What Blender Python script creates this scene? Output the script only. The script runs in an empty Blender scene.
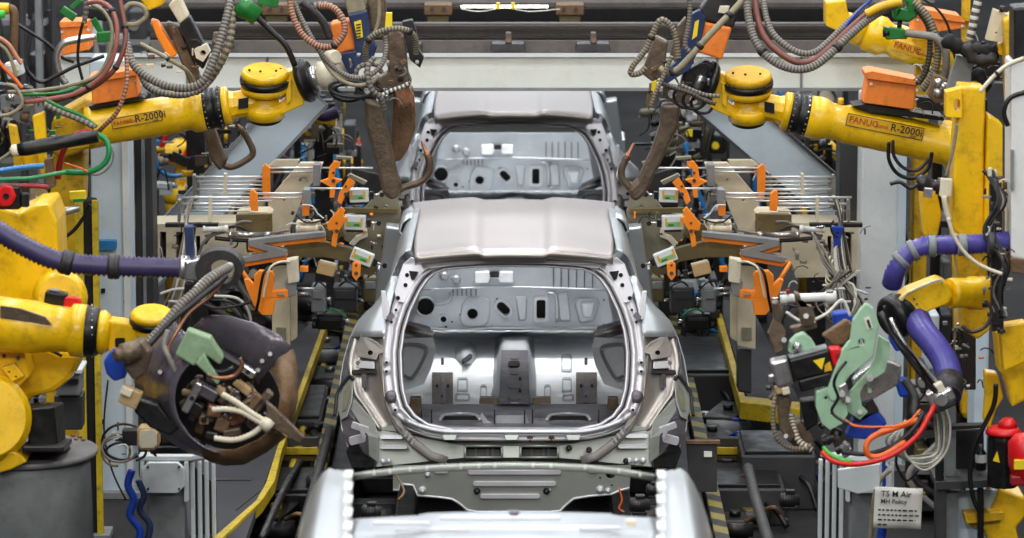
import bpy, math, random
from mathutils import Vector, Matrix, noise
from mathutils.geometry import tessellate_polygon
random.seed(7)
sc = bpy.context.scene
COL = sc.collection
V = Vector
PI = math.pi
# ------------------------------------------------------------------ camera
FPX = 4110.0; CAMH = 5.0; PITCH = math.atan((269+432)/FPX)
cp, sp_ = math.cos(PITCH), math.sin(PITCH)
X0 = 0.010                       # centre line of the assembly line
def P(px, py, Y):
    """point seen at photograph position (px, py) standing Y metres down the hall"""
    a = (px-512)/FPX; b = (269-py)/FPX
    d = V((a, cp + b*sp_, -sp_ + b*cp))
    t = Y/d.y
    return V((d.x*t, Y, CAMH + d.z*t))
def PZ(px, py, Z):
    a = (px-512)/FPX; b = (269-py)/FPX
    d = V((a, cp + b*sp_, -sp_ + b*cp))
    t = (Z-CAMH)/d.z
    return V((d.x*t, d.y*t, Z))
MIRROR = [False]; MC = [X0]
def XF(p):
    p = V(p)
    return V((2*MC[0]-p.x, p.y, p.z)) if MIRROR[0] else p
class mirrored:
    def __init__(s, on=True): s.on = on
    def __enter__(s): s.old = MIRROR[0]; MIRROR[0] = s.on
    def __exit__(s, *a): MIRROR[0] = s.old
class Fr:
    """local frame: u to the right, v down, w away from the viewer, in units of s metres"""
    def __init__(F, px, py, Y, ang=0, yaw=0):
        F.o = P(px, py, Y); F.s = Y/FPX*1.02
        c, s = math.cos(math.radians(ang)), math.sin(math.radians(ang))
        u = V((c, 0, -s)); v = V((-s, 0, -c)); w = V((0, 1, 0))
        if yaw:
            R = Matrix.Rotation(math.radians(yaw), 3, v); u = R@u; w = R@w
        F.u, F.v, F.w = u, v, w
    def __call__(F, u, v, w=0): return F.o + (F.u*u + F.v*v + F.w*w)*F.s
# ------------------------------------------------------------------ mesh builder
def catmull(pts, n):
    if n <= 1 or len(pts) < 3: return pts
    out = []
    for i in range(len(pts)-1):
        p0 = pts[max(i-1, 0)]; p1 = pts[i]; p2 = pts[i+1]; p3 = pts[min(i+2, len(pts)-1)]
        for k in range(n):
            t = k/n
            out.append(0.5*((2*p1)+(-p0+p2)*t+(2*p0-5*p1+4*p2-p3)*t*t+(-p0+3*p1-3*p2+p3)*t**3))
    out.append(pts[-1]); return out
class B:
    def __init__(s): s.v = []; s.f = []; s.sm = []; s.mi = []; s.cur = 0
    def add(s, vs, fs, smooth=False):
        b = len(s.v); s.v += [XF(p) for p in vs]
        for f in fs:
            f = [i+b for i in f]
            if MIRROR[0]: f.reverse()
            s.f.append(f); s.sm.append(smooth); s.mi.append(s.cur)
        return s
    def hexa(s, c):           # 8 corners: bottom 4 (ccw from above), top 4
        return s.add(c, [(3,2,1,0),(4,5,6,7),(0,1,5,4),(1,2,6,5),(2,3,7,6),(3,0,4,7)])
    def box(s, c, size, rz=0, rx=0, ry=0):
        R = Matrix.Rotation(rz,3,'Z')@Matrix.Rotation(ry,3,'Y')@Matrix.Rotation(rx,3,'X')
        h = V(size)/2; c = V(c)
        return s.hexa([c+R@V((x*h.x,y*h.y,z*h.z)) for z in (-1,1) for x,y in ((-1,-1),(1,-1),(1,1),(-1,1))])
    def fbox(s, F, u0, v0, w0, u1, v1, w1):
        return s.hexa([F(u,v,w) for v in (v1,v0) for u,w in ((u0,w0),(u1,w0),(u1,w1),(u0,w1))])
    def bar(s, a, b, w, h, up=V((0,0,1))):
        a, b = V(a), V(b); d = (b-a).normalized(); x = d.cross(up)
        if x.length < 1e-4: x = d.cross(V((0,1,0)))
        x.normalize(); z = x.cross(d)
        return s.hexa([p + x*i*w/2 + z*j*h/2 for j in (-1,1) for p,i in ((a,-1),(a,1),(b,1),(b,-1))])
    def plate(s, pts, back, holes=()):
        """pts: world outline of the near face; back: vector to the far face"""
        back = V(back); loops = [[V(p) for p in pts]]+[[V(p) for p in h] for h in holes]
        tri = tessellate_polygon(loops); flat = [p for l in loops for p in l]; n = len(flat)
        vs = flat+[p+back for p in flat]; fs = []
        # area sign for orientation
        nrm = V((0,0,0)); L = loops[0]
        for i in range(len(L)): nrm += L[i].cross(L[(i+1)%len(L)])
        out = nrm.dot(-back) > 0
        for t in tri:
            a,b,c = t; tn = (flat[b]-flat[a]).cross(flat[c]-flat[a])
            if tn.length < 1e-14: continue
            if tn.dot(-back) < 0: a,b,c = c,b,a
            fs += [(a,b,c),(c+n,b+n,a+n)]
        o = 0
        for li, l in enumerate(loops):
            nn = V((0,0,0))
            for i in range(len(l)): nn += l[i].cross(l[(i+1)%len(l)])
            ccw = nn.dot(-back) > 0
            if li: ccw = not ccw
            for i in range(len(l)):
                a = o+i; b = o+(i+1)%len(l)
                fs.append((a, a+n, b+n, b) if ccw else (b, b+n, a+n, a))
            o += len(l)
        return s.add(vs, fs)
    def pplate(s, pxy, Y, th, holes=()):
        f = lambda q: P(q[0], q[1], Y+(q[2] if len(q) > 2 else 0))
        return s.plate([f(q) for q in pxy], (0,th,0), [[f(q) for q in h] for h in holes])
    def fplate(s, F, uv, w0, w1, holes=()):
        return s.plate([F(u,v,w0) for u,v in uv], F.w*(w1-w0)*F.s, [[F(u,v,w0) for u,v in h] for h in holes])
    def lathe(s, a, b, prof, seg=24, cap=True, smooth=True):
        """prof: list of (t along a->b in 0..1, radius in metres)"""
        a, b = V(a), V(b); d = (b-a).normalized()
        x = d.cross(V((0,0,1)));
        if x.length < 1e-3: x = d.cross(V((0,1,0)))
        x.normalize(); y = d.cross(x)
        vs = []; fs = []
        for t, r in prof:
            c = a.lerp(b, t)
            vs += [c+(x*math.cos(2*PI*k/seg)+y*math.sin(2*PI*k/seg))*r for k in range(seg)]
        for i in range(len(prof)-1):
            for k in range(seg):
                k2 = (k+1)%seg
                fs.append((i*seg+k, i*seg+k2, (i+1)*seg+k2, (i+1)*seg+k))
        b0 = len(s.v); s.add(vs, fs, smooth)
        if cap:
            m = (len(prof)-1)*seg
            for f in (tuple(range(seg))[::-1], tuple(m+k for k in range(seg))):
                f = [i+b0 for i in f]
                if MIRROR[0]: f.reverse()
                s.f.append(f); s.sm.append(False); s.mi.append(s.cur)
        return s
    def cyl(s, a, b, r, r2=None, seg=16): return s.lathe(a, b, [(0,r),(1,r if r2 is None else r2)], seg)
    def tube(s, pts, r, n=6, seg=8, rib=0, ribamp=.17, groove=False):
        pts = catmull([V(p) for p in pts], n)
        if rib:   # resample at half-rib steps
            out = [pts[0]]; need = rib/(4 if groove else 2)
            acc = 0
            for i in range(1, len(pts)):
                a, b = out[-1], pts[i]
                while (b-a).length >= need*.999:
                    a = a + (b-a).normalized()*need; out.append(a)
            pts = out
        if len(pts) < 2: return s
        up = V((0.13,0.21,1)); vs = []; fs = []; x = None
        for i, p in enumerate(pts):
            d = (pts[min(i+1,len(pts)-1)]-pts[max(i-1,0)])
            if d.length < 1e-9: d = V((1,0,0))
            d.normalize()
            x = d.cross(up) if x is None else (x - d*x.dot(d))
            if x.length < 1e-4: x = d.cross(V((1,0,0)))
            x.normalize(); y = d.cross(x)
            rr = r*((.88 if i%4 == 3 else 1.05) if groove else 1+(ribamp*.6 if i%2 else -ribamp*1.4)) if rib else r
            vs += [p+(x*math.cos(2*PI*k/seg)+y*math.sin(2*PI*k/seg))*rr for k in range(seg)]
        m = len(pts)
        for i in range(m-1):
            for k in range(seg):
                k2 = (k+1)%seg; fs.append((i*seg+k, i*seg+k2, (i+1)*seg+k2, (i+1)*seg+k))
        fs.append(tuple(range(seg))[::-1]); fs.append(tuple((m-1)*seg+k for k in range(seg)))
        s.add(vs, fs, True)
        if rib and groove:
            b0 = len(s.mi)-len(fs)
            for i in range(m-1):
                if i%4 > 1:
                    for k in range(seg): s.mi[b0+i*seg+k] = 1
        return s
    def grid(s, rows, smooth=True, close=False):
        vs = [p for r in rows for p in r]; m = len(rows[0]); fs = []
        for i in range(len(rows)-1):
            for k in range(m if close else m-1):
                k2 = (k+1)%m; fs.append((i*m+k, i*m+k2, (i+1)*m+k2, (i+1)*m+k))
        return s.add(vs, fs, smooth)
    def clusters(s):
        n = len(s.v); par = list(range(n))
        def fd(a):
            while par[a] != a: par[a] = par[par[a]]; a = par[a]
            return a
        for f in s.f:
            r = fd(f[0])
            for i in f[1:]: par[fd(i)] = r
        isl = {}
        for f in range(len(s.f)): isl.setdefault(fd(s.f[f][0]), []).append(f)
        if len(isl) < 2: return None
        L = list(isl.values()); bb = []
        for fs in L:
            ps = [s.v[i] for f in fs for i in s.f[f]]
            bb.append(([min(p[k] for p in ps) for k in range(3)], [max(p[k] for p in ps) for k in range(3)]))
        g = list(range(len(L)))
        def fg(a):
            while g[a] != a: a = g[a]
            return a
        size = [math.dist(*b) for b in bb]
        for i in range(len(L)):
            for j in range(i):
                gap = math.sqrt(sum(max(0, bb[i][0][k]-bb[j][1][k], bb[j][0][k]-bb[i][1][k])**2 for k in range(3)))
                if gap < .42*max(size[i], size[j]): g[fg(i)] = fg(j)
        out = {}
        for i, fs in enumerate(L): out.setdefault(fg(i), []).extend(fs)
        return list(out.values()) if len(out) > 1 else None
    def put(s, name, mat, parent=None, bevel=0, solid=0, label=None, whole=False):
        cl = s.clusters() if parent is not None and not whole and len(s.f) < 6000 else None
        if cl:
            o = None
            for fs in cl:
                b = B(); mp = {}
                for f in fs:
                    for i in s.f[f]:
                        if i not in mp: mp[i] = len(b.v); b.v.append(s.v[i])
                    b.f.append([mp[i] for i in s.f[f]]); b.sm.append(s.sm[f]); b.mi.append(s.mi[f])
                q = b.put(name, mat, parent, bevel, solid, label, True); o = o or q
            return o
        me = bpy.data.meshes.new(name)
        off = parent['_o'] if parent is not None else V((0,0,0))
        off = V(off); base = None
        if parent is None:
            xs = [p.x for p in s.v]; ys = [p.y for p in s.v]; zs = [p.z for p in s.v]
            off = V(((min(xs)+max(xs))/2, (min(ys)+max(ys))/2, min(zs)))
        me.from_pydata([p-off for p in s.v], [], s.f)
        ms = mat if isinstance(mat, (list, tuple)) else [mat]
        for m in ms: me.materials.append(M[m])
        me.polygons.foreach_set('use_smooth', s.sm); me.polygons.foreach_set('material_index', s.mi)
        me.validate(); me.update()
        o = bpy.data.objects.new(name, me); COL.objects.link(o)
        if parent is None: o.location = off
        else:
            o.parent = parent
            # for a sub-part the parent is a mesh at the thing's origin
        o['_o'] = off
        if solid:
            md = o.modifiers.new('Solidify', 'SOLIDIFY'); md.thickness = solid; md.offset = 0
        if bevel:
            md = o.modifiers.new('Bevel', 'BEVEL'); md.width = bevel; md.segments = 2; md.limit_method = 'ANGLE'; md.angle_limit = math.radians(40); md.harden_normals = False
        if label: o['label'] = label
        return o
def thing(name, label, cat, loc, group=None):
    o = bpy.data.objects.new(name, None); COL.objects.link(o); loc = XF(loc)
    o.location = loc; o['_o'] = loc; o.empty_display_size = .1
    o['label'] = label; o['category'] = cat
    if group: o['group'] = group
    return o
def tag(o, label, cat, group=None, kind=None):
    if label: o['label'] = label
    if cat: o['category'] = cat
    if group: o['group'] = group
    if kind: o['kind'] = kind
    return o
def struct(b, name, mat, bevel=0):
    o = b.put(name, mat, None, bevel); o['kind'] = 'structure'; return o
def scatter(t, box, n, Y, mats, seed, dep=.25, smax=9, names=('bracket','fitting','connector','hose_end')):
    """n small pieces of hardware bolted on thing t: blocks, fittings, little cylinders and leads"""
    r = random.Random(seed); x0, y0, x1, y1 = box
    for i in range(n):
        F = Fr(r.uniform(x0,x1), r.uniform(y0,y1), Y+r.uniform(-dep,dep)/2, r.choice((0,0,90,r.uniform(-40,40)))); a = r.uniform(2,smax); b = r.uniform(1.2,smax*.5); k = i%4; m = r.choice(mats)
        if k == 0: B().fbox(F,-a/2,-b/2,0,a/2,b/2,5).put(names[0], m, t, bevel=.003)
        elif k == 1: B().lathe(F(-a/2,0),F(a/2,0),[(0,.6*F.s),(.1,b*.5*F.s),(.45,b*.5*F.s),(.5,b*.35*F.s),(.9,b*.35*F.s),(1,.5*F.s)],10).put(names[1], m, t)
        elif k == 2: B().fbox(F,-a/3,-b/3,-1,a/3,b/3,3).fbox(F,-a/2,-b/2,2,a/2,b/2,4).put(names[2], m, t, bevel=.003)
        else: B().tube([F(-a,0),F(-a*.4,-b),F(a*.5,-b*.5),F(a,b*1.5)], r.uniform(.5,1)*F.s, 4, 6).put(names[3], r.choice(('black','hose_grey','cable_white','rubber')), t)
# ------------------------------------------------------------------ materials
M = {}
def mat(name, col, rough=.5, metal=0, var=.12, dirt=0, dirtcol=(.05,.04,.03), scale=6, bump=.0, emit=None, alpha=None, stripe=None, rvar=.12, coat=0):
    m = bpy.data.materials.new(name); m.use_nodes = True; nt = m.node_tree; N = nt.nodes; L = nt.links
    bs = N['Principled BSDF']; c = [pow(x, 2.2) if x > 0 else 0 for x in col]; c4 = (*c, 1)
    bs.inputs['Roughness'].default_value = rough; bs.inputs['Metallic'].default_value = metal
    if coat: bs.inputs['Coat Weight'].default_value = coat; bs.inputs['Coat Roughness'].default_value = .2
    tc = N.new('ShaderNodeTexCoord')
    no = N.new('ShaderNodeTexNoise'); no.inputs['Scale'].default_value = scale; no.inputs['Detail'].default_value = 6; no.inputs['Roughness'].default_value = .65
    L.new(tc.outputs['Object'], no.inputs['Vector'])
    mr = N.new('ShaderNodeMapRange'); mr.inputs['From Min'].default_value = .3; mr.inputs['From Max'].default_value = .7
    mr.inputs['To Min'].default_value = 1-var; mr.inputs['To Max'].default_value = 1+var
    L.new(no.outputs['Fac'], mr.inputs['Value'])
    vm = N.new('ShaderNodeVectorMath'); vm.operation = 'SCALE'; vm.inputs[0].default_value = c
    L.new(mr.outputs['Result'], vm.inputs['Scale']); out = vm.outputs['Vector']
    if stripe:
        wv = N.new('ShaderNodeTexWave'); wv.wave_type = 'BANDS'; wv.bands_direction = 'DIAGONAL'; wv.inputs['Scale'].default_value = stripe
        L.new(tc.outputs['Object'], wv.inputs['Vector'])
        gt = N.new('ShaderNodeMath'); gt.operation = 'GREATER_THAN'; gt.inputs[1].default_value = .5; L.new(wv.outputs['Fac'], gt.inputs[0])
        mx = N.new('ShaderNodeMix'); mx.data_type = 'RGBA'; L.new(gt.outputs[0], mx.inputs['Factor']); L.new(out, mx.inputs['A']); mx.inputs['B'].default_value = (.015,.015,.015,1)
        out = mx.outputs['Result']
    if dirt:
        n2 = N.new('ShaderNodeTexNoise'); n2.inputs['Scale'].default_value = scale*2.3; n2.inputs['Detail'].default_value = 8; n2.inputs['Roughness'].default_value = .75
        L.new(tc.outputs['Object'], n2.inputs['Vector'])
        m2 = N.new('ShaderNodeMapRange'); m2.inputs['From Min'].default_value = .50; m2.inputs['From Max'].default_value = .72; m2.inputs['To Max'].default_value = dirt
        L.new(n2.outputs['Fac'], m2.inputs['Value'])
        mx = N.new('ShaderNodeMix'); mx.data_type = 'RGBA'; L.new(m2.outputs['Result'], mx.inputs['Factor']); L.new(out, mx.inputs['A']); mx.inputs['B'].default_value = (*dirtcol,1)
        out = mx.outputs['Result']
    L.new(out, bs.inputs['Base Color'])
    r2 = N.new('ShaderNodeMapRange'); r2.inputs['From Min'].default_value = .3; r2.inputs['From Max'].default_value = .7
    r2.inputs['To Min'].default_value = max(.03, rough-rvar); r2.inputs['To Max'].default_value = min(1, rough+rvar)
    L.new(no.outputs['Fac'], r2.inputs['Value']); L.new(r2.outputs['Result'], bs.inputs['Roughness'])
    if bump:
        bp = N.new('ShaderNodeBump'); bp.inputs['Strength'].default_value = bump; bp.inputs['Distance'].default_value = .01
        n3 = N.new('ShaderNodeTexNoise'); n3.inputs['Scale'].default_value = scale*4; n3.inputs['Detail'].default_value = 4; L.new(tc.outputs['Object'], n3.inputs['Vector'])
        L.new(n3.outputs['Fac'], bp.inputs['Height']); L.new(bp.outputs['Normal'], bs.inputs['Normal'])
    if emit:
        bs.inputs['Emission Color'].default_value = (*emit[0],1); bs.inputs['Emission Strength'].default_value = emit[1]
    M[name] = m; return m
mat('yellow', (.95,.75,.05), .38, var=.12, dirt=.5, dirtcol=(.10,.06,.015), scale=5, coat=.3)
mat('yellow_dirty', (.82,.64,.08), .45, var=.2, dirt=.8, dirtcol=(.06,.045,.02), scale=9)
mat('plate_yellow', (.86,.66,.10), .5, var=.1, dirt=.3, scale=20)
mat('orange', (1.0,.55,.12), .45, var=.1, dirt=.25, dirtcol=(.2,.06,.01), scale=8)
mat('orange_box', (.96,.52,.20), .5, var=.12, dirt=.4, dirtcol=(.12,.05,.02), scale=8)
mat('black', (.07,.07,.075), .42, var=.3, dirt=.3, dirtcol=(.06,.05,.045), scale=12)
mat('black_matte', (.06,.06,.065), .75, var=.3, scale=10)
mat('rubber', (.16,.15,.15), .55, var=.3, dirt=.4, dirtcol=(.12,.10,.08), scale=15)
mat('dark_steel', (.24,.23,.23), .42, .6, var=.25, dirt=.5, dirtcol=(.03,.025,.02), scale=10)
mat('brown_steel', (.42,.36,.30), .42, .45, var=.25, dirt=.5, dirtcol=(.06,.035,.02), scale=14, bump=.3)
mat('rust', (.44,.34,.24), .6, .2, var=.3, dirt=.6, dirtcol=(.06,.03,.015), scale=16, bump=.4)
mat('copper', (.60,.42,.32), .4, .7, var=.25, dirt=.4, scale=20)
mat('steel', (.74,.73,.72), .3, .85, var=.12, dirt=.2, dirtcol=(.12,.11,.10), scale=8)
mat('rod', (.88,.88,.87), .38, .6, var=.05)
mat('galv', (.72,.73,.74), .38, .65, var=.10, dirt=.10, dirtcol=(.2,.2,.2), scale=5, rvar=.08)
mat('galv_light', (.80,.79,.80), .44, .45, var=.08, scale=5, rvar=.06)
mat('galv_bright', (.96,.97,.98), .38, .12, var=.10, scale=7, rvar=.08, bump=.05)  # galvanised steel lifted near white, standing in for light inside the car
mat('galv_dark', (.42,.40,.42), .42, .7, var=.15, dirt=.3, scale=8)
mat('roof', (.72,.69,.68), .42, .6, var=.04, scale=4, rvar=.04)
mat('body_grey', (.62,.63,.60), .42, .55, var=.06, scale=4, rvar=.05)
mat('body_blue', (.72,.74,.75), .34, .65, var=.05, scale=4, rvar=.05)
mat('firewall', (.66,.68,.70), .42, .35, var=.10, scale=7, rvar=.08)
mat('bronze', (.68,.65,.62), .38, .7, var=.10, scale=5)
mat('channel', (.47,.45,.43), .5, .35, var=.12, scale=6)
mat('green_label', (.50,.68,.45), .6)
mat('seam', (.20,.19,.18), .5, .3, var=.2)
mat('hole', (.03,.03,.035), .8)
mat('beige', (.80,.75,.64), .5, var=.08, dirt=.25, dirtcol=(.25,.2,.13), scale=7)
mat('olive', (.42,.37,.24), .5, .3, var=.15, dirt=.4, dirtcol=(.09,.07,.04), scale=9)
mat('olive_grey', (.52,.50,.42), .5, .3, var=.15, dirt=.3, dirtcol=(.12,.1,.06), scale=9)
mat('paint_beam', (.90,.91,.87), .5, var=.05, dirt=.25, dirtcol=(.45,.38,.24), scale=3)
mat('paint_blue', (.76,.82,.86), .5, var=.06, dirt=.18, dirtcol=(.25,.25,.25), scale=4)
mat('paint_grey', (.82,.84,.84), .5, var=.06, dirt=.2, dirtcol=(.3,.28,.24), scale=5)
mat('dark_grey', (.22,.22,.225), .55, var=.15, dirt=.4, dirtcol=(.04,.035,.03), scale=6)
mat('mid_grey', (.49,.50,.50), .55, var=.15, dirt=.4, dirtcol=(.07,.06,.05), scale=6)
mat('overhead', (.34,.31,.29), .6, .2, var=.25, dirt=.6, dirtcol=(.03,.025,.02), scale=5)
mat('overhead_light', (.50,.49,.49), .6, .2, var=.2, dirt=.4, dirtcol=(.1,.09,.08), scale=5)
mat('floor', (.12,.11,.11), .88, var=.25, dirt=.6, dirtcol=(.02,.018,.016), scale=1.2)
mat('tread', (.23,.23,.25), .8, .0, var=.2, dirt=.5, dirtcol=(.03,.03,.03), scale=5)
mat('wall', (.14,.14,.14), .8, var=.2, scale=.6)
mat('safety_yellow', (.78,.67,.14), .5, var=.2, dirt=.9, dirtcol=(.08,.06,.03), scale=9)
mat('hazard', (.52,.47,.22), .5, var=.15, dirt=.6, scale=10, stripe=2.2)
mat('purple', (.24,.21,.34), .42, var=.12, dirt=.15, scale=12)
mat('violet', (.30,.28,.55), .36, var=.12, scale=12)
mat('hose_tan', (.56,.52,.42), .5, var=.2, dirt=.5, dirtcol=(.10,.07,.05), scale=20)
mat('hose_groove', (.34,.31,.27), .6, var=.2, scale=20)  # darker colour between ribs: crease shade put into the hose colour
mat('hose_grey', (.50,.48,.45), .5, var=.2, dirt=.4, dirtcol=(.08,.07,.06), scale=20)
mat('hose_pink', (.60,.36,.32), .5, var=.2, dirt=.3, scale=20)
mat('hose_brown', (.45,.26,.22), .5, var=.2, dirt=.3, scale=20)
mat('hose_copper', (.74,.48,.36), .5, var=.2, dirt=.3, scale=20)
mat('cable_white', (.80,.80,.76), .45, var=.1, dirt=.3, dirtcol=(.2,.18,.15), scale=15)
mat('red', (.82,.10,.12), .4, var=.12)
mat('red_hose', (.80,.14,.10), .4, var=.12, dirt=.2, scale=15)
mat('dark_red', (.58,.12,.13), .4, var=.12)
mat('green', (.12,.45,.18), .45, var=.15, dirt=.2, scale=12)
mat('green_hose', (.14,.50,.28), .4, var=.12)
mat('bright_green', (.25,.72,.25), .4)
mat('mint', (.62,.76,.63), .45, var=.08, dirt=.25, dirtcol=(.15,.15,.1), scale=9)
mat('mint_dull', (.52,.62,.48), .5, var=.2, dirt=.5, dirtcol=(.12,.12,.07), scale=14)
mat('blue', (.12,.25,.62), .4, var=.12)
mat('blue_hose', (.14,.45,.68), .4, var=.1)
mat('gun_blue', (.20,.25,.38), .4, .3, var=.15, dirt=.3, scale=12)
mat('orange_hose', (.90,.40,.14), .45, var=.15, dirt=.3, scale=15)
mat('cream', (.84,.80,.70), .5, var=.1, dirt=.3, dirtcol=(.2,.15,.1), scale=12)
mat('white', (.86,.86,.84), .5, var=.05, dirt=.15, dirtcol=(.3,.28,.25), scale=10)
mat('paper', (.88,.87,.82), .8, var=.05, scale=10)
mat('ink', (.15,.15,.15), .7)
mat('logo_red', (.70,.22,.10), .5)
mat('tag_yellow', (.95,.82,.15), .5)
mat('wood', (.70,.58,.40), .6, var=.15, dirt=.4, scale=20)
mat('cover', (.40,.38,.41), .30, .35, var=.15, dirt=.35, dirtcol=(.10,.06,.04), scale=6, bump=.2)
mat('daylight', (.9,.95,1), .5, emit=((.85,.93,1), 5))  # emission for the added window panels on the unseen back wall
mat('tube_light', (1,1,1), .5, emit=((1,.97,.88), 6))

def stadium(u, v, l, h, ang=0, n=6):
    """outline of a rounded slot centred at (u,v): length l, height h"""
    r = h/2; pts = []
    for sgn, a0 in ((1,-90),(-1,90)):
        for k in range(n+1):
            a = math.radians(a0+180*k/n); pts.append((sgn*(l/2-r)+r*math.cos(a), r*math.sin(a)))
    c, s = math.cos(math.radians(ang)), math.sin(math.radians(ang))
    return [(u+x*c-y*s, v+x*s+y*c) for x, y in pts]
def circ(u, v, r, n=14): return [(u+r*math.cos(2*PI*k/n), v+r*math.sin(2*PI*k/n)) for k in range(n)]
def rrect(u0, v0, u1, v1, r, n=3):
    pts = []
    for cx, cy, a0 in ((u1-r,v1-r,0),(u0+r,v1-r,90),(u0+r,v0+r,180),(u1-r,v0+r,270)):
        for k in range(n+1):
            a = math.radians(a0+90*k/n); pts.append((cx+r*math.cos(a), cy+r*math.sin(a)))
    return pts
def hose(name, label, pts, r, m, rib=0, group=None, n=6, seg=8, cat=None, parent=None, clips=0, clipmat='rubber', Y=None):
    """pts (px,py,Y) ; r in photograph pixels"""
    w = [P(*(q if len(q) > 2 else (q[0], q[1], Y))) for q in pts]
    ym = sum(p.y for p in w)/len(w); rr = r*ym/FPX
    b = B().tube(w, rr, n, seg, rib*1.25*ym/FPX if rib else 0, groove=bool(rib)); m = [m, 'hose_groove'] if rib else m
    if parent is not None: return b.put(name, m, parent)
    if not clips:
        o = b.put(name, m, None); tag(o, label, cat or name.split('_')[-1], group); return o
    t = thing(name, label, cat or name.split('_')[-1], w[-1], group)
    b.put('sleeve', m, t)
    fine = catmull(w, 8)
    for k in range(clips):
        i = int((k+.6)/(clips+.2)*(len(fine)-2)); a = fine[i]; d = (fine[i+1]-a).normalized()
        B().cyl(a-d*rr*.7, a+d*rr*.7, rr*1.3, seg=12).put('hose_clamp', clipmat, t)
    return t
def text(s, F, u, v, w, size, m, parent, name='lettering', align='LEFT', squash=1.0, rot=0):
    cu = bpy.data.curves.new(name, 'FONT'); cu.body = s; cu.size = size*F.s*1.38; cu.extrude = .0008; cu.align_x = align; cu.resolution_u = 2; cu.offset = size*F.s*.012
    cu.space_character = 1.0
    o = bpy.data.objects.new(name+'_source', cu); COL.objects.link(o)
    dg = bpy.context.evaluated_depsgraph_get(); me = bpy.data.meshes.new_from_object(o.evaluated_get(dg))
    bpy.data.objects.remove(o); bpy.data.curves.remove(cu)
    b = B(); vs = [F(u,v,w) + F.u*p.co.x*squash - F.v*p.co.y - F.w*(p.co.z+.0006) for p in me.vertices]
    b.add(vs, [tuple(f.vertices) for f in me.polygons]); bpy.data.meshes.remove(me)
    return b.put(name, m, parent, whole=True)
# ================================================================== CAR BODY SHELLS
def lerp(a, b, t): return a+(b-a)*t
def interp(tab, x):
    if x <= tab[0][0]: return tab[0][1]
    for (x0,y0),(x1,y1) in zip(tab, tab[1:]):
        if x <= x1: return lerp(y0, y1, (x-x0)/(x1-x0))
    return tab[-1][1]
def Yt(px, py):
    return interp([(262,21.12),(330,20.92),(440,20.58),(470,20.52)], py) + .22*(abs(px-514)/175)**3
def T(px, py, off=0): return P(px, py, Yt(px, py)+off)
RING = [(513,266),(548,266.5),(583,269),(594,273.6),(601,280),(608,290),(618,311),(624,330),(627,352),(626.5,375),(625,390),(621,405),(613,416),(600,424.5),(573,430),(513,430.5)]
RINGS = [V(p) for p in RING]+[V((1028-x, y)) for x, y in RING[-2:0:-1]]   # closed, symmetric, clockwise from the top centre
def offset_loop(L, d):
    out = []; n = len(L)
    for i in range(n):
        a, b, c = L[i-1], L[i], L[(i+1)%n]
        t = ((b-a).normalized()+(c-b).normalized()).normalized()
        out.append(b+V((t.y, -t.x))*d)
    return out
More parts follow.
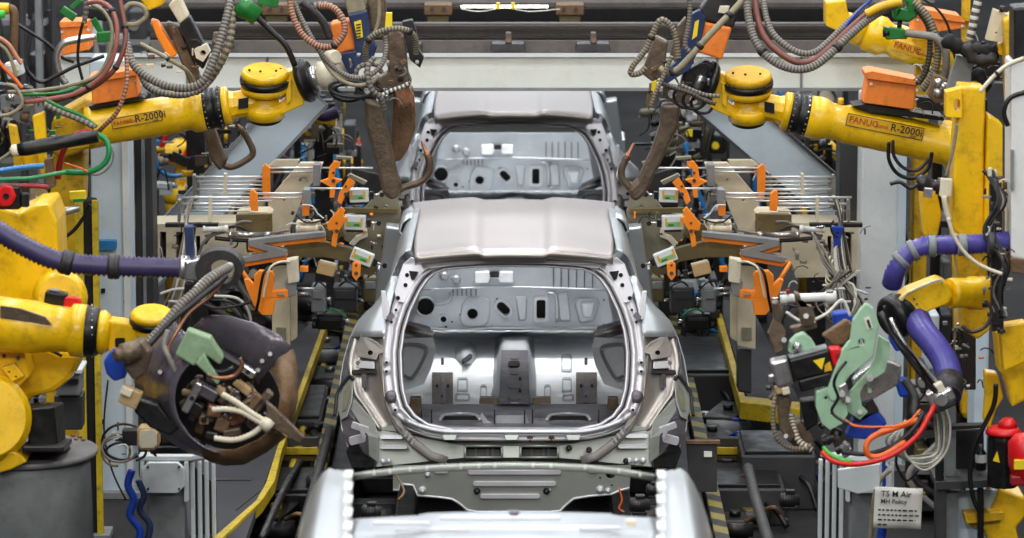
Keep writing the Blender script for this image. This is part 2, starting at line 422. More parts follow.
def make_car(label):
    t = thing('car_body_shell', label, 'car body', (X0,21,.25), 'car body shells on the line')
    O = lambda x, y, z: V((X0+x, 21+y, z))
    # ---- roof panel with two long swages
    rows = []
    for j in range(15):
        q = j/14; y = lerp(.05, 2.12, q); z = 1.520+.016*math.sin(min(1,q/.85)*PI/2) - (.10*((q-.8)/.2)**2 if q > .8 else 0)
        hw = lerp(.515, .575, q); r = []
        for k in range(49):
            a = -1+2*k/48; x = a*hw
            g = 0; 
            for c in (-.36, .36):      # centre strip sits a little lower than both sides
                pass
            e = (abs(a)-.34)/.05; g = -.018*(1 if e < -1 else 0 if e > 1 else (1-e)/2)
            r.append(O(x, y - .05*(1-a*a) , z - .045*a*a + g))
        rows.append(r)
    B().grid(rows).put('roof_panel', 'roof', t, solid=.006)
    # roof rear edge roll + rear header, follows the top of the hatch opening
    rows = []
    prof = [(0,.0,.0),(.004,-.008,-.004),(.010,-.02,-.016),(.03,.0,-.030),(.045,.03,-.046)]
    for k in range(41):
        a = -1+2*k/40; p = O(a*.515, 0-.05*(1-a*a)+.05, 1.520-.045*a*a - .014*(1 if abs(a) < .34 else 0))
        rows.append([p+V((0, dy, dz)) for _, dy, dz in prof])
    B().grid(rows).put('rear_header', 'bronze', t, solid=.005)
    B().plate([T(x,y,-.05) for x,y in ((424,264),(436,259.5),(448,259.5),(453,261.5),(485,260.5),(514,260),(543,260.5),(575,261.5),(580,259.5),(592,259.5),(604,264),(598,268.5),(578,266),(548,264),(514,263.4),(480,264),(450,266),(430,268.5))], (0,.012,0)).put('header_flange', 'galv_light', t, bevel=.004)
    # ---- hatch opening ring: swept section of flange, gutter and outer frame
    prof = [(-1.2,-.02),(0,-.03),(1.2,-.03),(1.8,.03),(4.2,.045),(5.2,0),(6.2,-.022),(9.0,-.02),(10.2,.0),(12.5,.006),(13.3,-.01),(17.5,-.004),(18.6,.02)]
    loops = []
    for d, off in prof:
        dd = [d]*len(RINGS); L = offset_loop(RINGS, d); lp = []
        for i, p in enumerate(L):
            lp.append(T(p.x, p.y, off))
        loops.append(lp)
    # keep the frame off the roof: top sections are squeezed
    for li, (d, off) in enumerate(prof):
        for i, r in enumerate(RINGS):
            if r.y > 404 and d > 6:
                k = min(1, (r.y-404)/14); q = offset_loop(RINGS, d*(1-.42*k))[i]; loops[li][i] = T(q.x, q.y, off)
            if r.y < 292:
                k = max(0, min(1, (88-abs(r.x-514))/12)); q = offset_loop(RINGS, d*(1-.45*k))[i]; loops[li][i] = T(q.x, q.y, off+.03*k*(1 if d > 5 else 0))
    ring = B().grid(loops, close=True).put('hatch_opening_frame', 'galv_light', t, solid=.003)
    # seam sealer line in the gutter
    L = [T(p.x, p.y, .02) for p in offset_loop(RINGS, 3.2)]; keep = L[3:-2]
    B().tube(keep, .0035, 3, 6).put('rubber_seam', 'seam', ring)
    for sd in (0, 1):
        with mirrored(sd):
            # spot-welded holes on the pillar flange
            b = B()
            for px, py in ((407,275),(405.5,285),(398,298),(396,310),(391.5,322),(386.5,362.5),(386.5,371.5),(395,410)):
                b.cyl(T(px,py,-.032), T(px,py,-.024), .011 if py < 300 else .008, seg=12)
            b.put('bolt_hole', 'hole', ring)
            b = B()
            for px, py, r in ((386.5,362.5,3.4),(386.5,371.5,3.6),(395,410,3.6)):
                b.lathe(T(px,py,-.012), T(px,py,-.03), [(0,r*.0054),(.6,r*.005),(.9,r*.0036),(1,r*.0022)], 16)
            b.put('boss', 'galv_light', ring)
            B().plate([T(x,y,-.035) for x,y in ((409,271),(418,272),(414,280),(411,279))], (0,.01,0)).put('corner_hole', 'hole', ring)
            # bump-stop cup low on the pillar
            b = B(); b.lathe(T(391.5,397,.0), T(391.5,397,-.04), [(0,.036),(.5,.034),(.8,.026),(.85,.012)], 18); b.put('bump_stop_seat', 'galv_dark', ring)
            # hinge bracket on the pillar
            B().plate([T(x,y,-.03) for x,y in ((381,291),(385.5,291.5),(389,312),(386.5,320),(383,318))], (0,.025,0)).put('hinge_bracket', 'galv_light', t, bevel=.003)
            B().plate([T(x,y,-.035) for x,y in ((386,317),(392,312),(395,316),(389,322))], (0,.02,0)).put('hinge_bracket', 'galv_dark', t, bevel=.003)
            # ---- body side: quarter panel, loft of the tail outline going forward
            out = [(411,250),(405,252),(399,258),(394,270),(388.5,285),(382,298),(371,311),(358,321),(350,338),(343.5,360),(339.5,385),(339,408),(342,430),(349,450),(360,462)]
            base = [P(x,y,Yt(x,y)+.02) for x,y in out]
            for p in base[:3]: p.y = max(p.y, 21.1)
            rows = []
            for j, dy in enumerate((0,.06,.2,.4,.7,1.0,1.25)):
                r = []
                for i, p in enumerate(base):
                    q = V(p); y0 = 21.0; q.y = lerp(p.y, 21.25, min(1, j/2)) + dy - (.06 if j else 0)
                    bul = .012*math.sin(min(1, dy/.5)*PI/2) if i > 5 else 0
                    q.x += .115*dy if i > 4 else .015*dy
                    if i > 5: q.z -= .05*dy
                    if i < 5: q.z += .03*min(1, dy/1.0); q.x += .0
                    r.append(q)
                rows.append(r)
            B().grid(rows).put('quarter_panel', 'body_blue', t, solid=.004)
            # side slot (filler recess)
            F = lambda dy, dz: O(-.918, .12+dy, .98+dz)
            # roof side rail running on to the windscreen
            rows = []
            for dy in (1.15, 1.4, 1.7, 2.0):
                zz = 1.53 - (0 if dy < 1.6 else .10*(dy-1.6)/.4)
                rows.append([O(-.53-.02*dy/2+x, dy, zz+z-.03) for x, z in ((0,.0),(-.03,.004),(-.065,-.02),(-.085,-.07),(-.07,-.09),(-.04,-.06))])
            B().grid(rows).put('roof_rail', 'body_blue', t, solid=.01)
            # A-pillar, B-pillar, sill, door-less aperture
            B().tube([O(-.575,1.95,1.40), O(-.64,2.3,1.20), O(-.70,2.75,.98)], .035, 4, 10).put('windscreen_pillar', 'body_blue', t)
            B().bar(O(-.66,1.55,1.40), O(-.80,1.62,.42), .10, .12, V((0,1,0))).put('door_pillar', 'body_blue', t, bevel=.01)
            B().box(O(-.80,2.3,.40), (.12,2.2,.14)).put('sill', 'body_blue', t, bevel=.02)
            B().bar(O(-.75,2.75,.98), O(-.79,2.95,.42), .10, .14, V((0,1,0))).put('hinge_pillar', 'body_blue', t, bevel=.01)
            # ---- tail lamp recess: bronze coloured pressing beside the ring
            rec = [(381,334),(388,352),(389.5,372),(377,375),(380,395),(390,412),(398,424),(391,429),(376,429),(374,420),(355,400),(352,396),(353,375),(357,345),(361,334)]
            rows = []
            # columns from the outer silhouette to the ring, by height
            ed = [(335,353,386),(340,352.5,385),(352,349,384),(365,347,383.5),(380,350,383.5),(395,354,384.5),(405,362,387.5),(415,369,392),(424,375,398),(430,378,402)]
            for y, xa, xb in ed:
                rows.append([T(lerp(xa,xb,q), y, [ .03,.012,.03,.05,.052,.045,.02,.0][k]) for k, q in enumerate((0,.06,.13,.3,.55,.8,.92,1))])
            rec = B().grid(rows).put('lamp_recess', 'bronze', t, solid=.004)
            B().plate([T(x,y,-.024) for x,y in ((403,264),(411,257.5),(424,260.5),(434,266),(425,270),(417,278),(411,289),(404,303),(397,302),(394,292),(398,278))], (0,.02,0), [[T(x,y,-.024) for x,y in ((410,271.5),(417,272),(413.5,279))]]).put('corner_gusset', 'galv_light', t, bevel=.004)
            rows = []
            for y, xa, xb in ((276,391.5,399),(285,387,396.5),(292,383.5,395),(300,378,392.5),(310,369.5,390),(320,358.5,388),(330,353,387),(337,350.5,386.5)):
                rows.append([T(lerp(xa,xb,q), y, [.03,.005,-.004,.0,.012,.012][k]) for k, q in enumerate((0,.1,.35,.6,.85,1))])
            B().grid(rows).put('pillar_panel', 'body_blue', t, solid=.004)
            # upper pocket with its hole
            pk = B().plate([T(x,y,-.005) for x,y in ((361,334),(377,342),(386,352),(378,354.5),(376,360),(358,357),(356,350))], (0,.03,0), [[T(x,y,-.005) for x,y in circ(370,353,2.6)]])
            pk.put('lamp_bracket', 'bronze', t, bevel=.003)
            B().cyl(T(370,353,.028), T(370,353,.03), .013).put('bracket_hole', 'hole', rec)
            B().plate([T(x,y,.0) for x,y in ((357,361),(374.5,362),(374.5,369),(357,368))], (0,.03,0)).put('lamp_bracket', 'galv_light', t, bevel=.004)
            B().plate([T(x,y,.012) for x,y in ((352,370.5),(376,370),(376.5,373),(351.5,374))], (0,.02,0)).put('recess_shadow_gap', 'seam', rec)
            B().plate([T(x,y,.014) for x,y in rrect(361.5,374,366.5,388,1.5)], (0,.02,0)).put('latch_pocket', 'galv_dark', rec, bevel=.002)
            B().cyl(T(358,363,-.006), T(358,363,.0), .012).put('screw', 'galv_dark', t)
            # dark weld channel running down outside of the ring
            ch = [(383,352),(384,372),(387,392),(390,409),(399,427),(414,443),(431,456),(447,461)]
            rows = [[T(x+dx*k, y+dy*k, o) for k, o in ((-4.2,.02),(-3.6,.002),(0,.012),(3.6,.002),(4.2,.02))] for (x,y),(dx,dy) in zip(ch, ((1,0),(1,-.02),(1,-.1),(.95,-.3),(.8,-.6),(.65,-.75),(.45,-.9),(.2,-1)))]
            B().grid(rows).put('weld_channel', 'channel', t, solid=.003)
            # lamp opening at the outer corner with black edging, dark bumper bracket under it
            B().plate([T(x,y,.0) for x,y in ((351.5,377),(344,387),(338,398),(337.5,410),(341,420),(347,417),(352,402),(353.5,384))], (0,.05,0),).put('lamp_flange', 'body_grey', t, bevel=.004)
            B().tube([T(x,y,-.01) for x,y in ((353,380),(351,376.5),(347,379),(340,388),(336.5,396),(336,405),(334.5,416))], .009, 4, 8).put('lamp_gasket', 'black', t)
            B().plate([T(x,y,-.008) for x,y in ((343.5,392),(349.5,384),(350.5,392),(346,410),(342,411))], (0,.01,0)).put('lamp_opening', 'olive_grey', t)
            br = B(); br.plate([T(x,y,.02) for x,y in ((340,416),(347,412),(355,420),(366,424),(369,436),(368,460),(377,462),(376,467),(352,466),(346,450),(341,434))], (0,.05,0)); bro = br.put('bumper_bracket', 'galv_dark', t, bevel=.006)
            b = B()
            b.fplate(Fr(360,428,20.62,20), rrect(-9,-3,9,3,1.5), 0, 6); b.fplate(Fr(357,440,20.6,-15), rrect(-8,-4,8,4,2), 0, 6); b.fplate(Fr(362,432,20.56,70), rrect(-7,-1.6,7,1.6,1), 0, 5)
            b.put('bracket_gusset', 'galv_light', bro, bevel=.003)
            B().plate([T(x,y,-.0) for x,y in ((346,452),(353,436),(357,440),(364,452),(376,461),(375,468),(352,468))], (0,.05,0)).put('bumper_bracket', 'black', t, bevel=.005, label='black lower bumper bracket')
            # fender inner edge strip (outer side of lower panel)
            B().plate([T(x,y,.015) for x,y in ((353,398),(357,402),(375,422),(378,437),(378,462),(369,462),(368,436),(360,424),(351,410))], (0,.012,0)).put('corner_bracket', 'body_grey', t, bevel=.003)
    # ---- rear end panel below the opening
    out = [(376,431),(392,427),(404,438),(420,448),(450,452.5),(513,453),(578,452.5),(608,448),(624,438),(636,427),(652,431),(655,466),(373,466)]
    hol = [[(465,446),(502,446),(502,457.5),(465,457.5)],[(520.5,446),(558,446),(558,457.5),(520.5,457.5)]]
    bk = B().plate([T(x,y,.03) for x,y in ((376,429),(400,424),(430,436),(513,436),(598,436),(628,424),(652,429),(654,467),(374,467))], (0,.012,0), [[T(x,y,.03) for x,y in h] for h in hol])
    pn = bk.put('rear_end_panel', 'body_grey', t)
    B().plate([T(x,y,.07) for x,y in ((460,441),(563,441),(563,462),(460,462))], (0,.01,0)).put('vent_backing', 'seam', pn)
    b = B()
    for h in hol:
        for (x0,y0),(x1,y1) in zip(h, h[1:]+h[:1]): b.tube([T(x0,y0,.022), T(x1,y1,.022)], .007, 1, 6)
    b.put('vent_flange', 'body_grey', pn)
    b = B()
    for cx in (483.5, 539.3):
        for dx in (-9, 3, 8): b.plate([T(cx+dx,446,.055),T(cx+dx+2.5,446,.055),T(cx+dx+2.5,457.5,.055),T(cx+dx,457.5,.055)], (0,.01,0))
    b.put('vent_rib', 'dark_grey', pn)
    b = B()
    for x0, x1, y in ((380,403,437),(380,407,447),(625,648,436),(618,648,446.5)):
        b.plate([T(u,v,.018) for u,v in stadium((x0+x1)/2, y, x1-x0, 4)], (0,.02,0))
    b.put('pressed_rib', 'galv_light', pn, bevel=.004)
    b = B()
    for x, y, r in ((383,461.5,2.6),(389,461,2.4),(629,461,3),(643,460.5,3),(636,460.5,2.6)): b.lathe(T(x,y,.022), T(x,y,.004), [(0,r*.0055),(.7,r*.005),(.75,r*.003),(1,r*.002)], 14)
    b.put('washer', 'galv_light', pn)
    b = B()
    for x, y in ((569,448),(589,450),(626,461)): b.lathe(T(x,y,.02), T(x,y,.0), [(0,.016),(.5,.015),(.6,.009),(1,.008)], 12)
    b.put('plug', 'black', pn)
    for x, y in ((530,439.5),(551.5,439.5)):
        B().cyl(T(x,y+2,-.0), T(x,y-1.5,-.0), .006).lathe(T(x,y-2,0), T(x,y-.2,0), [(0,.017),(1,.017)], 12).put('locating_pin', 'rust', t)
    # weld marks
    b = B()
    for k in range(4):
        b.fplate(Fr(406+k*3.3,434+k*4,20.62,-60), stadium(0,0,6,2), 0, 2)
        b.fplate(Fr(622-k*3.3,432+k*4,20.62,60), stadium(0,0,6,2), 0, 2)
    b.put('weld_mark', 'galv_light', pn)
    # hatch sill: bright channel with three hooks, dark shadow channel under it
    rows = []
    for px in range(404, 625, 5):
        a = abs(px-514)/110; yy = 430.5 - 12*max(0, a-.55)**2/.2
        rows.append([T(px, yy+dv, do) for dv, do in ((-3,.02),(-1,-.035),(2.5,-.045),(4,-.01),(5,.03),(6.5,.035),(7.5,.0),(9,.0),(10,.03))])
    sill = B().grid(rows).put('hatch_sill', 'galv', t, solid=.003)
    for x0, x1 in ((442,457),(504,519),(566,581)):
        B().plate([T(x,y,-.05) for x,y in ((x0,435),(x1,435),(x1-1.5,440),(x0+1.5,440))], (0,.03,0)).put('sill_hook', 'body_grey', sill, bevel=.003)
    # ---- lower skirt with pressed ribs
    sk = [(393,466),(393,490),(399,490),(400,484),(413,485),(417.5,495.5),(438,497),(452,499),(459,503),(467,510),(478,512),(550,512),(560,511),(567,504),(574,498.5),(590,496),(612,494),(621,490),(629.5,488),(631,466)]
    hl = [circ(610.5,474,5,12),[(x,y) for x,y in circ(396.5,476,1.2,6)],circ(600,471.5,1.3,6),circ(600,478,1.3,6),circ(622,471.5,1.3,6),circ(418,472,1.3,6),circ(397,471,1.2,6),circ(612,485.5,1.3,6)]
    Ys = 20.46
    s_ = B().pplate(sk, Ys, .012, [[(x,y) for x,y in h] for h in hl]).put('rear_skirt', 'body_grey', t)
    B().tube([P(x,y,Ys) for x,y in sk[1:-1]], .007, 1, 6).put('skirt_edge', 'galv_light', s_)
    for x0, x1, y in ((468,561,472.5),(473,556,484),(480,540,496.5)):
        B().pplate(stadium((x0+x1)/2, y, x1-x0, 4.4), Ys-.016, .02).put('pressed_rib', 'galv_light', s_, bevel=.006)
    b = B(); b.pplate(stadium(441,471.5,14,4), Ys-.014, .02); b.pplate(stadium(593,471,9,4), Ys-.014, .02); b.put('pressed_rib', 'galv_light', s_, bevel=.005)
    b = B()
    for x, y, r in ((427.5,474.5,3),(422.5,490,4),(600,489.5,4),(608,490.5,3),(550,490,1)): b.lathe(P(x,y,Ys), P(x,y,Ys-.02), [(0,r*.0052),(.6,r*.0048),(.7,r*.0026),(1,r*.0022)], 14)
    b.put('washer', 'galv_light', s_)
    b = B()
    for x, y in ((477,491),(546.5,491)): b.lathe(P(x,y,Ys), P(x,y,Ys-.03), [(0,.018),(.5,.016),(.55,.010),(1,.008)], 10)
    b.put('plug', 'black', s_)
    # ================= interior seen through the hatch opening
    YF = 24.45
    fw = [(392,330),(392,262),(636,262),(636,336),(560,334),(500,333),(455,335)]
    fh = [circ(425.5,307,8.6,18), circ(443.5,319.5,3.2,10), circ(472.5,314,5.4,14), [(x,y) for x,y in stadium(503.5,308.5,15,8.5,45)], rrect(536.5,300,545.5,319,2), circ(459.5,315,.9,6), circ(486.5,315,.9,6), circ(469,303,.8,6), circ(481,303,.8,6), circ(478.5,333,.8,6)]
    f_ = B().pplate(fw, YF, .02, fh).put('firewall', 'firewall', t)
    B().pplate([(405,290),(620,290),(620,334),(405,334)], YF+.12, .02).put('engine_bay_backing', 'hole', f_)  # near-black sheet standing in for the dark seen through the firewall holes
    # raised pressings
    b = B()
    for u, v, l, h, a in ((503.5,308.5,21,14,45),): b.plate([P(x,y,YF-.035) for x,y in stadium(u,v,l,h,a)], (0,.035,0), [[P(x,y,YF-.035) for x,y in stadium(u,v,l-6,h-5,a)]])
    b.plate([P(x,y,YF-.03) for x,y in rrect(533.5,297,548.5,322,3)], (0,.03,0), [[P(x,y,YF-.03) for x,y in rrect(536.5,300,545.5,319,2)]])
    b.put('pressed_collar', 'galv', f_, bevel=.006)
    b = B()
    b.plate([P(x,y,YF-.03) for x,y in ((466,300),(470,297),(476,299),(481,297),(489,300),(490,306),(488,322),(484,326),(463,326),(460,320),(462,306))], (0,.03,0), [[P(x,y,YF-.03) for x,y in circ(472.5,314,5.4,14)]])
    b.put('pressed_collar', 'firewall', f_, bevel=.008)
    b = B()
    for pts in (((515,297),(528,297),(525,322),(519,322)),((577,299),(598,299),(600,304),(594,322),(580,324),(574,304)),((557,294),(568,293),(571,322),(560,322))):
        b.plate([P(x,y,YF-.035) for x,y in pts], (0,.035,0))
    b.put('pressed_panel', 'firewall', f_, bevel=.014)
    b = B()
    for x in (453,457.5,462,466.5,471,476): b.plate([P(u,v,YF-.012) for u,v in stadium(x,290.5,11,1.6,90)], (0,.015,0))
    for k, x in enumerate((553,560.5,568,576,584)): b.plate([P(u,v,YF-.05) for u,v in stadium(x,279,17,1.2,90)], (0,.05,0))
    b.put('pressed_bead', 'galv_dark', f_)
    b = B()
    for u,v,rr_ in ((446,327,1.2),(452,322,1),(492,327,1),(530,328,1),(556,328,1),(575,330,1),(604,325,1.2),(512,330,1),(497,299,1),(604,300,1)): b.pplate(circ(u,v,rr_,7), YF-.006, .008)
    b.put('bolt_hole', 'hole', f_)
    for u,v,r_ in ((443.5,319.5,5),(425.5,307,10.5)): B().plate([P(x,y,YF-.02) for x,y in circ(u,v,r_,18)], (0,.02,0), [[P(x,y,YF-.02) for x,y in circ(u,v,r_-2,18)]]).put('pressed_collar', 'galv', f_, bevel=.004)
    B().pplate([(412,325),(452,329),(500,327),(560,328),(620,326),(620,329),(560,331),(500,330),(452,332),(412,328)], YF-.03, .03).put('cross_bead', 'galv', f_, bevel=.006)
    B().pplate([(580,303),(595,303),(592,318),(583,318)], YF-.06, .03).put('pressed_panel', 'galv', f_, bevel=.01)
    # cowl band above the firewall
    b = B(); b.pplate([(430,257),(600,257),(606,289),(420,289)], YF-.10, .02, [circ(522,280.5,1,6),circ(535,275,.8,6),circ(474,281,1,6)]); cw = b.put('cowl_panel', 'firewall', t)
    B().tube([P(420,289.5,YF-.11), P(512,287,YF-.11), P(606,290,YF-.11)], .006, 4, 6).put('cowl_flange', 'galv', cw)
    b = B(); b.pplate([(475,272),(489,271.5),(490,277),(499,277),(500,271.5),(513,272),(513,282.5),(500,282.5),(498,278.5),(490,278.5),(488,283),(475,283)], YF-.13, .03); b.put('cowl_plate', 'galv_bright', cw, bevel=.006)
    b = B(); b.pplate(rrect(490,272,499,277.5,1), YF-.135, .03); b.put('cowl_opening', 'hole', cw)
    b = B()
    for u,v,r in ((444,276,5),(456,279.5,5)): b.lathe(P(u,v,YF-.1), P(u,v,YF-.15), [(0,r*.0062),(.6,r*.0055),(1,r*.003)], 18)
    b.put('cowl_cup', 'galv', cw)
    b = B()
    for x in (553,560.5,568,576,584,592): b.pplate([(x,268),(x+1.1,268),(x+1.1,288),(x,288)], YF-.112, .015)
    b.put('pressed_bead', 'galv_dark', cw)
    B().tube([P(434,304,YF-.05),P(444,303,YF-.06),P(450,299,YF-.05),P(451,292,YF-.04)], .012, 4).put('pressed_pipe', 'firewall', f_)
    B().tube([P(548,293,YF-.02),P(556,297,YF-.03),P(557,322,YF-.02)], .01, 4).put('pressed_pipe', 'galv', f_)
    # floor pan: two bright foot wells and the tunnel between
    zf = .42
    def fl(px, py, dz=0): return PZ(px, py, zf+dz)
    fp = B()
    rows = []
    for k, py in enumerate((331,334,338,345,355,365,378,392,404)):
        rows.append([fl(px, py, (.16 if k == 0 else .06 if k == 1 else 0)+.006*math.sin(px*.35)*math.sin(py*.3)) for px in range(400, 629, 6)])
    fo = fp.grid(rows).put('floor_pan', 'galv_bright', t, solid=.004)
    # toe board transition
    tn = [(498,-1),(503,.0),(508,1)]
    rows = []
    for k, py in enumerate((336,342,350,362,375,388,403)):
        c = 514.5; w_ = lerp(15.5,19,k/6); h = .10
        rows.append([fl(c+a*w_, py, h*q) for a, q in ((-1.25,-.05),(-1,.15),(-.82,.85),(-.6,1),(0,1.04),(.6,1),(.82,.85),(1,.15),(1.25,-.05))])
    tu = B().grid(rows).put('tunnel', 'galv', t, solid=.004)
    b = B()
    for k, (py, r) in enumerate(((356.5,5),(372,5),(385,7),(396,7))):
        b.plate([fl(x,y,.113) for x,y in stadium(514.5,py,r*1.9,r*.9)], (0,0,-.02))
    b.put('tunnel_boss', 'galv_dark', tu, bevel=.004)
    b = B(); b.plate([fl(x,y,.108) for x,y in ((501,350),(528,350),(528,361),(530,402),(499,402),(501,361))], (0,0,-.012)); b.put('tunnel_cover', 'galv_dark', tu)
    b = B(); b.plate([fl(x,y,.116) for x,y in stadium(514,363.5,12,5.5)], (0,0,-.01)); b.plate([fl(x,y,.116) for x,y in circ(520,378,1.3,7)], (0,0,-.01)); b.plate([fl(x,y,.116) for x,y in circ(520,390,1.3,7)], (0,0,-.01)); b.put('tunnel_hole', 'hole', tu)
    # seat rails, drain dishes, holes
    for x0 in (432, 576):
        b = B(); b.plate([fl(x,y,.05) for x,y in ((x0,372),(x0+21,372),(x0+21,403),(x0,403))], (0,0,-.05)); r_ = b.put('seat_crossmember', 'brown_steel', t, bevel=.006)
        b = B(); b.plate([fl(x,y,.056) for x,y in ((x0+8,374),(x0+13,374),(x0+13,402),(x0+8,402))], (0,0,-.012)); b.put('crossmember_bead', 'galv_dark', r_, bevel=.003)
        b = B(); 
        for q in ((x0+5,385),(x0+16,385),(x0+10,396)): b.plate([fl(x,y,.058) for x,y in circ(*q,1.1,7)], (0,0,-.01))
        b.put('crossmember_hole', 'hole', r_)
    b = B(); b.plate([fl(x,y,.006) for x,y in stadium(442.5,361,7,3,90)], (0,0,-.004)); b.plate([fl(x,y,.006) for x,y in stadium(586,361,7,3,90)], (0,0,-.004)); b.put('floor_hole', 'hole', fo)
    rows = []
    for k in range(5):
        q = k/4; rows.append([fl(466+(10.5*(1-q*.75))*math.cos(a)*(1.05), 352.5+(13.5*(1-q*.75))*math.sin(a)*.9 , .012-.0*q+.035*math.sin(q*PI*.5)) for a in [2*PI*i/20 for i in range(20)]])
    B().grid(rows, close=True).add(rows[-1], [tuple(range(20))]).put('raised_dome', 'galv', fo)
    B().plate([fl(x,y,.055) for x,y in stadium(467,358,12,4,-38)], (0,0,-.01)).put('dome_slot', 'hole', fo)
    b = B()
    for pts in (rrect(457,377,468,391,2), rrect(562,377,572,391,2), rrect(561,354,572,371,2), rrect(480,384,487,400,3), rrect(544,384,551,400,3), rrect(455,393,470,400,2), rrect(562,394,574,400,2)):
        b.plate([fl(x,y,.012) for x,y in pts], (0,0,-.01), [[fl(x,y,.012) for x,y in [((a-sum(p[0] for p in pts)/len(pts))*.72+sum(p[0] for p in pts)/len(pts),(c-sum(p[1] for p in pts)/len(pts))*.78+sum(p[1] for p in pts)/len(pts)) for a,c in pts]]])
    b.put('pressed_rib', 'galv', fo, bevel=.003)
    # wheel housings and side reinforcement
    for sd in (0,1):
        with mirrored(sd):
            wh = B().plate([P(x,y,21.9+dy) for x,y,dy in ((399,339,.3),(433,338,.5),(436,348,.5),(432,366,.3),(424,384,.1),(404,391,0),(399,391,0))], (0,.02,0)); w_ = wh.put('wheel_housing', 'galv_bright', t, bevel=.01)
            b = B(); b.tube([P(x,y,21.85+dy) for x,y,dy in ((404,345,.3),(412,344,.35),(424,346,.4),(426,352,.4),(420,366,.25),(412,378,.12),(405,376,.05),(402,372,.05),(402,350,.25),(405,345,.3))], .010, 3).put('pressed_rib', 'galv', w_)
            B().plate([P(x,y,22.2+dy) for x,y,dy in ((401,319,0),(430,327,.8),(433,337,.8),(436,344,.8),(401,333,0))], (0,.03,0)).put('side_reinforcement', 'galv_dark', t, bevel=.006)
            B().tube([P(402,326,22.15), P(432,333,22.9)], .014, 1).put('reinforcement_bead', 'brown_steel', t)
            B().plate([P(x,y,23.3) for x,y in ((392,262),(424,262),(419,300),(414,325),(392,330))], (0,.02,0)).put('side_inner_panel', 'firewall', t)
    # luggage floor between the floor pan and the sill
    lf = B(); lf.hexa([P(398,430,20.95), P(630,430,20.95), P(622,408,22.0), P(406,408,22.0), P(398,427,20.95), P(630,427,20.95), P(622,404,22.0), P(406,404,22.0)]); l_ = lf.put('luggage_floor', 'galv_dark', t)
    b = B()
    for x0,x1 in ((440,480),(547,590)):
        b.tube([P(x0,420,21.2),P(x0+4,415.5,21.3),P((x0+x1)/2,413.5,21.4),P(x1-4,415.5,21.3),P(x1,420,21.2)], .009, 4)
    b.put('floor_bead', 'galv_light', l_)
    for x0,x1 in ((442,478),(549,588)):
        B().plate([P(x,y,21.15) for x,y in ((x0,420),(x0+3,416.5),(x1-3,416.5),(x1,420))], (0,.02,0)).put('floor_slot', 'hole', l_)
    for x0, x1, y0, y1 in ((410,421,398,416),(480,498,398,404),(533,550,398,404),(608,618,398,410)):
        B().plate([P(x,y,21.6) for x,y in ((x0,y0),(x1,y0),(x1+1,y1),(x0-1,y1))], (0,.06,0)).put('floor_bracket', 'brown_steel', l_, bevel=.004)
    b = B()
    for x in (421,431,494,524,532,598): b.plate([P(u,v,21.1) for u,v in ((x,410),(x+1.2,410),(x+1.5,425),(x-.5,425))], (0,.02,0))
    b.put('floor_joint', 'seam', l_)
    b = B(); b.plate([P(x,y,21.12) for x,y in ((482,413),(487,420),(493,425),(484,425),(479,417))], (0,.02,0)); b.plate([P(x,y,21.12) for x,y in ((496,416),(526,416),(530,425),(492,425))], (0,.02,0)); b.put('striker_plate', 'galv', l_, bevel=.004)
    return t
car = make_car('bare silver car body in mid line with empty hatch opening facing the viewer')
def children_of(o): return [c for c in bpy.data.objects if c.parent == o]
def copy_tree(o, parent=None):
    c = o.copy(); COL.objects.link(c); c.parent = parent
    for ch in children_of(o): copy_tree(ch, c)
    return c
rear = copy_tree(car); rear.location.y += 5.5
rear['label'] = 'bare silver car body shell farther down the line, under the white crossbeam'
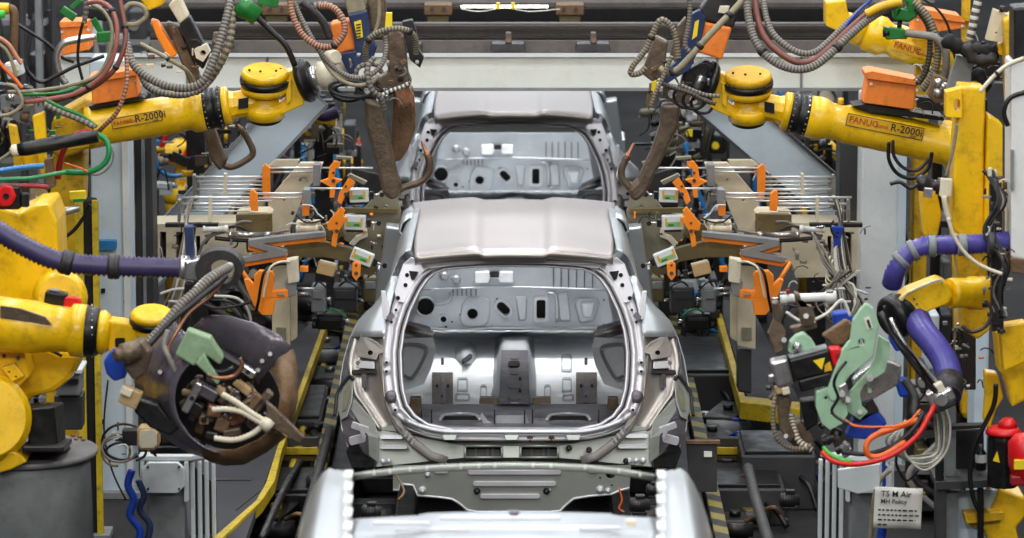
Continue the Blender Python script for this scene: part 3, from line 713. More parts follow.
# ---- nearest body shell at the bottom edge, roof panel not yet fitted
def make_near():
    MC[0] = -.027
    t = thing('car_body_shell', 'bare car body cut by the bottom edge, roof still open between white rails', 'car body', (X0,14.5,.6), 'car body shells on the line')
    for sd in (0,1):
        with mirrored(sd):
            prof = [(352,473),(345,471),(344,471.5),(337,470),(336,471),(330,468.5),(323,473),(316,484),(309,500),(303,517),(298,536),(294,560)]
            rows = []
            for j, Y in enumerate((15.12,15.06,14.7,14.2,13.7,13.2)):
                r = []
                for i, (x, y) in enumerate(prof):
                    p = P(x, y, 15.06); p.y = Y
                    if j == 0: p.z -= .02; 
                    p.x += .010*(15.06-Y)/1.3 * (1 if i < 5 else .1)*8*.6
                    r.append(p)
                rows.append(r)
            B().grid(rows).put('body_side', 'body_blue', t, solid=.004)
            b = B()
            for k in range(9):
                Y = 15.0-k*.21; p = P(348.5,472,15.06); p.y = Y; p.x += .048*(15.06-Y)/1.3; p.z += .004; b.box(p, (.03,.12,.008))
            b.put('weld_patch', 'white', t)
            b = B(); rows = []
            # side glass aperture: dark band along the outer slope
            for j, Y in enumerate((14.92,14.8,14.4,13.9,13.4)):
                a = P(306 if j else 311,508,15.06); c = P(299 if j else 307,536,15.06); a.y = c.y = Y
                k = .024*(15.06-Y)/1.3; a.x += k-.006; c.x += k-.006; a.z += .002
                rows.append([a, a.lerp(c,.5)+V((-.003,0,0)), c])
            B().grid(rows).put('window_aperture', 'olive_grey', t, solid=.003)
    # windscreen header: thin arched rail with weld tabs
    pts = [(352,477),(372,474),(400,471),(440,468),(480,466.5),(514,466),(548,466.5),(590,468.5),(625,472.5),(656,478)]
    rows = [[P(x,y+dv,15.06+do) for dv,do in ((-3,.03),(-2,0),(-.5,-.01),(.3,.005),(1.6,-.01),(2.6,0),(3,.03))] for x,y in pts]
    h = B().grid(rows).put('windscreen_header', 'body_grey', t, solid=.004)
    b = B()
    for x in (374,390,410,427,461,479,495,533,551,585,619,640): 
        y = interp(pts, x); b.pplate(rrect(x-1.4,y-2.6,x+1.4,y+1.6,1), 15.03, .012)
    b.put('weld_tab', 'paper', h, bevel=.002)
    # roof bow across the open roof
    rows = []
    for k in range(33):
        x = 350+ (657-350)*k/32; a = abs(x-514)/160; y0 = 512+5.5*a*a*(1)+ (2 if a > .6 else 0)
        rows.append([P(x, y0+dv, Y) for dv, Y in ((0,14.50),(2,14.46),(4,14.42),(5.0,14.36),(6.2-.8*math.cos(a*5),14.33),(9,14.25),(12-1.2*math.cos(a*4),14.2),(13,14.12),(17,14.1),(19,14.05),(24,13.95),(34,13.7))])
    bo = B().grid(rows).put('roof_bow', 'firewall', t, solid=.004)
    for x0,x1,y in ((372,430,524),(440,560,519),(580,620,529),(395,470,531),(520,600,534)):
        B().plate([P(x,y_,14.05) for x,y_ in stadium((x0+x1)/2,y,x1-x0,2.2)], (0,.03,0)).put('pressed_rib', 'galv_light', bo, bevel=.003)
    B().plate([P(x,y,14.28) for x,y in ((508,512),(520,512),(516,518),(512,518))], (0,.03,0)).put('bow_notch', 'galv_dark', bo)
    B().plate([P(x,y,14.0) for x,y in rrect(626,521,636,527,1)], (0,.03,0)).put('bow_tab', 'cream', bo, bevel=.002)
make_near(); MC[0] = X0
# ================================================================== THE HALL: floor, portal frame, overhead steel
struct(B().box((0,32,-.05), (34,64,.1)), 'floor', 'floor')
struct(B().box((0,64.1,5), (34,.2,10.2)), 'wall_back', 'wall')
for i in range(7):  # added glowing panels shaped as windows, so the metal has brightness to reflect
    x = -14.4+i*4.8; w_ = B(); w_.box((x,63.96,7.6),(4.2,.06,4.0)); wo = w_.put('window_%d' % (i+1), 'daylight', None); wo['kind'] = 'structure'
    fr = B()
    for u in (-2.15,-.7,.7,2.15): fr.box((x+u,63.9,7.6),(.08,.1,4.1))
    for v in (-2.05,0,2.05): fr.box((x,63.9,7.6+v),(4.3,.1,.08))
    fo_ = fr.put('trim_%d' % (i+1), 'mid_grey', None); fo_['kind'] = 'structure'
struct(B().box((-17.1,32,5), (.2,64,10.2)), 'wall_left', 'wall')
struct(B().box((17.1,32,5), (.2,64,10.2)), 'wall_right', 'wall')
YP = 23.4
t = thing('portal_frame', 'pale painted steel portal frame spanning the line with slanted braces', 'gantry', (X0,YP,0))
g = B(); g.hexa([P(60,89,YP),P(930,89,YP),P(930,89,YP+.4),P(60,89,YP+.4),P(60,56,YP),P(930,56,YP),P(930,56,YP+.4),P(60,56,YP+.4)])
beam = g.put('crossbeam', 'paint_beam', t, bevel=.01)
b = B(); b.hexa([P(60,57,YP-.05),P(930,57,YP-.05),P(930,57,YP+.5),P(60,57,YP+.5),P(60,53,YP-.05),P(930,53,YP-.05),P(930,53,YP+.5),P(60,53,YP+.5)]); b.put('top_flange', 'paint_grey', beam)
b = B(); b.hexa([P(60,91,YP-.06),P(930,91,YP-.06),P(930,91,YP+.3),P(60,91,YP+.3),P(60,88,YP-.06),P(930,88,YP-.06),P(930,88,YP+.3),P(60,88,YP+.3)]); b.put('bottom_flange', 'mid_grey', beam)
for x in (186, 266, 345, 716, 800): B().pplate([(x,57),(x+2.5,57),(x+2.5,88),(x,88)], YP-.01, .02).put('stiffener', 'mid_grey', beam)
def brace(x0, y0, x1, y1, w_, Y, m, edge):
    d = V((x1-x0, y1-y0)).normalized(); n = V((-d.y, d.x))*w_/2
    q = [(x0+n.x,y0+n.y),(x1+n.x,y1+n.y),(x1-n.x,y1-n.y),(x0-n.x,y0-n.y)]
    br = B().pplate(q, Y, .12).put('brace', m, t, bevel=.008)
    n2 = n*1.0; e = V((d.y,-d.x))*3
    for s_ in (1,-1):
        a = [(x0+n.x*s_,y0+n.y*s_),(x1+n.x*s_,y1+n.y*s_),(x1+n.x*s_*(1-5/w_),y1+n.y*s_*(1-5/w_)),(x0+n.x*s_*(1-5/w_),y0+n.y*s_*(1-5/w_))]
        B().pplate(a, Y-.05, .05).put('brace_flange', edge, br)
brace(312, 92, 118, 298, 44, YP+.15, 'paint_blue', 'mid_grey')
brace(706, 92, 850, 216, 46, YP+.15, 'paint_blue', 'dark_grey')
brace(285, 94, 200, 92, 10, YP+.1, 'paint_grey', 'mid_grey')
def column(x0, x1, ytop, Y, m, label, edges=(), name='steel_column', base=True, depth=.3):
    t = thing(name, label, 'column', P((x0+x1)/2, 400, Y)*1, None); z1 = P(0, ytop, Y).z
    a = P(x0, 300, Y).x; c = P(x1, 300, Y).x
    t.location.z = 0; t['_o'] = V((t.location.x, t.location.y, 0))
    B().hexa([(a,Y,0),(c,Y,0),(c,Y+depth,0),(a,Y+depth,0),(a,Y,z1),(c,Y,z1),(c,Y+depth,z1),(a,Y+depth,z1)]).put('shaft', m, t, bevel=.01)
    if base: B().box(((a+c)/2, Y+depth/2, .02), (c-a+.1, depth+.1, .04)).put('base_plate', 'mid_grey', t, bevel=.005)
    for ex0, ex1, em, dy in edges:
        a = P(ex0,300,Y).x; c = P(ex1,300,Y).x
        B().hexa([(a,Y-dy,0.02),(c,Y-dy,0.02),(c,Y-dy+.03,0.02),(a,Y-dy+.03,0.02),(a,Y-dy,z1),(c,Y-dy,z1),(c,Y-dy+.03,z1),(a,Y-dy+.03,z1)]).put('edge_strip', em, t)
    return t
cl = column(93, 131, 60, 21.9, 'paint_blue', 'pale blue box column behind the purple hose', ((125,131,'paint_grey',.04),))
B().pplate(rrect(96,241,116,250,1.5), 21.84, .06).put('switch_box', 'blue_hose', cl, bevel=.004)
b = B(); 
for q in ((101,289),(124,300),(100,420),(124,440)): b.pplate(rrect(q[0],q[1],q[0]+4,q[1]+4,.6), 21.88, .02)
b.put('bolt_hole', 'hole', cl)
column(133, 154, 92, 22.35, 'dark_grey', 'dark ribbed column beside the pale blue one', ((131,137,'hazard',.03),(144,147,'mid_grey',.03)), name='ribbed_post', base=False)
column(80, 97, 200, 20.9, 'black_matte', 'black post edged in safety yellow by the left turntable', ((77,85,'safety_yellow',.03),(94,100,'safety_yellow',.03)), name='guard_post', depth=.1)
column(860, 904, 96, 22.6, 'paint_grey', 'light grey column below the right robot forearm', ((896,904,'paint_blue',.03),))
column(838, 862, 120, 22.9, 'dark_grey', 'dark grey column behind the right clamping fixture', (), name='box_column')
column(912, 926, 62, 23.0, 'yellow_dirty', 'yellow post right of the light grey column', (), name='guard_post', depth=.1)
column(976, 990, 300, 20.6, 'paint_blue', 'slim pale blue column at the right edge', (), name='slim_column')
column(928, 940, 315, 21.6, 'paint_blue', 'slim pale blue column behind the violet hose', (), name='slim_column')
# grey door-like steel frame behind the left robots
for x0, x1, m, lab in ((40,47,'mid_grey','thin grey steel post behind the maroon hoses'),(56,60,'dark_grey','thinner dark post between the two grey posts'),(24,30,'dark_grey','dark post at the top left corner')):
    column(x0, x1, -60, 24.5, m, lab, (), name='frame_post', depth=.08)
# overhead machine deck above the portal beam: long rails
def rail(y0, y1, Y, m, name, label, x0=150, x1=935, depth=.25, parts=()):
    g = B(); g.hexa([P(x0,y1,Y),P(x1,y1,Y),P(x1,y1,Y+depth),P(x0,y1,Y+depth),P(x0,y0,Y),P(x1,y0,Y),P(x1,y0,Y+depth),P(x0,y0,Y+depth)])
    o = g.put(name, m, None, bevel=.006); tag(o, label, 'beam'); return o
rail(40, 53, 23.9, 'overhead', 'steel_rail', 'brown-grey steel rail resting right above the white crossbeam')
rail(25, 37, 24.6, 'overhead', 'steel_rail', 'grimy steel rail in the middle of the overhead stack')
rail(22, 25, 24.3, 'overhead_light', 'steel_rail', 'thin pale steel rail under the black gap')
rail(2, 8, 25.2, 'overhead', 'steel_rail', 'dark upper steel rail carrying the two tan blocks')
rail(-14, 3, 25.6, 'overhead_light', 'steel_rail', 'light grey steel girder along the top edge')
rail(8, 22, 26.4, 'black_matte', 'cable_tray', 'black cable tray filling the gap between the overhead rails')  # solid black bars stand in for the dark gaps between rails
rail(37, 40, 24.2, 'black_matte', 'cable_tray', 'black slot tray right above the brown-grey rail')
for x, lab in ((424,'tan steel block left of the ceiling tube lamp'),(556,'tan steel block right of the ceiling tube lamp'),(262,'tan steel block above the left welding gun')):
    t2 = thing('hanger_block', lab, 'bracket', P(x+14,22,25.0)); B().pplate([(x,5),(x+28,5),(x+28,15),(x,15)], 25.0, .2).put('clamp_plate', 'rust', t2, bevel=.006)
    B().pplate([(x+2,15),(x+26,15),(x+24,22.5),(x+4,22.5)], 25.04, .15).put('shoe', 'olive', t2, bevel=.006)
    B().cyl(P(x+8,9,24.99), P(x+8,9,24.96), .012).put('bolt', 'dark_steel', t2); B().cyl(P(x+20,9,24.99), P(x+20,9,24.96), .012).put('bolt', 'dark_steel', t2)
for x, lab in ((498,'dark clamp left of centre on the white crossbeam'),(583,'dark clamp right of centre on the white crossbeam'),(395,'dark clamp on the white crossbeam beside the left gun'),(205,'dark clamp on the crossbeam at far left')):
    t2 = thing('rail_clamp', lab, 'clamp', P(x+10,52,23.6)); B().pplate([(x-6,44),(x+26,44),(x+28,51),(x-8,51)], 23.7, .15).put('jaw', 'dark_steel', t2, bevel=.005)
    B().pplate([(x+8,33),(x+13,33),(x+14,44),(x+7,44)], 23.72, .08).put('lug', 'overhead', t2, bevel=.004); B().cyl(P(x+10.5,40,23.7), P(x+10.5,40,23.64), .015).put('pin', 'rust', t2)
t2 = thing('tube_lamp', 'thin lit tube lamp with yellow clips above the crossbeam', 'lamp', P(505,7,24.9))
B().cyl(P(461,6.5,24.9), P(548,6.5,24.9), .008).put('tube', 'tube_light', t2)
for x in (498, 513): B().pplate(rrect(x-2,3,x+2,9,1), 24.87, .05).put('clip', 'tag_yellow', t2)
hose('lamp_cable', 'thin slack cable under the tube lamp', [(461,9,24.9),(480,11.5,24.9),(505,8,24.9),(530,11.5,24.9),(560,9,24.9)], .5, 'cable_white', cat='cable')
# ================================================================== CONVEYOR AND WALKWAYS
def zplat(pts, z, th, m, name, parent=None, bevel=0):
    w = [PZ(x,y,z) for x,y in pts]; return B().plate(w, (0,0,-th)).put(name, m, parent, bevel)
t = thing('walkway', 'dark tread plate walkway edged in worn yellow left of the cars', 'walkway', PZ(270,440,0))
zplat([(308,325),(322,325),(276,450),(246,538),(150,538),(205,440),(252,380)], .3, .05, 'tread', 'tread_plate', t)
zplat([(322,325),(327,325),(282,450),(276,450)], .32, .07, 'safety_yellow', 'edge_strip', t, .005)
zplat([(276,450),(282,450),(275,480),(262,500),(222,538),(212,538),(256,500),(266,482)], .32, .07, 'safety_yellow', 'edge_strip', t, .005)
zplat([(222,420),(262,420),(261,421.5),(221,421.5)], .305, .01, 'seam', 'plate_joint', t); zplat([(200,478),(252,478),(251,480),(199,480)], .305, .01, 'seam', 'plate_joint', t); zplat([(236,508),(262,488),(262,489),(236,510)],.305,.01,'seam','plate_joint',t)
zplat([(214,390),(276,390),(275.5,391.2),(213,391.2)], .305, .01, 'seam', 'plate_joint', t)
t = thing('walkway', 'dark walkway with a yellow toe edge behind the green welding gun', 'walkway', PZ(760,400,0))
zplat([(718,300),(748,300),(800,402),(778,405),(748,398)], .3, .05, 'tread', 'tread_plate', t)
zplat([(712,300),(718,300),(745,396),(800,402),(800,409),(740,402)], .32, .10, 'safety_yellow', 'edge_strip', t, .005)
# conveyor machine frame under the cars
t = thing('conveyor', 'dark skid conveyor frame with rollers running under the cars', 'conveyor', (X0,22,0))
for sd in (0,1):
    with mirrored(sd):
        B().bar((-.55,15.5,.16),(-.55,33,.16),.10,.12).put('skid_rail', 'dark_steel', t, bevel=.01)
        B().bar((-.92,15.5,.12),(-.92,33,.12),.12,.16).put('side_rail', 'dark_grey', t, bevel=.01)
        B().bar((-1.03,16,.22),(-1.03,30,.22),.07,.03).put('hazard_strip', 'hazard', t)
        for k in range(9): B().cyl((-.75,16.5+k*1.4,.17),(-.62,16.5+k*1.4,.17),.06,seg=14).put('roller', 'dark_steel', t)
        for k in range(6): B().box((-.75,17+k*2.2,.05),(.5,.1,.1)).put('foot', 'dark_grey', t, bevel=.01)
for k in range(9): B().bar((-.84+X0,17.2+k*1.6,.06),(.84+X0,17.2+k*1.6,.06),.14,.09).put('cross_tie', 'dark_steel', t, bevel=.008)
# yellow cross bars
for x0, x1, lab in ((278,318,'short yellow cross bar between walkway and middle car'),(717,812,'long yellow cross bar right of the middle car')):
    t2 = thing('barrier_bar', lab, 'bar', PZ((x0+x1)/2,470,0)); Yb = 22.0
    B().hexa([P(x0,455,Yb),P(x1,455,Yb),P(x1,455,Yb+.08),P(x0,455,Yb+.08),P(x0,447,Yb),P(x1,447,Yb),P(x1,447,Yb+.08),P(x0,447,Yb+.08)]).put('bar', 'safety_yellow', t2, bevel=.006)
    B().pplate([(x0,438),(x1,438),(x1,446),(x0,446)], Yb+.03, .05).put('channel', 'dark_grey', t2, bevel=.005)
    B().pplate([(x0,456),(x1,456),(x1,461),(x0,461)], Yb+.03, .05).put('lower_channel', 'olive', t2, bevel=.005)
    for k in range(2):
        x = x0+6+k*(x1-x0-14); a = P(x,460,Yb+.06); B().hexa([(a.x,a.y,0),(a.x+.05,a.y,0),(a.x+.05,a.y+.05,0),(a.x,a.y+.05,0),(a.x,a.y,a.z),(a.x+.05,a.y,a.z),(a.x+.05,a.y+.05,a.z),(a.x,a.y+.05,a.z)]).put('leg', 'dark_grey', t2)
# floor-level drives and pipes beside the near car
def drive(px, py, Y, s_, lab, m='dark_steel', m2='black'):
    t2 = thing('drive_motor', lab, 'motor', P(px,py+8*s_,Y)); F = Fr(px,py,Y)
    B().lathe(F(-9*s_,0,0), F(8*s_,0,0), [(0,4.0*s_*F.s),(.1,6*s_*F.s),(.75,6*s_*F.s),(.8,4.6*s_*F.s),(1,4.6*s_*F.s)], 16).put('housing', m, t2)
    B().fbox(F,-4*s_,-9*s_,-3*s_,4*s_,-5*s_,3*s_).put('terminal_box', m2, t2, bevel=.005)
    for k in range(5): B().lathe(F((-7+k*2.4)*s_,0,0), F((-6.2+k*2.4)*s_,0,0), [(0,6.7*s_*F.s),(1,6.7*s_*F.s)], 16).put('cooling_fin', m2, t2)
    B().fbox(F,-7*s_,5*s_,-4*s_,6*s_,8*s_,4*s_).put('mounting_foot', m2, t2, bevel=.004)
for i, (x,y,Y,s_,lab) in enumerate(((727,470,21.8,1.3,'dark drive motor right of the middle car below the yellow bar'),(318,482,21.2,1.3,'dark drive motor between walkway and near car'),(372,512,18.5,1.2,'dark drive motor seen through the open roof at left'),(640,505,18.5,1.2,'dark drive motor seen through the open roof at right'),(720,340,25.5,1.5,'dark drive motor under the right clamping fixture'),(318,330,26,1.4,'dark drive motor under the left clamping fixture'),(705,385,24.5,1.3,'dark drive motor close behind the right quarter panel'),(790,500,19.9,1.2,'dark drive motor beside the right white pedestal'),(655,490,19.8,1,'small dark motor below the right bumper bracket'))): drive(x,y,Y,s_,lab)
for lab, pts, r, m in (('thick dark grey pipe slanting down right of the near car',[(748,468,20.8),(756,500,20.0),(770,545,19.0)],6,'dark_grey'),
    ('dark pipe running along the floor by the right walkway',[(716,300,27.5),(722,380,25),(728,450,22.8)],7,'mid_grey'),
    ('pale dusty pipe inside the right conveyor edge',[(696,330,27),(705,400,24.8),(712,470,22.4)],5,'dark_grey'),
    ('ribbed black hose inside the left conveyor edge',[(300,538,19),(316,480,20.5),(330,430,22.5)],5,'rubber'),
    ('hazard coloured rail between the left walkway and the cars',[(292,470,21.8),(312,400,24),(332,345,26.5)],4,'safety_yellow'),
    ('dark cable duct left of the near car',[(262,538,19.6),(284,490,20.8),(300,462,21.8)],4,'black'),
    ('brown tie rod seen through the open roof',[(398,500,19.4),(404,490,19.5),(392,470,19.8)],1.2,'rust'),
    ('orange cable hanging below the skirt at right',[(619,488,20.2),(622,500,20.2),(619,508,20.2),(624,512,20.2)],1,'orange_hose')):
    hose('floor_pipe' if 'cable' not in lab else 'floor_cable', lab, pts, r, m, cat='pipe' if 'cable' not in lab else 'cable')
for k, (x,y,z,sx,sy,sz,m,lab) in enumerate(((700,380,.1,.35,1.2,.25,'dark_grey','dark grey steel box on the floor close to the right quarter panel'),(735,495,.1,.5,.6,.2,'dark_grey','dark junction box right of the near car'),(306,420,.1,.22,1.0,.2,'dark_grey','dark junction box left of the middle car'),(300,500,.1,.3,.6,.2,'black','black junction box in front of the short yellow bar'),(775,480,.1,.4,.6,.3,'dark_grey','dark junction box beside the right white pedestal'))):
    p = PZ(x,y,z); t2 = thing('junction_box', lab, 'box', (p.x,p.y,0)); B().box((p.x,p.y,sz/2),(sx,sy,sz)).put('housing', m, t2, bevel=.01)
    B().box((p.x,p.y,sz+.01),(sx*.9,sy*.9,.02)).put('lid', 'black', t2, bevel=.004)
    B().tube([(p.x+sx*.3,p.y-sy/2,sz*.6),(p.x+sx*.4,p.y-sy/2-.1,sz*.5),(p.x+sx*.5,p.y-sy/2-.15,.03)],.015,4).put('cable', 'black', t2)
# grey plate hung right of the middle car
t2 = thing('splash_plate', 'dark grey flat plate with a white tag right of the bumper', 'plate', P(700,500,20.9))
B().pplate([(686,443),(717,443),(717,492),(690,492)], 20.9, .02).put('sheet', 'dark_grey', t2, bevel=.003); B().pplate([(704,452),(712,452),(712,457),(704,457)], 20.88, .02).put('tag', 'paper', t2)
B().pplate([(686,441),(720,441),(720,444),(686,444)], 20.88, .04).put('hanging_rail', 'rust', t2)
# ================================================================== CLAMPING FIXTURES (one each side)
def fixture(sd):
    side = 'left' if not sd else 'right'
    who = 'by the dark gun' if not sd else 'by the green gun'
    with mirrored(sd):
        YA, YB = 22.9, 22.3
        t = thing('clamping_fixture', 'beige clamping fixture with chrome guide rods, '+('on the side of the purple hose' if not sd else 'on the side of the violet hose'), 'fixture', P(282,420,22.5)*1, 'clamping fixtures flanking the car')
        B().pplate([(268,200),(300,163),(323,163),(320,174),(306,190),(296,214),(290,228),(290,250),(272,250),(268,226)], YA, .06, [circ(300,180,1.4,8), circ(284,200,1.4,8)]).put('side_frame', 'beige', t, bevel=.006)
        B().pplate([(272,246),(290,246),(290,346),(272,350)], YB+.2, .12).put('upright', 'beige', t, bevel=.008)
        B().pplate([(290.5,290),(297,292),(297,338),(290.5,342)], YB+.25, .06).put('upright_flange', 'beige', t, bevel=.005)
        B().pplate([(276,350),(290,349),(290,392),(276,394)], YB+.3, .15).put('pedestal', 'dark_grey', t, bevel=.01)
        B().pplate([(276,328),(286,328),(286,340),(276,340)], YB+.18, .02).put('label_plate', 'olive_grey', t)
        B().pplate([(268,166),(275,160),(300,160),(296,168)], YA+.25, .05).put('rear_frame', 'beige', t, bevel=.005)
        # base box with openings
        bb = B().pplate([(152,224),(272,222),(272,262),(236,262),(232,278),(152,276)], YA-.1, .3, [rrect(160,232,166,262,1),rrect(176,232,184,268,1),rrect(196,236,200,262,1),rrect(246,240,266,254,2)]).put('base_frame', 'beige', t, bevel=.006)
        B().pplate([(155,227),(270,227),(270,258),(155,270)], YA+.1, .02).put('cavity_back', 'dark_grey', bb)
        B().pplate([(236,215),(272,214),(272,232),(236,232)], YB, .04, [circ(240,219,.8,6),circ(268,219,.8,6),circ(268,228,.8,6)]).put('adapter_plate', 'olive', t, bevel=.004)
        B().pplate([(240,212),(268,212),(272,215),(236,215)], YB+.02, .2).put('adapter_cap', 'beige', t, bevel=.003)
        # rods
        for x0, x1, y, Y, r in ((196,263,177,YA,1.3),(197,263,181.5,YA,1.1),(197,263,185,YA+.1,.8),(196,263,189.5,YA,1.5),(200,263,193.5,YA+.1,.8),
                                (268,316,168,YA-.05,1.3),(270,312,172,YA-.05,1.2),(322,373,168,YA-.1,1.0),
                                (176,252,197.5,YB,1.2),(180,250,204,YB,1.5),(182,250,211,YB,.9),(184,250,207.5,YB+.1,.7),
                                (256,304,193.5,YB,1.3),(258,304,198,YB,1.2),(311,366,188.5,YB-.05,1.0),(206,272,201,YB+.3,.8)):
            B().cyl(P(x0,y,Y), P(x1,y,Y), r*Y/FPX, seg=12).put('guide_rod', 'rod', t)
        for x, y0, y1, Y, m in ((225,174,196,YA-.03,'cream'),(194,175,197,YA-.03,'steel'),(198,178,199,YA,'steel'),(210,197,222,YB-.03,'cream'),(179,200,222,YB-.03,'steel'),(185,198,220,YB,'steel'),(304,190,203,YB-.02,'steel'),(318,164,182,YA-.1,'steel')):
            B().pplate(rrect(x-1.6,y0,x+1.6,y1,1), Y, .05).put('rod_support', m, t, bevel=.003)
        B().pplate(rrect(303,190,310,204,1), YB-.1, .12).put('rod_block', 'mid_grey', t, bevel=.004); B().pplate(rrect(313,165,320,186,1), YA-.2, .12).put('rod_block', 'mid_grey', t, bevel=.004)
        for pts, Y in (([(262,168),(265,164),(270,168),(270,200),(264,202),(262,190)],YA-.08),([(250,192),(253,190),(257,194),(258,211),(251,211),(249,202)],YB-.08),([(302,201),(309,201),(309,216),(302,216)],YB-.05)):
            B().pplate(pts, Y, .05).put('orange_guide', 'orange', t, bevel=.004)
        B().pplate([(165,223.5),(218,223.5),(218,227.5),(165,227.5)], YB-.06, .05).put('crossbar', 'black', t, bevel=.003)
        cbl = 'gun_blue' if not sd else 'blue'
        B().pplate([(184,227),(196,227),(194,240),(195,258),(191,270),(187,270),(185,255),(187,240)], YB-.12, .05, [circ(190,233,1.5,8)]).put('blue_bracket', cbl, t, bevel=.004)
        # cylinders and valves on the base
        for x0, y, x1, r, m in ((203,229,228,4,'white'),(228,235,270,3.4,'steel'),(296,229,318,4.2,'cream'),(291,238,320,3.5,'steel')):
            F = Fr(x0,y,YB-.05); L = x1-x0; B().lathe(F(0,0), F(L,0), [(0,r*F.s),(.1,r*F.s),(.1,r*.8*F.s),(.85,r*.8*F.s),(.85,r*F.s),(1,r*F.s)], 16).put('cylinder', m, t)
        B().pplate([(296,222),(320,222),(320,242),(296,242)], YB+.05, .1, [rrect(300,226,306,231,1)]).put('valve_block', 'beige', t, bevel=.005)
        # Z shaped orange arm
        za = [(296,234.5),(252,243),(270,249.5),(237,263)]
        zp = [(325,232),(326,237),(285,241.5),(264,244),(288,250),(286,256),(245,263),(240,258.5),(268,252),(248,246),(248,240),(290,235)]
        zo = B().pplate([(x,y+4) for x,y in zp], YB-.24, .06).put('z_arm', 'orange', t, bevel=.004)
        B().pplate(zp, YB-.27, .06).put('arm_top', 'mid_grey', zo, bevel=.004)
        B().tube([P(237,262,YB-.3),P(252,287,YB-.3)], .012, 1, 6).put('stay', 'orange', t)
        # olive carrier arms
        B().pplate([(284,243),(300,240.5),(325,242),(350,248),(370,259),(378,268),(372,276),(362,274),(348,262),(325,257.5),(300,257.5),(284,259)], YB-.1, .06, [circ(310,244,1,6)]).put('carrier_arm', 'olive', t, bevel=.006)
        B().pplate([(340,216),(362,212),(375,196),(386,188),(397,196),(401,212),(401,240),(396,256),(392,264),(376,262),(360,248),(344,240)], YA-.25, .05, [circ(386,206,1.5,8), circ(391,231,1.2,8)]).put('carrier_plate', 'olive_grey', t, bevel=.005)
        B().pplate([(300,228),(340,222),(345,236),(330,243),(300,241)], YB+.15, .05).put('carrier_plate', 'olive', t, bevel=.005)
        B().pplate([(340,208),(398,209),(398,213),(340,213)], YA-.3, .03).put('stiffener', 'olive', t)
        B().pplate([(352,168),(384,176),(398,190),(380,196),(352,182)], YA+.3, .05).put('rear_plate', 'dark_steel', t, bevel=.005)
        scatter(t, (292,200,338,262), 34, YB+.05, ('steel','dark_steel','black','mid_grey','cream','brown_steel','black','olive_grey'), 5+sd)
        scatter(t, (158,226,236,300), 36, YB-.02, ('steel','dark_steel','black','mid_grey','cream','brown_steel','black','olive_grey'), 15+sd)
        scatter(t, (262,170,330,196), 14, YA+.1, ('dark_steel','black','steel','olive_grey'), 25+sd)
        scatter(t, (340,205,398,262), 16, YA-.33, ('dark_steel','black','cream','steel','orange'), 35+sd, dep=.1, smax=7)
        # clamps
        n = 0
        def clamp(pts, Y, lab):
            c = thing('toggle_clamp', lab, 'clamp', P(pts[-1][0], pts[-1][1], Y), 'orange toggle clamps beside the car roof')
            B().pplate(pts, Y, .035).put('jaw', 'orange', c, bevel=.004)
            x = sum(p[0] for p in pts)/len(pts); y = sum(p[1] for p in pts)/len(pts)
            B().cyl(P(x,y+3,Y-.012), P(x,y+3,Y+.05), .011, seg=10).put('pivot_pin', 'dark_steel', c)
            B().cyl(P(x,y-5,Y-.008), P(x,y-5,Y+.04), .007, seg=10).put('pivot_pin', 'dark_steel', c)
            B().pplate([(x-5,y+4),(x+2,y+1),(x+3,y+7),(x-4,y+9)], Y+.036, .04).put('bracket', 'black', c, bevel=.003)
        sw = side
        clamp([(334,161),(341,162),(340,167),(335.5,169),(334.5,178),(342.5,180),(336,184),(334,198),(329.5,198),(330,187),(320,181.5),(328,178.5),(329.5,167)], YA-.3, 'topmost of three stacked orange clamps '+who)
        clamp([(349,177),(355.5,182.5),(352,187),(347,193),(341,205),(337,201),(339,194)], YB-.15, 'slanted middle one of three orange clamps '+who)
        clamp([(341,207),(345,211),(343,216),(347,218),(339,231),(337,239),(336,247.6),(331,245.7),(332,237),(334,230),(328.5,231),(326.7,224)], YB-.22, 'long lowest of three stacked orange clamps '+who)
        clamp([(352,264),(356,261),(361,264),(360,276),(356,281),(352,276)], YB-.3, 'small orange clamp under the tilted white box '+who)
        B().pplate([(336,156.5),(352,157.5),(351,160),(336,159)], YA-.3, .05).put('pressure_pad', 'olive_grey', t, bevel=.002)
        B().plate([P(x,y,YB-.15) for x,y in ((347,176),(350,174),(367,182),(364,185))], (0,.05,0)).put('pressure_pad', 'olive_grey', t, bevel=.002)
        B().plate([P(x,y,YA-.3) for x,y in ((392,247),(398,244),(400,250),(396,257),(392,254))], (0,.03,0)).put('locating_tip', 'orange', t, bevel=.003)
        B().plate([P(x,y,YA-.3) for x,y in ((362,228),(367,229),(368,237),(360,240),(354,246),(349,244),(356,236),(362,234))], (0,.03,0)).put('locating_hook', 'cream', t, bevel=.003)
        # sensor / cylinder boxes with green and yellow labels
        for (x, y, wd, ht, an, Y, lab) in ((359,196,19,13,-2,YB-.1,'upper white cylinder box with a green label '),(355,223,21,14,2,YB-.12,'middle white cylinder box with a green label '),(362,257.5,22,13,22,YB-.25,'tilted white cylinder box with a green label ')):
            c = thing('power_clamp', lab+who, 'clamp cylinder', P(x,y+ht/2,Y), 'white power clamp cylinders'); F = Fr(x,y,Y,an)
            B().fbox(F,-wd/2,-ht/2,0,wd/2,ht/2,10).put('body', 'paint_grey', c, bevel=.004)
            B().fbox(F,-wd/2+2,-1,-.4,wd/2-4,ht/2-3,0).put('label_patch', 'green_label', c)
            B().fbox(F,-wd/2+1,-ht/2+1,-.5,-wd/2+3,ht/2-3,0).put('label_patch', 'plate_yellow', c); B().fbox(F,wd/2-5,-ht/2+2,-.6,wd/2-3,ht/2-4,-.1).put('label_patch', 'plate_yellow', c)
            B().fbox(F,-1,1,-.7,wd/2-6,3,-.2).put('label_stripe', 'green', c)
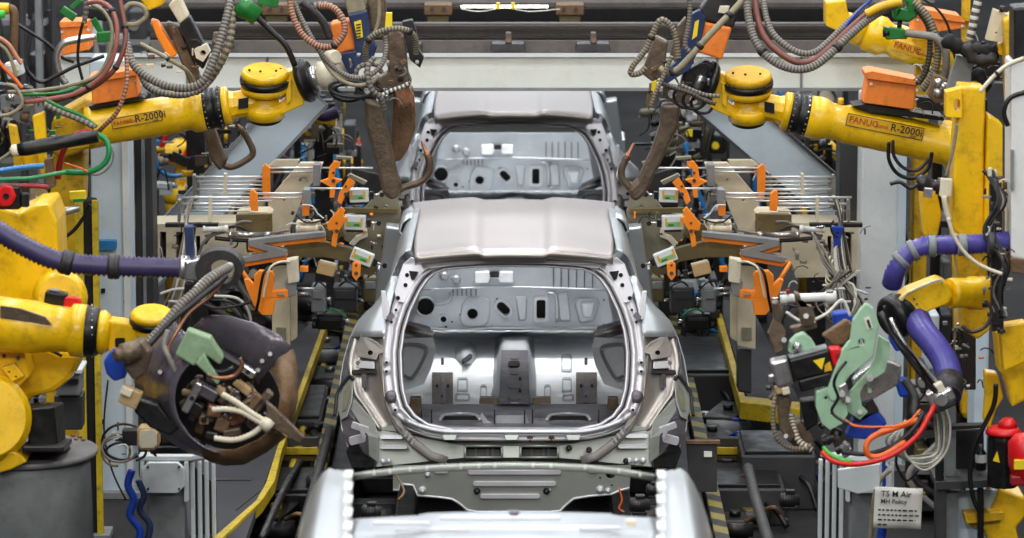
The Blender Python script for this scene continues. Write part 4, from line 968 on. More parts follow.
            B().fbox(F,-wd/2+2,ht/2,1,wd/2-2,ht/2+2.5,9).put('cap', 'black', c, bevel=.003)
            B().cyl(F(wd/2,0,4), F(wd/2+14,0,4), 1.3*F.s, seg=10).put('piston_rod', 'steel', c)
            B().fbox(F,wd/2+1,-3.5,1,wd/2+5,4,8).put('cap', 'black', c, bevel=.003); B().cyl(F(wd/2+13,0,2),F(wd/2+13,0,7),2.4*F.s,seg=12).put('rod_eye', 'black', c)
        c = thing('valve_unit', 'small tan valve box below the curved arm '+who, 'valve', P(326,278,YB-.2)); F = Fr(326,269.5,YB-.2,14)
        B().fbox(F,-9,-6,0,9,6,9).put('body', 'wood', c, bevel=.005); B().fbox(F,-8,-7.5,1,9,-6,8).put('lid', 'beige', c, bevel=.002); B().fbox(F,-7,6,2,7,8.5,7).put('foot', 'black', c, bevel=.002); B().cyl(F(9,1,4),F(22,2,4),1.2*F.s,seg=8).put('piston_rod','steel',c); B().fbox(F,14,-3,1,19,5,8).put('rod_guide','black',c,bevel=.003)
        # orange lower block with cylinder head
        c = thing('locator_unit', 'orange locator block with pale cylinder head '+who, 'locator', P(266,316,YB-.45)); Y = YB-.45
        B().pplate([(254,276),(259,271),(272,272),(274,276),(273,291),(288,290),(288,297),(275,301),(273,315),(262,315),(254,306),(247,290),(244,280),(248,279),(254,285)], Y, .06, [circ(259,300,1.4,8), rrect(277,293,284,297,1)]).put('body', 'orange', c, bevel=.006)
        B().pplate([(286,260),(298,258),(299,282),(288,284)], Y, .08).put('cylinder_head', 'cream', c, bevel=.006); B().pplate([(284,281),(296,281),(296,295),(288,298)], Y+.02, .08).put('cylinder', 'mid_grey', c, bevel=.006)
        B().cyl(P(297,288,Y+.05),P(314,289,Y+.05),.008,seg=8).put('piston_rod','steel',c); B().cyl(P(297,293,Y+.05),P(308,294,Y+.05),.008,seg=8).put('piston_rod','steel',c)
        B().pplate([(300,267),(308,267),(308,272),(300,272)], Y+.1, .05).put('stop', 'orange', c, bevel=.002)
        hose('air_hose', 'black looped air hose over the orange locator '+who, [(286,264,Y-.02),(275,265,Y-.06),(265,271,Y-.1),(261,285,Y-.1),(259,298,Y-.08),(256,312,Y-.04)], 1.6, 'black', n=5, cat='hose')
        hose('air_hose', 'cream air line above the orange locator '+who, [(290,262,Y-.02),(280,262,Y-.06),(270,268,Y-.1),(266,283,Y-.1),(263,298,Y-.1)], 1.2, 'cream', n=5, cat='hose')
        # grey cable bundle falling down the outer end
        for k in range(14):
            r = random.Random(k+50*sd); a = r.uniform(-3,3); x = 160+k*2.8
            hose('signal_cable', 'grey cable hanging from the fixture end '+who, [(196+a,196+k%5*3,YB+.05),(190+a*.6-k*.4,205+k,YB-.02),(180+k*1.2,250+a,YB-.12),(172+k*1.5+a,290,YB-.15),(x-8+a*2,335+a*3,YB-.1)], r.choice((.9,1.1,1.3)), r.choice(('hose_grey','cable_white','hose_tan','hose_grey','rubber')), n=5, seg=6, group='cables hanging beside the fixture '+who, cat='cable')
        for k, (pts, r_, m) in enumerate((([(205,236),(222,232),(240,222),(252,222)],1.6,'hose_grey'),([(205,244),(215,232),(236,226),(250,232)],1.4,'rubber'),([(198,256),(206,240),(225,232),(262,234),(290,230)],1.5,'hose_grey'),([(215,238),(235,240),(262,240),(284,234)],2.2,'dark_steel'),([(160,294),(176,289),(196,290),(206,298),(190,302),(168,301)],1.4,'cable_white'),([(214,296),(236,298),(248,310),(252,330)],1.6,'cable_white'),([(210,300),(230,302),(242,314),(248,332)],1.4,'black'),([(196,300),(215,308),(240,305),(255,300)],1.5,'rubber'),([(302,205),(312,206),(318,214),(326,220)],.9,'cable_white'),([(296,215),(305,222),(316,222),(326,218)],1,'black'))):
            hose('air_hose', ['grey hose arching over the fixture base ','black hose under the grey arching hose ','long grey hose along the fixture base ','thick dark hose below the base plate ','white coiled cable under the base ','white cable curving down to the gun ','black cable curving down beside the white one ','dark slack hose below the base ','thin white cable at the clamps ','thin black cable at the clamps '][k]+who, [(x,y,(YB+.0-.01*k) if k < 4 else YB-.15-.02*k) for x,y in pts], r_, m, n=5, seg=7, cat='hose')
        # machinery seen below the arms
        for k, (x,y,wd,ht,m,lab) in enumerate(((345,300,24,26,'dark_grey','green-grey gearbox low behind the fixture '),(372,290,18,24,'olive','brown slide block close to the car shoulder '),(330,322,26,16,'black','black actuator under the gearbox '),(318,300,14,26,'mid_grey','grey plate carrier below the fixture '))):
            c = thing('slide_unit', lab+who, 'machine', P(x,y+ht/2,24.2-.2*k)); F = Fr(x,y,24.2-.2*k)
            B().fbox(F,-wd/2,-ht/2,0,wd/2,ht/2,30).put('housing', m, c, bevel=.01); B().fbox(F,-wd/2+2,-ht/2+3,-1.5,wd/2-3,-1,0).put('cover', 'mid_grey' if k%2 else 'dark_grey', c, bevel=.004)
            B().cyl(F(-wd/2-5,ht/4,4),F(-wd/2,ht/4,4),3.5*F.s,seg=12).put('motor_cap','black',c); B().cyl(F(wd/2,0,4),F(wd/2+6,0,4),2.2*F.s,seg=12).put('shaft','steel',c)
            B().tube([F(-wd/4,-ht/2,4),F(0,-ht/2-5,2),F(wd/3,-ht/2-3,0),F(wd/2+4,-ht/2+4,0)],1*F.s,4,6).put('cable','black' if k != 2 else 'green_hose',c)
fixture(0); fixture(1)
# ================================================================== ROBOTS
def top_robot(s, cx, cy, Y, label, ex, ey, lettering):
    """forearm with wrist; s = +1 wrist points right, -1 wrist points left; (ex, ey): elbow end of the forearm"""
    q = lambda du, dv, dw=0: P(cx+s*du, cy+dv, Y+dw*Y/FPX)
    k = Y/FPX
    t = thing('welding_robot', label, 'robot', P(ex, ey+300, Y))
    # wrist housing on a near-vertical axis, leaning to the viewer
    up = lambda v: q(0, v, v*.28)
    B().lathe(up(20), up(-5), [(0,17*k),(.05,20*k),(.45,21.5*k),(.5,20*k),(.6,14*k),(1,15*k)], 28).put('wrist_drum', 'yellow', t)
    B().lathe(up(24), up(19), [(0,14*k),(.3,17*k),(1,18*k)], 28).put('wrist_seal', 'black', t)
    B().lathe(up(-5), up(-13), [(0,21*k),(.3,24*k),(1,24*k)], 28).put('wrist_drum', 'yellow', t)
    rg = B().lathe(up(-13), up(-19), [(0,25*k),(1,25.5*k)], 28).put('bearing_ring', 'black', t)
    for i in range(14):
        a = -PI*.05-i*PI*.9/13; c = up(-16); B().cyl(c+V((math.cos(a)*25.3*k, math.sin(a)*25.3*k,0)), c+V((math.cos(a)*26*k, math.sin(a)*26*k,0)), .6*k, seg=6).put('bolt', 'mid_grey', rg)
    cp_ = B().lathe(up(-19), up(-27), [(0,23.5*k),(.5,24*k),(.8,23.5*k),(1,21*k)], 28).put('wrist_cap', 'yellow' if s > 0 else 'plate_yellow', t)
    for i in range(6):
        a = i*PI/3+.3; c = up(-27); B().cyl(c+V((math.cos(a)*16*k, math.sin(a)*16*k,-.002)), c+V((math.cos(a)*16*k, math.sin(a)*16*k,.008)), 1.2*k, seg=6).put('bolt', 'black', cp_)
    # yoke and flange towards the gun
    B().plate([q(*p, -8) for p in ((12,-22),(36,-30),(40,-8),(39,8),(16,18),(10,10),(20,2),(22,-12))], (0,26*k,0)).put('yoke', 'yellow', t, bevel=.008)
    B().plate([q(*p, -12) for p in ((20,-16),(26,-18),(26,4),(22,8))], (0,5*k,0)).put('yoke_rib', 'yellow', t, bevel=.004)
    B().lathe(q(35,-15,0), q(47,-19,-2), [(0,20*k),(.3,23*k),(.6,23*k),(.62,19*k),(1,18*k)], 28).put('tool_flange', 'black', t)
    fl_ = B().lathe(q(46,-18,-2), q(54,-21,-3), [(0,12*k),(.7,12*k),(1,10*k)], 20).put('tool_changer', 'steel', t)
    for i in range(7):
        a = 2*PI*i/7; B().cyl(q(53,-20.6+9*math.sin(a),-3+9*math.cos(a)), q(55,-21+9*math.sin(a),-3+9*math.cos(a)), 1.3*k, seg=6).put('bolt', 'black', fl_)
    # neck and rings along the forearm axis
    ax = V((ex-cx, ey-cy)); 
    A = lambda d, dv=0, dw=0: P(cx-s*d*0+ax.normalized().x*d, cy+3+ax.normalized().y*d+dv, Y+dw*k)
    B().lathe(A(8), A(36), [(0,13*k),(.3,14*k),(.8,14*k),(1,16*k)], 10, smooth=False).put('wrist_neck', 'yellow', t, bevel=.01)
    B().plate([A(17,-5,-15.2),A(27,-5,-15.2),A(27,5,-15.2),A(17,5,-15.2)], (0,3*k,0)).put('neck_window', 'black_matte', t)
    B().lathe(A(35), A(43), [(0,17*k),(.2,19.5*k),(.9,20*k),(1,18*k)], 32).put('wrist_ring', 'yellow', t)
    br = B().lathe(A(42), A(62), [(0,19.5*k),(.1,20.5*k),(.45,20.5*k),(.5,19.5*k),(.55,20.5*k),(.95,21*k),(1,20*k)], 32).put('joint_band', 'black', t)
    d = (A(62)-A(42)).normalized(); e1 = d.cross(V((0,0,1))).normalized(); e2 = d.cross(e1)
    for ring_d in (45, 59):
        for i in range(20):
            a = 2*PI*i/20; n_ = e1*math.cos(a)+e2*math.sin(a)
            if n_.y < .2: B().cyl(A(ring_d)+n_*20.4*k, A(ring_d)+n_*21.6*k, .9*k, seg=6).put('bolt', 'mid_grey' if ring_d == 45 else 'steel', br)
    L = ax.length
    tb = B().lathe(A(61), A(L), [(0,21*k),(.06,21.8*k),(.10,21.5*k),(.14,18.5*k),(.22,18.2*k),(.25,20*k),(.27,19.5*k),(.9,19.5*k),(.92,21.5*k),(1,21.5*k)], 36).put('forearm_tube', 'yellow', t)
    B().cyl(A(95,-19,0), A(95,-25,0), 3*k, seg=10).put('lifting_eye', 'yellow', t)
    # rating plate on the tube with its lettering
    ang = -math.degrees(math.atan2(-(ax.y)*(1 if ax.x > 0 else -1), abs(ax.x)))
    return t, A, k, ang
rt, A, k, ang = top_robot(1, 265, 97, 21.0, 'upper yellow robot arm on the side of the looped maroon hoses', 88, 125, '')
def plate_text(t, px, py, Y, ang, items, wd, ht):
    F = Fr(px, py, Y, ang)
    pl = B().fbox(F, 0, -ht/2, -.2, wd, ht/2, 1).put('rating_plate', 'plate_yellow', t)
    b = B()
    for a, c in (((0,-ht/2),(wd,-ht/2)),((0,ht/2),(wd,ht/2)),((0,-ht/2),(0,ht/2)),((wd,-ht/2),(wd,ht/2))): b.tube([F(*a,-.3), F(*c,-.3)], .35*F.s, 1, 5)
    b.put('plate_border', 'brown_steel', pl, whole=True)
    for s, u, v, size, m in items: text(s, F, u, v, -.35, size, m, pl, 'lettering')
yk = 20.2*k
plate_text(rt, 112, 124, 21.0-yk, -10.5, (('FANUC', 1.5, 2.2, 4.2, 'logo_red'),('Robot', 13.5, 1.8, 3.0, 'logo_red'),('R-2000i', 23, 2.6, 7.2, 'ink'),('165F', 40, 5.2, 2.2, 'ink')), 50, 10)
B().pplate([(84,100),(112,104),(112,146),(86,150),(60,160),(48,150),(52,118)], 21.05, .4).put('elbow_housing', 'yellow_dirty', rt, bevel=.03)
B().pplate([(52,150),(84,150),(80,300),(74,470),(46,470),(44,300)], 21.3, .3).put('upper_arm', 'yellow_dirty', rt, bevel=.03)
# orange junction box carried on the forearm
def jbox(lab, pts, Y, lidpts, d=.2):
    t = thing('terminal_box', lab, 'box', P(pts[2][0], pts[2][1], Y)); B().pplate(pts, Y, d).put('housing', 'orange_box', t, bevel=.008)
    B().pplate(lidpts, Y-.02, d+.03).put('lid', 'orange_box', t, bevel=.005)
    for q in (pts[0], pts[1]): B().cyl(P(q[0]*.93+pts[2][0]*.07, q[1]+6, Y-.01), P(q[0]*.93+pts[2][0]*.07, q[1]+6, Y), .008, seg=8).put('lid_screw', 'steel', t)
    return t
jb = jbox('orange terminal box riding on the upper left robot forearm', [(91,80),(136,75),(138,97),(92,105)], 20.9, [(88,77),(137,69),(138,75),(90,83)])
B().pplate([(88,106),(142,96),(145,99),(90,110)], 20.92, .2).put('mounting_tray', 'black', jb, bevel=.005)
jbox('orange box high up behind the looped maroon hoses', [(60,26),(88,24),(90,50),(62,56)], 22.2, [(59,22),(88,21),(88,26),(60,28)])
rt, A, k, ang = top_robot(-1, 748, 100, 21.0, 'upper yellow robot arm lettered in red on the side of the violet hoses', 962, 146, '')
plate_text(rt, 847, 119, 21.0-20.2*k, 11.5, (('FANUC', 2, 2.4, 6.4, 'logo_red'),('Robot', 29, 1.8, 3.6, 'logo_red'),('R-2000i', 44, 2.6, 7.4, 'ink'),('165F', 64, 5.4, 2.4, 'ink')), 77, 12)
B().pplate([(948,126),(968,130),(985,150),(990,420),(962,420),(955,190),(944,160)], 21.2, .3).put('upper_arm', 'yellow_dirty', rt, bevel=.03)
jb = jbox('orange terminal box riding on the upper right robot forearm', [(868,78),(917,84),(914,110),(863,103)], 20.9, [(865,73),(872,71),(918,80),(918,86),(866,79)])
B().pplate([(852,106),(866,104),(944,117),(944,121),(870,113)], 20.92, .2).put('mounting_tray', 'black', jb, bevel=.005)
# third forearm behind, top right
t = thing('welding_robot', 'yellow robot forearm farther back at top right, bearing small red lettering', 'robot', P(960,300,22.9)); Y = 22.9; k = Y/FPX
B().lathe(P(862,30,Y), P(960,62,Y), [(0,15*k),(.05,19*k),(.2,20*k),(.26,16*k),(.3,15.5*k),(.34,17.5*k),(1,18*k)], 30).put('forearm_tube', 'yellow', t)
B().lathe(P(840,20,Y), P(864,30,Y), [(0,10*k),(.5,12*k),(.6,17*k),(1,18*k)], 24).put('wrist_ring', 'yellow', t)
B().pplate([(826,2),(846,0),(850,24),(840,32),(826,26)], Y-.1, .2).put('wrist_yoke', 'yellow', t, bevel=.01)
F = Fr(892, 44, Y-18.3*k, 17.5); pl = B().fbox(F, 0, -5, 0, 60, 5, 1).put('rating_plate', 'plate_yellow', t)
text('FANUC', F, 2, 2.2, -.3, 6, 'logo_red', pl); text('Robot', F, 26, 2, -.3, 3.4, 'logo_red', pl); text('R', F, 40, 2.6, -.3, 7, 'ink', pl)
B().pplate([(940,50),(985,60),(990,400),(960,400),(950,120)], Y+.1, .3).put('upper_arm', 'yellow_dirty', t, bevel=.03)
jbox('orange box behind the green hose clamp at top right', [(914,14),(962,20),(966,28),(912,36)], 22.6, [(918,8),(960,16),(966,23),(912,16)])
# ================================================================== C-TYPE WELDING GUNS hanging from the wrists
def cgun(label, body, Y):
    t = thing('spot_welding_gun', label, 'welding gun', P(395,200,Y)); return t
gl = thing('spot_welding_gun', 'brown steel spot welding gun on the left robot wrist, electrode by the rear car', 'welding gun', P(392,200,21.0)); Y = 20.9
B().pplate([(364,98),(381,103),(398,178),(402,186),(399,197),(391,201),(383,194),(366,128)], Y, .12).put('lower_arm', 'brown_steel', gl, bevel=.018)
B().pplate([(393,84),(413,88),(415,129),(408,150),(400,162),(391,160)], Y+.3, .12).put('rear_arm', 'rust', gl, bevel=.015)
B().tube([P(x,y,Y+.04) for x,y in ((393,194),(405,187),(418,183),(427,176),(430,166),(428,156))], .019, 6, 12).put('electrode_shank', 'brown_steel', gl)
B().lathe(P(428.5,158,Y+.04), P(421.5,141,Y+.04), [(0,.019),(.3,.017),(.35,.011),(.8,.009),(1,.004)], 12).put('electrode_tip', 'copper', gl)
B().pplate([(348,15),(366.6,11),(371,37),(377,47),(373,60),(357.5,71.5),(349,75.6),(342,61),(339,54),(355.5,51),(353,33)], Y-.05, .08, [circ(358.5,54.5,2.4,10), [(x,y) for x,y in stadium(350.5,63,10,3,75)]]).put('side_plate', 'gun_blue', gl, bevel=.006)
B().pplate([(354,22),(361,20),(363,37),(357,39)], Y-.06, .02).put('warning_label', 'tag_yellow', gl)
b = B()
for i in range(5): b.pplate([(356,24.5+i*3),(360.5,23.6+i*3),(360.8,24.8+i*3),(356.3,25.7+i*3)], Y-.064, .01)
b.put('label_text', 'ink', gl, whole=True)
B().pplate([(330,24),(351,20),(356,49),(338,54),(332,38)], Y, .18).put('transformer', 'orange_box', gl, bevel=.01)
B().pplate([(344,-5),(362,-5),(366,11),(348,15)], Y, .16).put('actuator', 'hose_tan', gl, bevel=.01)
B().pplate([(366,-6),(384,-6),(388,34),(378,40),(370,30)], Y+.1, .15).put('actuator_housing', 'brown_steel', gl, bevel=.012)
B().pplate([(386,36),(397,28),(404,36),(408,74),(412,84),(400,90),(380,92),(376,80),(388,72)], Y+.02, .14).put('gun_body', 'brown_steel', gl, bevel=.012)
B().pplate([(402,22),(412,20),(416,30),(419,50),(424,58),(420,68),(410,60),(406,42)], Y+.1, .08, [circ(417,62,2.2,8)]).put('knuckle', 'dark_steel', gl, bevel=.008)
B().pplate([(386,13),(392,13),(392,27),(385,27)], Y, .04).put('tag', 'tag_yellow', gl)
B().pplate([(394,88),(408,85),(414,96),(416,118),(410,104),(398,108)], Y-.02, .05).put('copper_shunt', 'copper', gl, bevel=.006)
B().pplate([(356,80),(392,78),(398,92),(372,104),(354,98)], Y+.05, .12).put('pivot_block', 'dark_steel', gl, bevel=.01)
for q in ((368,90),(386,86)): B().cyl(P(*q,Y+.03), P(*q,Y+.06), .022, seg=14).put('pivot_pin', 'steel', gl)
B().lathe(P(306,79,21), P(352,70,20.95), [(0,.05),(.3,.05),(.32,.075),(.6,.075),(.62,.05),(1,.05)], 20).put('mounting_hub', 'cream', gl)
gr = thing('spot_welding_gun', 'brown steel spot welding gun on the right robot wrist, electrode by the rear car', 'welding gun', P(634,200,21.0))
B().pplate([(662,104),(681,104),(678,128),(652,182),(645,195),(636,202),(630,199),(628,190),(638,180),(652,150),(660,126)], Y, .12).put('lower_arm', 'brown_steel', gr, bevel=.018)
B().tube([P(x,y,Y+.04) for x,y in ((636,194),(628,186),(622,178),(622,168),(627,157))], .019, 6, 12).put('electrode_shank', 'brown_steel', gr)
B().lathe(P(626.5,159,Y+.04), P(634,143,Y+.04), [(0,.019),(.3,.017),(.35,.011),(.8,.009),(1,.004)], 12).put('electrode_tip', 'copper', gr)
B().pplate([(642,74),(656,36),(668,42),(664,76),(652,82)], Y+.02, .1).put('gun_body', 'brown_steel', gr, bevel=.01)
B().pplate([(678,26),(686,17),(688,34),(676,62),(670,58)], Y+.05, .08).put('knuckle', 'brown_steel', gr, bevel=.008)
B().pplate([(692,14),(700,10),(706,18),(700,46),(690,70),(676,78),(664,86),(660,78),(676,62),(684,44)], Y-.05, .08, [circ(681,66,2,8)]).put('side_plate', 'gun_blue', gr, bevel=.006)
B().pplate([(695,22),(699,20),(697,36),(692,40)], Y-.06, .02).put('warning_label', 'tag_yellow', gr)
B().pplate([(704,22),(732,28),(722,60),(696,52)], Y-.02, .18).put('transformer', 'orange_box', gr, bevel=.01)
B().pplate([(700,10),(712,-6),(742,-6),(734,28),(704,20)], Y, .16).put('actuator', 'dark_steel', gr, bevel=.01)
B().pplate([(720,6),(730,6),(727,14),(718,13)], Y-.02, .04).put('connector', 'cream', gr, bevel=.004)
B().pplate([(684,72),(706,60),(716,66),(712,90),(694,96),(680,88)], Y+.04, .12).put('mounting_block', 'dark_steel', gr, bevel=.01)
B().pplate([(664,84),(684,88),(708,96),(706,106),(684,104),(662,98)], Y+.03, .1).put('pivot_block', 'brown_steel', gr, bevel=.01)
for q in ((672,94),(694,100)): B().cyl(P(*q,Y+.0), P(*q,Y+.04), .022, seg=14).put('pivot_pin', 'steel', gr)
B().pplate([(650,84),(657,82),(656,102),(648,110),(646,104)], Y-.03, .05).put('copper_shunt', 'rust', gr, bevel=.006)
B().pplate([(652,82),(657,81),(655,92),(651,94)], Y-.05, .03).put('tag', 'tag_yellow', gr)
# third gun, top left, seen past the hoses
g3 = thing('spot_welding_gun', 'dark spot welding gun hanging at upper left with an orange cover and bent tip', 'welding gun', P(228,168,21.7)); Y = 21.6
B().pplate([(189,16),(209,56),(203,70),(192,60),(179,24)], Y, .12).put('actuator_housing', 'black', g3, bevel=.01)
B().pplate([(168,5),(178,-4),(188,17),(179.5,24)], Y-.02, .14).put('actuator', 'cream', g3, bevel=.008)
B().pplate([(166,22),(178,26),(197,70),(204,90),(192,92),(176,50)], Y+.03, .1).put('gun_body', 'brown_steel', g3, bevel=.01)
B().pplate([(150,20),(157,22),(177,55),(169,60),(157,38)], Y-.03, .12).put('cover', 'orange', g3, bevel=.008)
B().pplate([(136,-6),(166,-8),(163,5),(148,11)], Y-.1, .16).put('cap', 'yellow', g3, bevel=.01)
B().pplate([(192,90),(205,88),(214,128),(222,150),(228,160),(220,172),(210,160),(203,132)], Y, .1).put('lower_arm', 'brown_steel', g3, bevel=.015)
B().tube([P(x,y,Y+.04) for x,y in ((218,162),(230,167),(243,162),(253,153),(247,138),(240,128))], .018, 6, 12).put('electrode_shank', 'brown_steel', g3)
B().lathe(P(242,131,Y+.04), P(238,124,Y+.04), [(0,.014),(.5,.010),(1,.005)], 10).put('electrode_tip', 'copper', g3)
B().pplate([(194,50),(206,44),(210,52),(203,62),(196,58)], Y-.1, .08, [circ(203,53,3,10)]).put('cable_lug', 'cream', g3, bevel=.004)
# ================================================================== LOWER LEFT ROBOT and its shielded gun
def ell(cx, cy, rx, ry, a0=0, a1=360, n=24, rot=0):
    c, s = math.cos(math.radians(rot)), math.sin(math.radians(rot)); out = []
    for i in range(n+1 if a1-a0 < 360 else n):
        a = math.radians(a0+(a1-a0)*i/n); x, y = rx*math.cos(a), ry*math.sin(a); out.append((cx+x*c-y*s, cy+x*s+y*c))
    return out
Y = 18.6; k = Y/FPX
t = thing('welding_robot', 'big yellow robot at the left edge with a thick forearm and round base joint', 'robot', P(20,470,Y))
ft = B().lathe(P(-30,322,Y), P(86,331,Y), [(0,30*k),(.55,27*k),(.7,24*k),(.86,23*k),(.88,27*k),(1,27*k)], 36).put('forearm_tube', 'yellow', t)
B().plate([P(x,y,Y-27*k) for x,y in ((0,306),(22,309),(45,317),(52,325),(30,322),(0,318))], (0,4*k,0)).put('scuffed_patch', 'brown_steel', ft, bevel=.004)
br = B().lathe(P(85,331,Y), P(99,332,Y), [(0,26*k),(.1,26.5*k),(.9,25*k),(1,23*k)], 32).put('joint_band', 'black', t)
for i in range(12):
    a = PI*1.0*i/11+PI; B().cyl(P(92+0,331+24.5*math.cos(a),Y+24.5*k*math.sin(a)), P(92,331+26.8*math.cos(a),Y+26.8*k*math.sin(a)), 1*k, seg=6).put('bolt', 'steel', br)
B().lathe(P(98,332,Y), P(110,333,Y), [(0,22*k),(.5,23*k),(1,18*k)], 28).put('wrist_ring', 'yellow', t)
B().plate([P(*q,Y-13*k) for q in ((108,320),(124,322),(142,332),(150,346),(146,358),(130,352),(108,352))], (0,26*k,0)).put('wrist_neck', 'yellow', t, bevel=.012)
B().plate([P(*q,Y-13.6*k) for q in rrect(115,338,125,347,1.5)], (0,3*k,0)).put('neck_window', 'black_matte', t)
up = lambda v: P(152,326+v,Y+v*.28*k)
B().lathe(up(8), up(-2), [(0,19*k),(.5,22*k),(1,20*k)], 26).put('wrist_drum', 'yellow', t)
B().lathe(up(-2), up(-8), [(0,23*k),(1,23*k)], 26).put('bearing_ring', 'black', t)
B().lathe(up(-8), up(-15), [(0,22*k),(.6,22*k),(1,18*k)], 26).put('wrist_cap', 'yellow', t)
B().plate([P(*q,Y-10*k) for q in ((140,340),(148,336),(163,338),(168,346),(160,358),(150,362),(142,356))], (0,18*k,0)).put('yoke', 'yellow', t, bevel=.01)
# body masses
B().pplate([(-5,205),(20,214),(34,206),(50,204),(57,222),(60,300),(45,310),(-5,310)], Y+.55, .4).put('arm_casting', 'yellow', t, bevel=.04)
B().lathe(P(60,297,Y+.9), P(60,297,Y+.35), [(0,.13),(.9,.13),(1,.10)], 30).put('joint_cover', 'yellow', t)
B().pplate([(-5,336),(22,337),(60,352),(82,353),(76,372),(70,380),(55,392),(30,398),(20,420),(-5,420)], Y+.25, .3).put('arm_casting', 'yellow', t, bevel=.03)
B().lathe(P(-14,418,Y+.25), P(-14,418,Y-.15), [(0,.21),(.8,.21),(.83,.19),(1,.18)], 40).put('base_joint', 'yellow', t)
B().pplate([(-5,350),(24,352),(30,376),(18,388),(-5,384)], Y+.05, .2).put('cover_plate', 'yellow', t, bevel=.01)
for q in ((4,356),(18,358),(22,374)): B().cyl(P(*q,Y+.05), P(*q,Y+.03), .009, seg=8).put('bolt', 'black', t)
B().pplate([(2,368),(14,364),(24,376),(12,382)], Y, .05, [circ(9,372,1.3,6),circ(16,377,1.3,6)]).put('cable_clamp', 'yellow', t, bevel=.006)
B().pplate([(-5,448),(14,452),(22,456),(27,462),(10,470),(-5,474)], Y-.1, .3).put('bumper_stop', 'yellow', t, bevel=.01)
B().tube([P(x,y,Y+.2) for x,y in ((22,352),(36,347),(52,351),(62,356))], .008, 5).put('cable', 'black', t)
mo = thing('servo_motor', 'black servo motor with a bright red cap at the left edge', 'motor', P(10,212,Y+.3)); F = Fr(8,196,Y+.25)
B().fbox(F,-14,-10,0,12,14,16).put('housing', 'black', mo, bevel=.012); B().fplate(F, [(-12,-6),(-4,-12),(5,-10),(9,0),(4,9),(-8,10)], -6, 0).put('cap', 'red', mo, bevel=.012); B().cyl(F(-1,-1,-8), F(-1,-1,-6), 3*F.s).put('cap_screw', 'black', mo); B().fbox(F,12,-2,3,20,12,12).put('connector','black',mo,bevel=.006)
mo = thing('servo_motor', 'black servo motor with a dark red plug above the left forearm', 'motor', P(60,310,Y+.1)); F = Fr(58,301,Y+.05,8)
B().fbox(F,-14,-8,0,8,6,16).put('housing', 'black', mo, bevel=.01); B().fplate(F,[(6,-5),(20,-6),(24,0),(20,5),(6,5)],-2,8).put('plug', 'red', mo, bevel=.008); B().fbox(F,-10,-10,3,0,-8,12).put('lid','mid_grey',mo,bevel=.004)
# purple corrugated hose with its collars, swivel ring
t = thing('corrugated_hose', 'thick dark purple hose crossing from the left edge to the round cable collar', 'hose', P(90,280,18.2))
B().tube([P(*q) for q in ((-12,224,18.3),(20,244,18.25),(55,260,18.2),(90,265,18.2),(140,267,18.2),(190,268,18.2))], 10.5*18.2/FPX, 10, 16, rib=.022, ribamp=.10).put('sleeve', 'purple', t)
for (x0,y0,x1,y1,m) in ((61,261,73,264,'rubber'),(108,266.5,120,267,'rubber'),(180,267.5,190,268,'steel')):
    B().lathe(P(x0,y0,18.2), P(x1,y1,18.2), [(0,.048),(.1,.056),(.4,.058),(.5,.053),(.6,.058),(.9,.056),(1,.048)], 20).put('hose_clamp', m, t)
t = thing('cable_collar', 'black round collar gripping a fan of cables above the dark gun', 'collar', P(216,290,18.1)); Yc = 18.1
B().pplate(ell(219,270,24,20,n=28), Yc, .14, [ell(222,272,13,12,n=20)]).put('ring', 'rubber', t, bevel=.012)
B().pplate([(184,262),(200,258),(204,270),(200,282),(184,280)], Yc+.02, .1).put('hinge_block', 'steel', t, bevel=.01)
B().pplate([(184,226),(193,226),(194,262),(186,262)], Yc+.1, .05).put('hanger_strap', 'gun_blue', t, bevel=.006)
B().pplate([(185,282),(193,282),(190,320),(184,340),(176,370),(168,366),(180,320)], Yc+.08, .06).put('support_arm', 'black', t, bevel=.008)
for k_, (pts, r, m, lab) in enumerate((([(228,268,18.0),(214,276,17.9),(198,290,17.85),(180,306,17.8),(160,330,17.75),(140,352,17.7)],5.0,'hose_grey','thick grey ribbed hose leaving the black collar'),
    ([(226,276,17.95),(212,288,17.85),(192,304,17.8),(170,322,17.75),(148,346,17.7)],3,'rubber','dark hose below the thick grey ribbed hose'),
    ([(230,266,18.05),(218,272,17.95),(206,280,17.9),(196,290,17.85)],4,'cable_white','white braided sleeve inside the collar'),
    ([(224,280,17.95),(208,298,17.85),(190,312,17.8),(178,330,17.75),(168,350,17.72),(176,370,17.7)],2,'copper','coppery thin cable under the collar'),
    ([(168,330,17.7),(164,345,17.68),(170,360,17.66),(176,372,17.66)],3,'hose_grey','short grey hose ending on the green box'))):
    hose('power_hose', lab, pts, r, m, rib=(3 if r > 3.5 else 0), n=6)
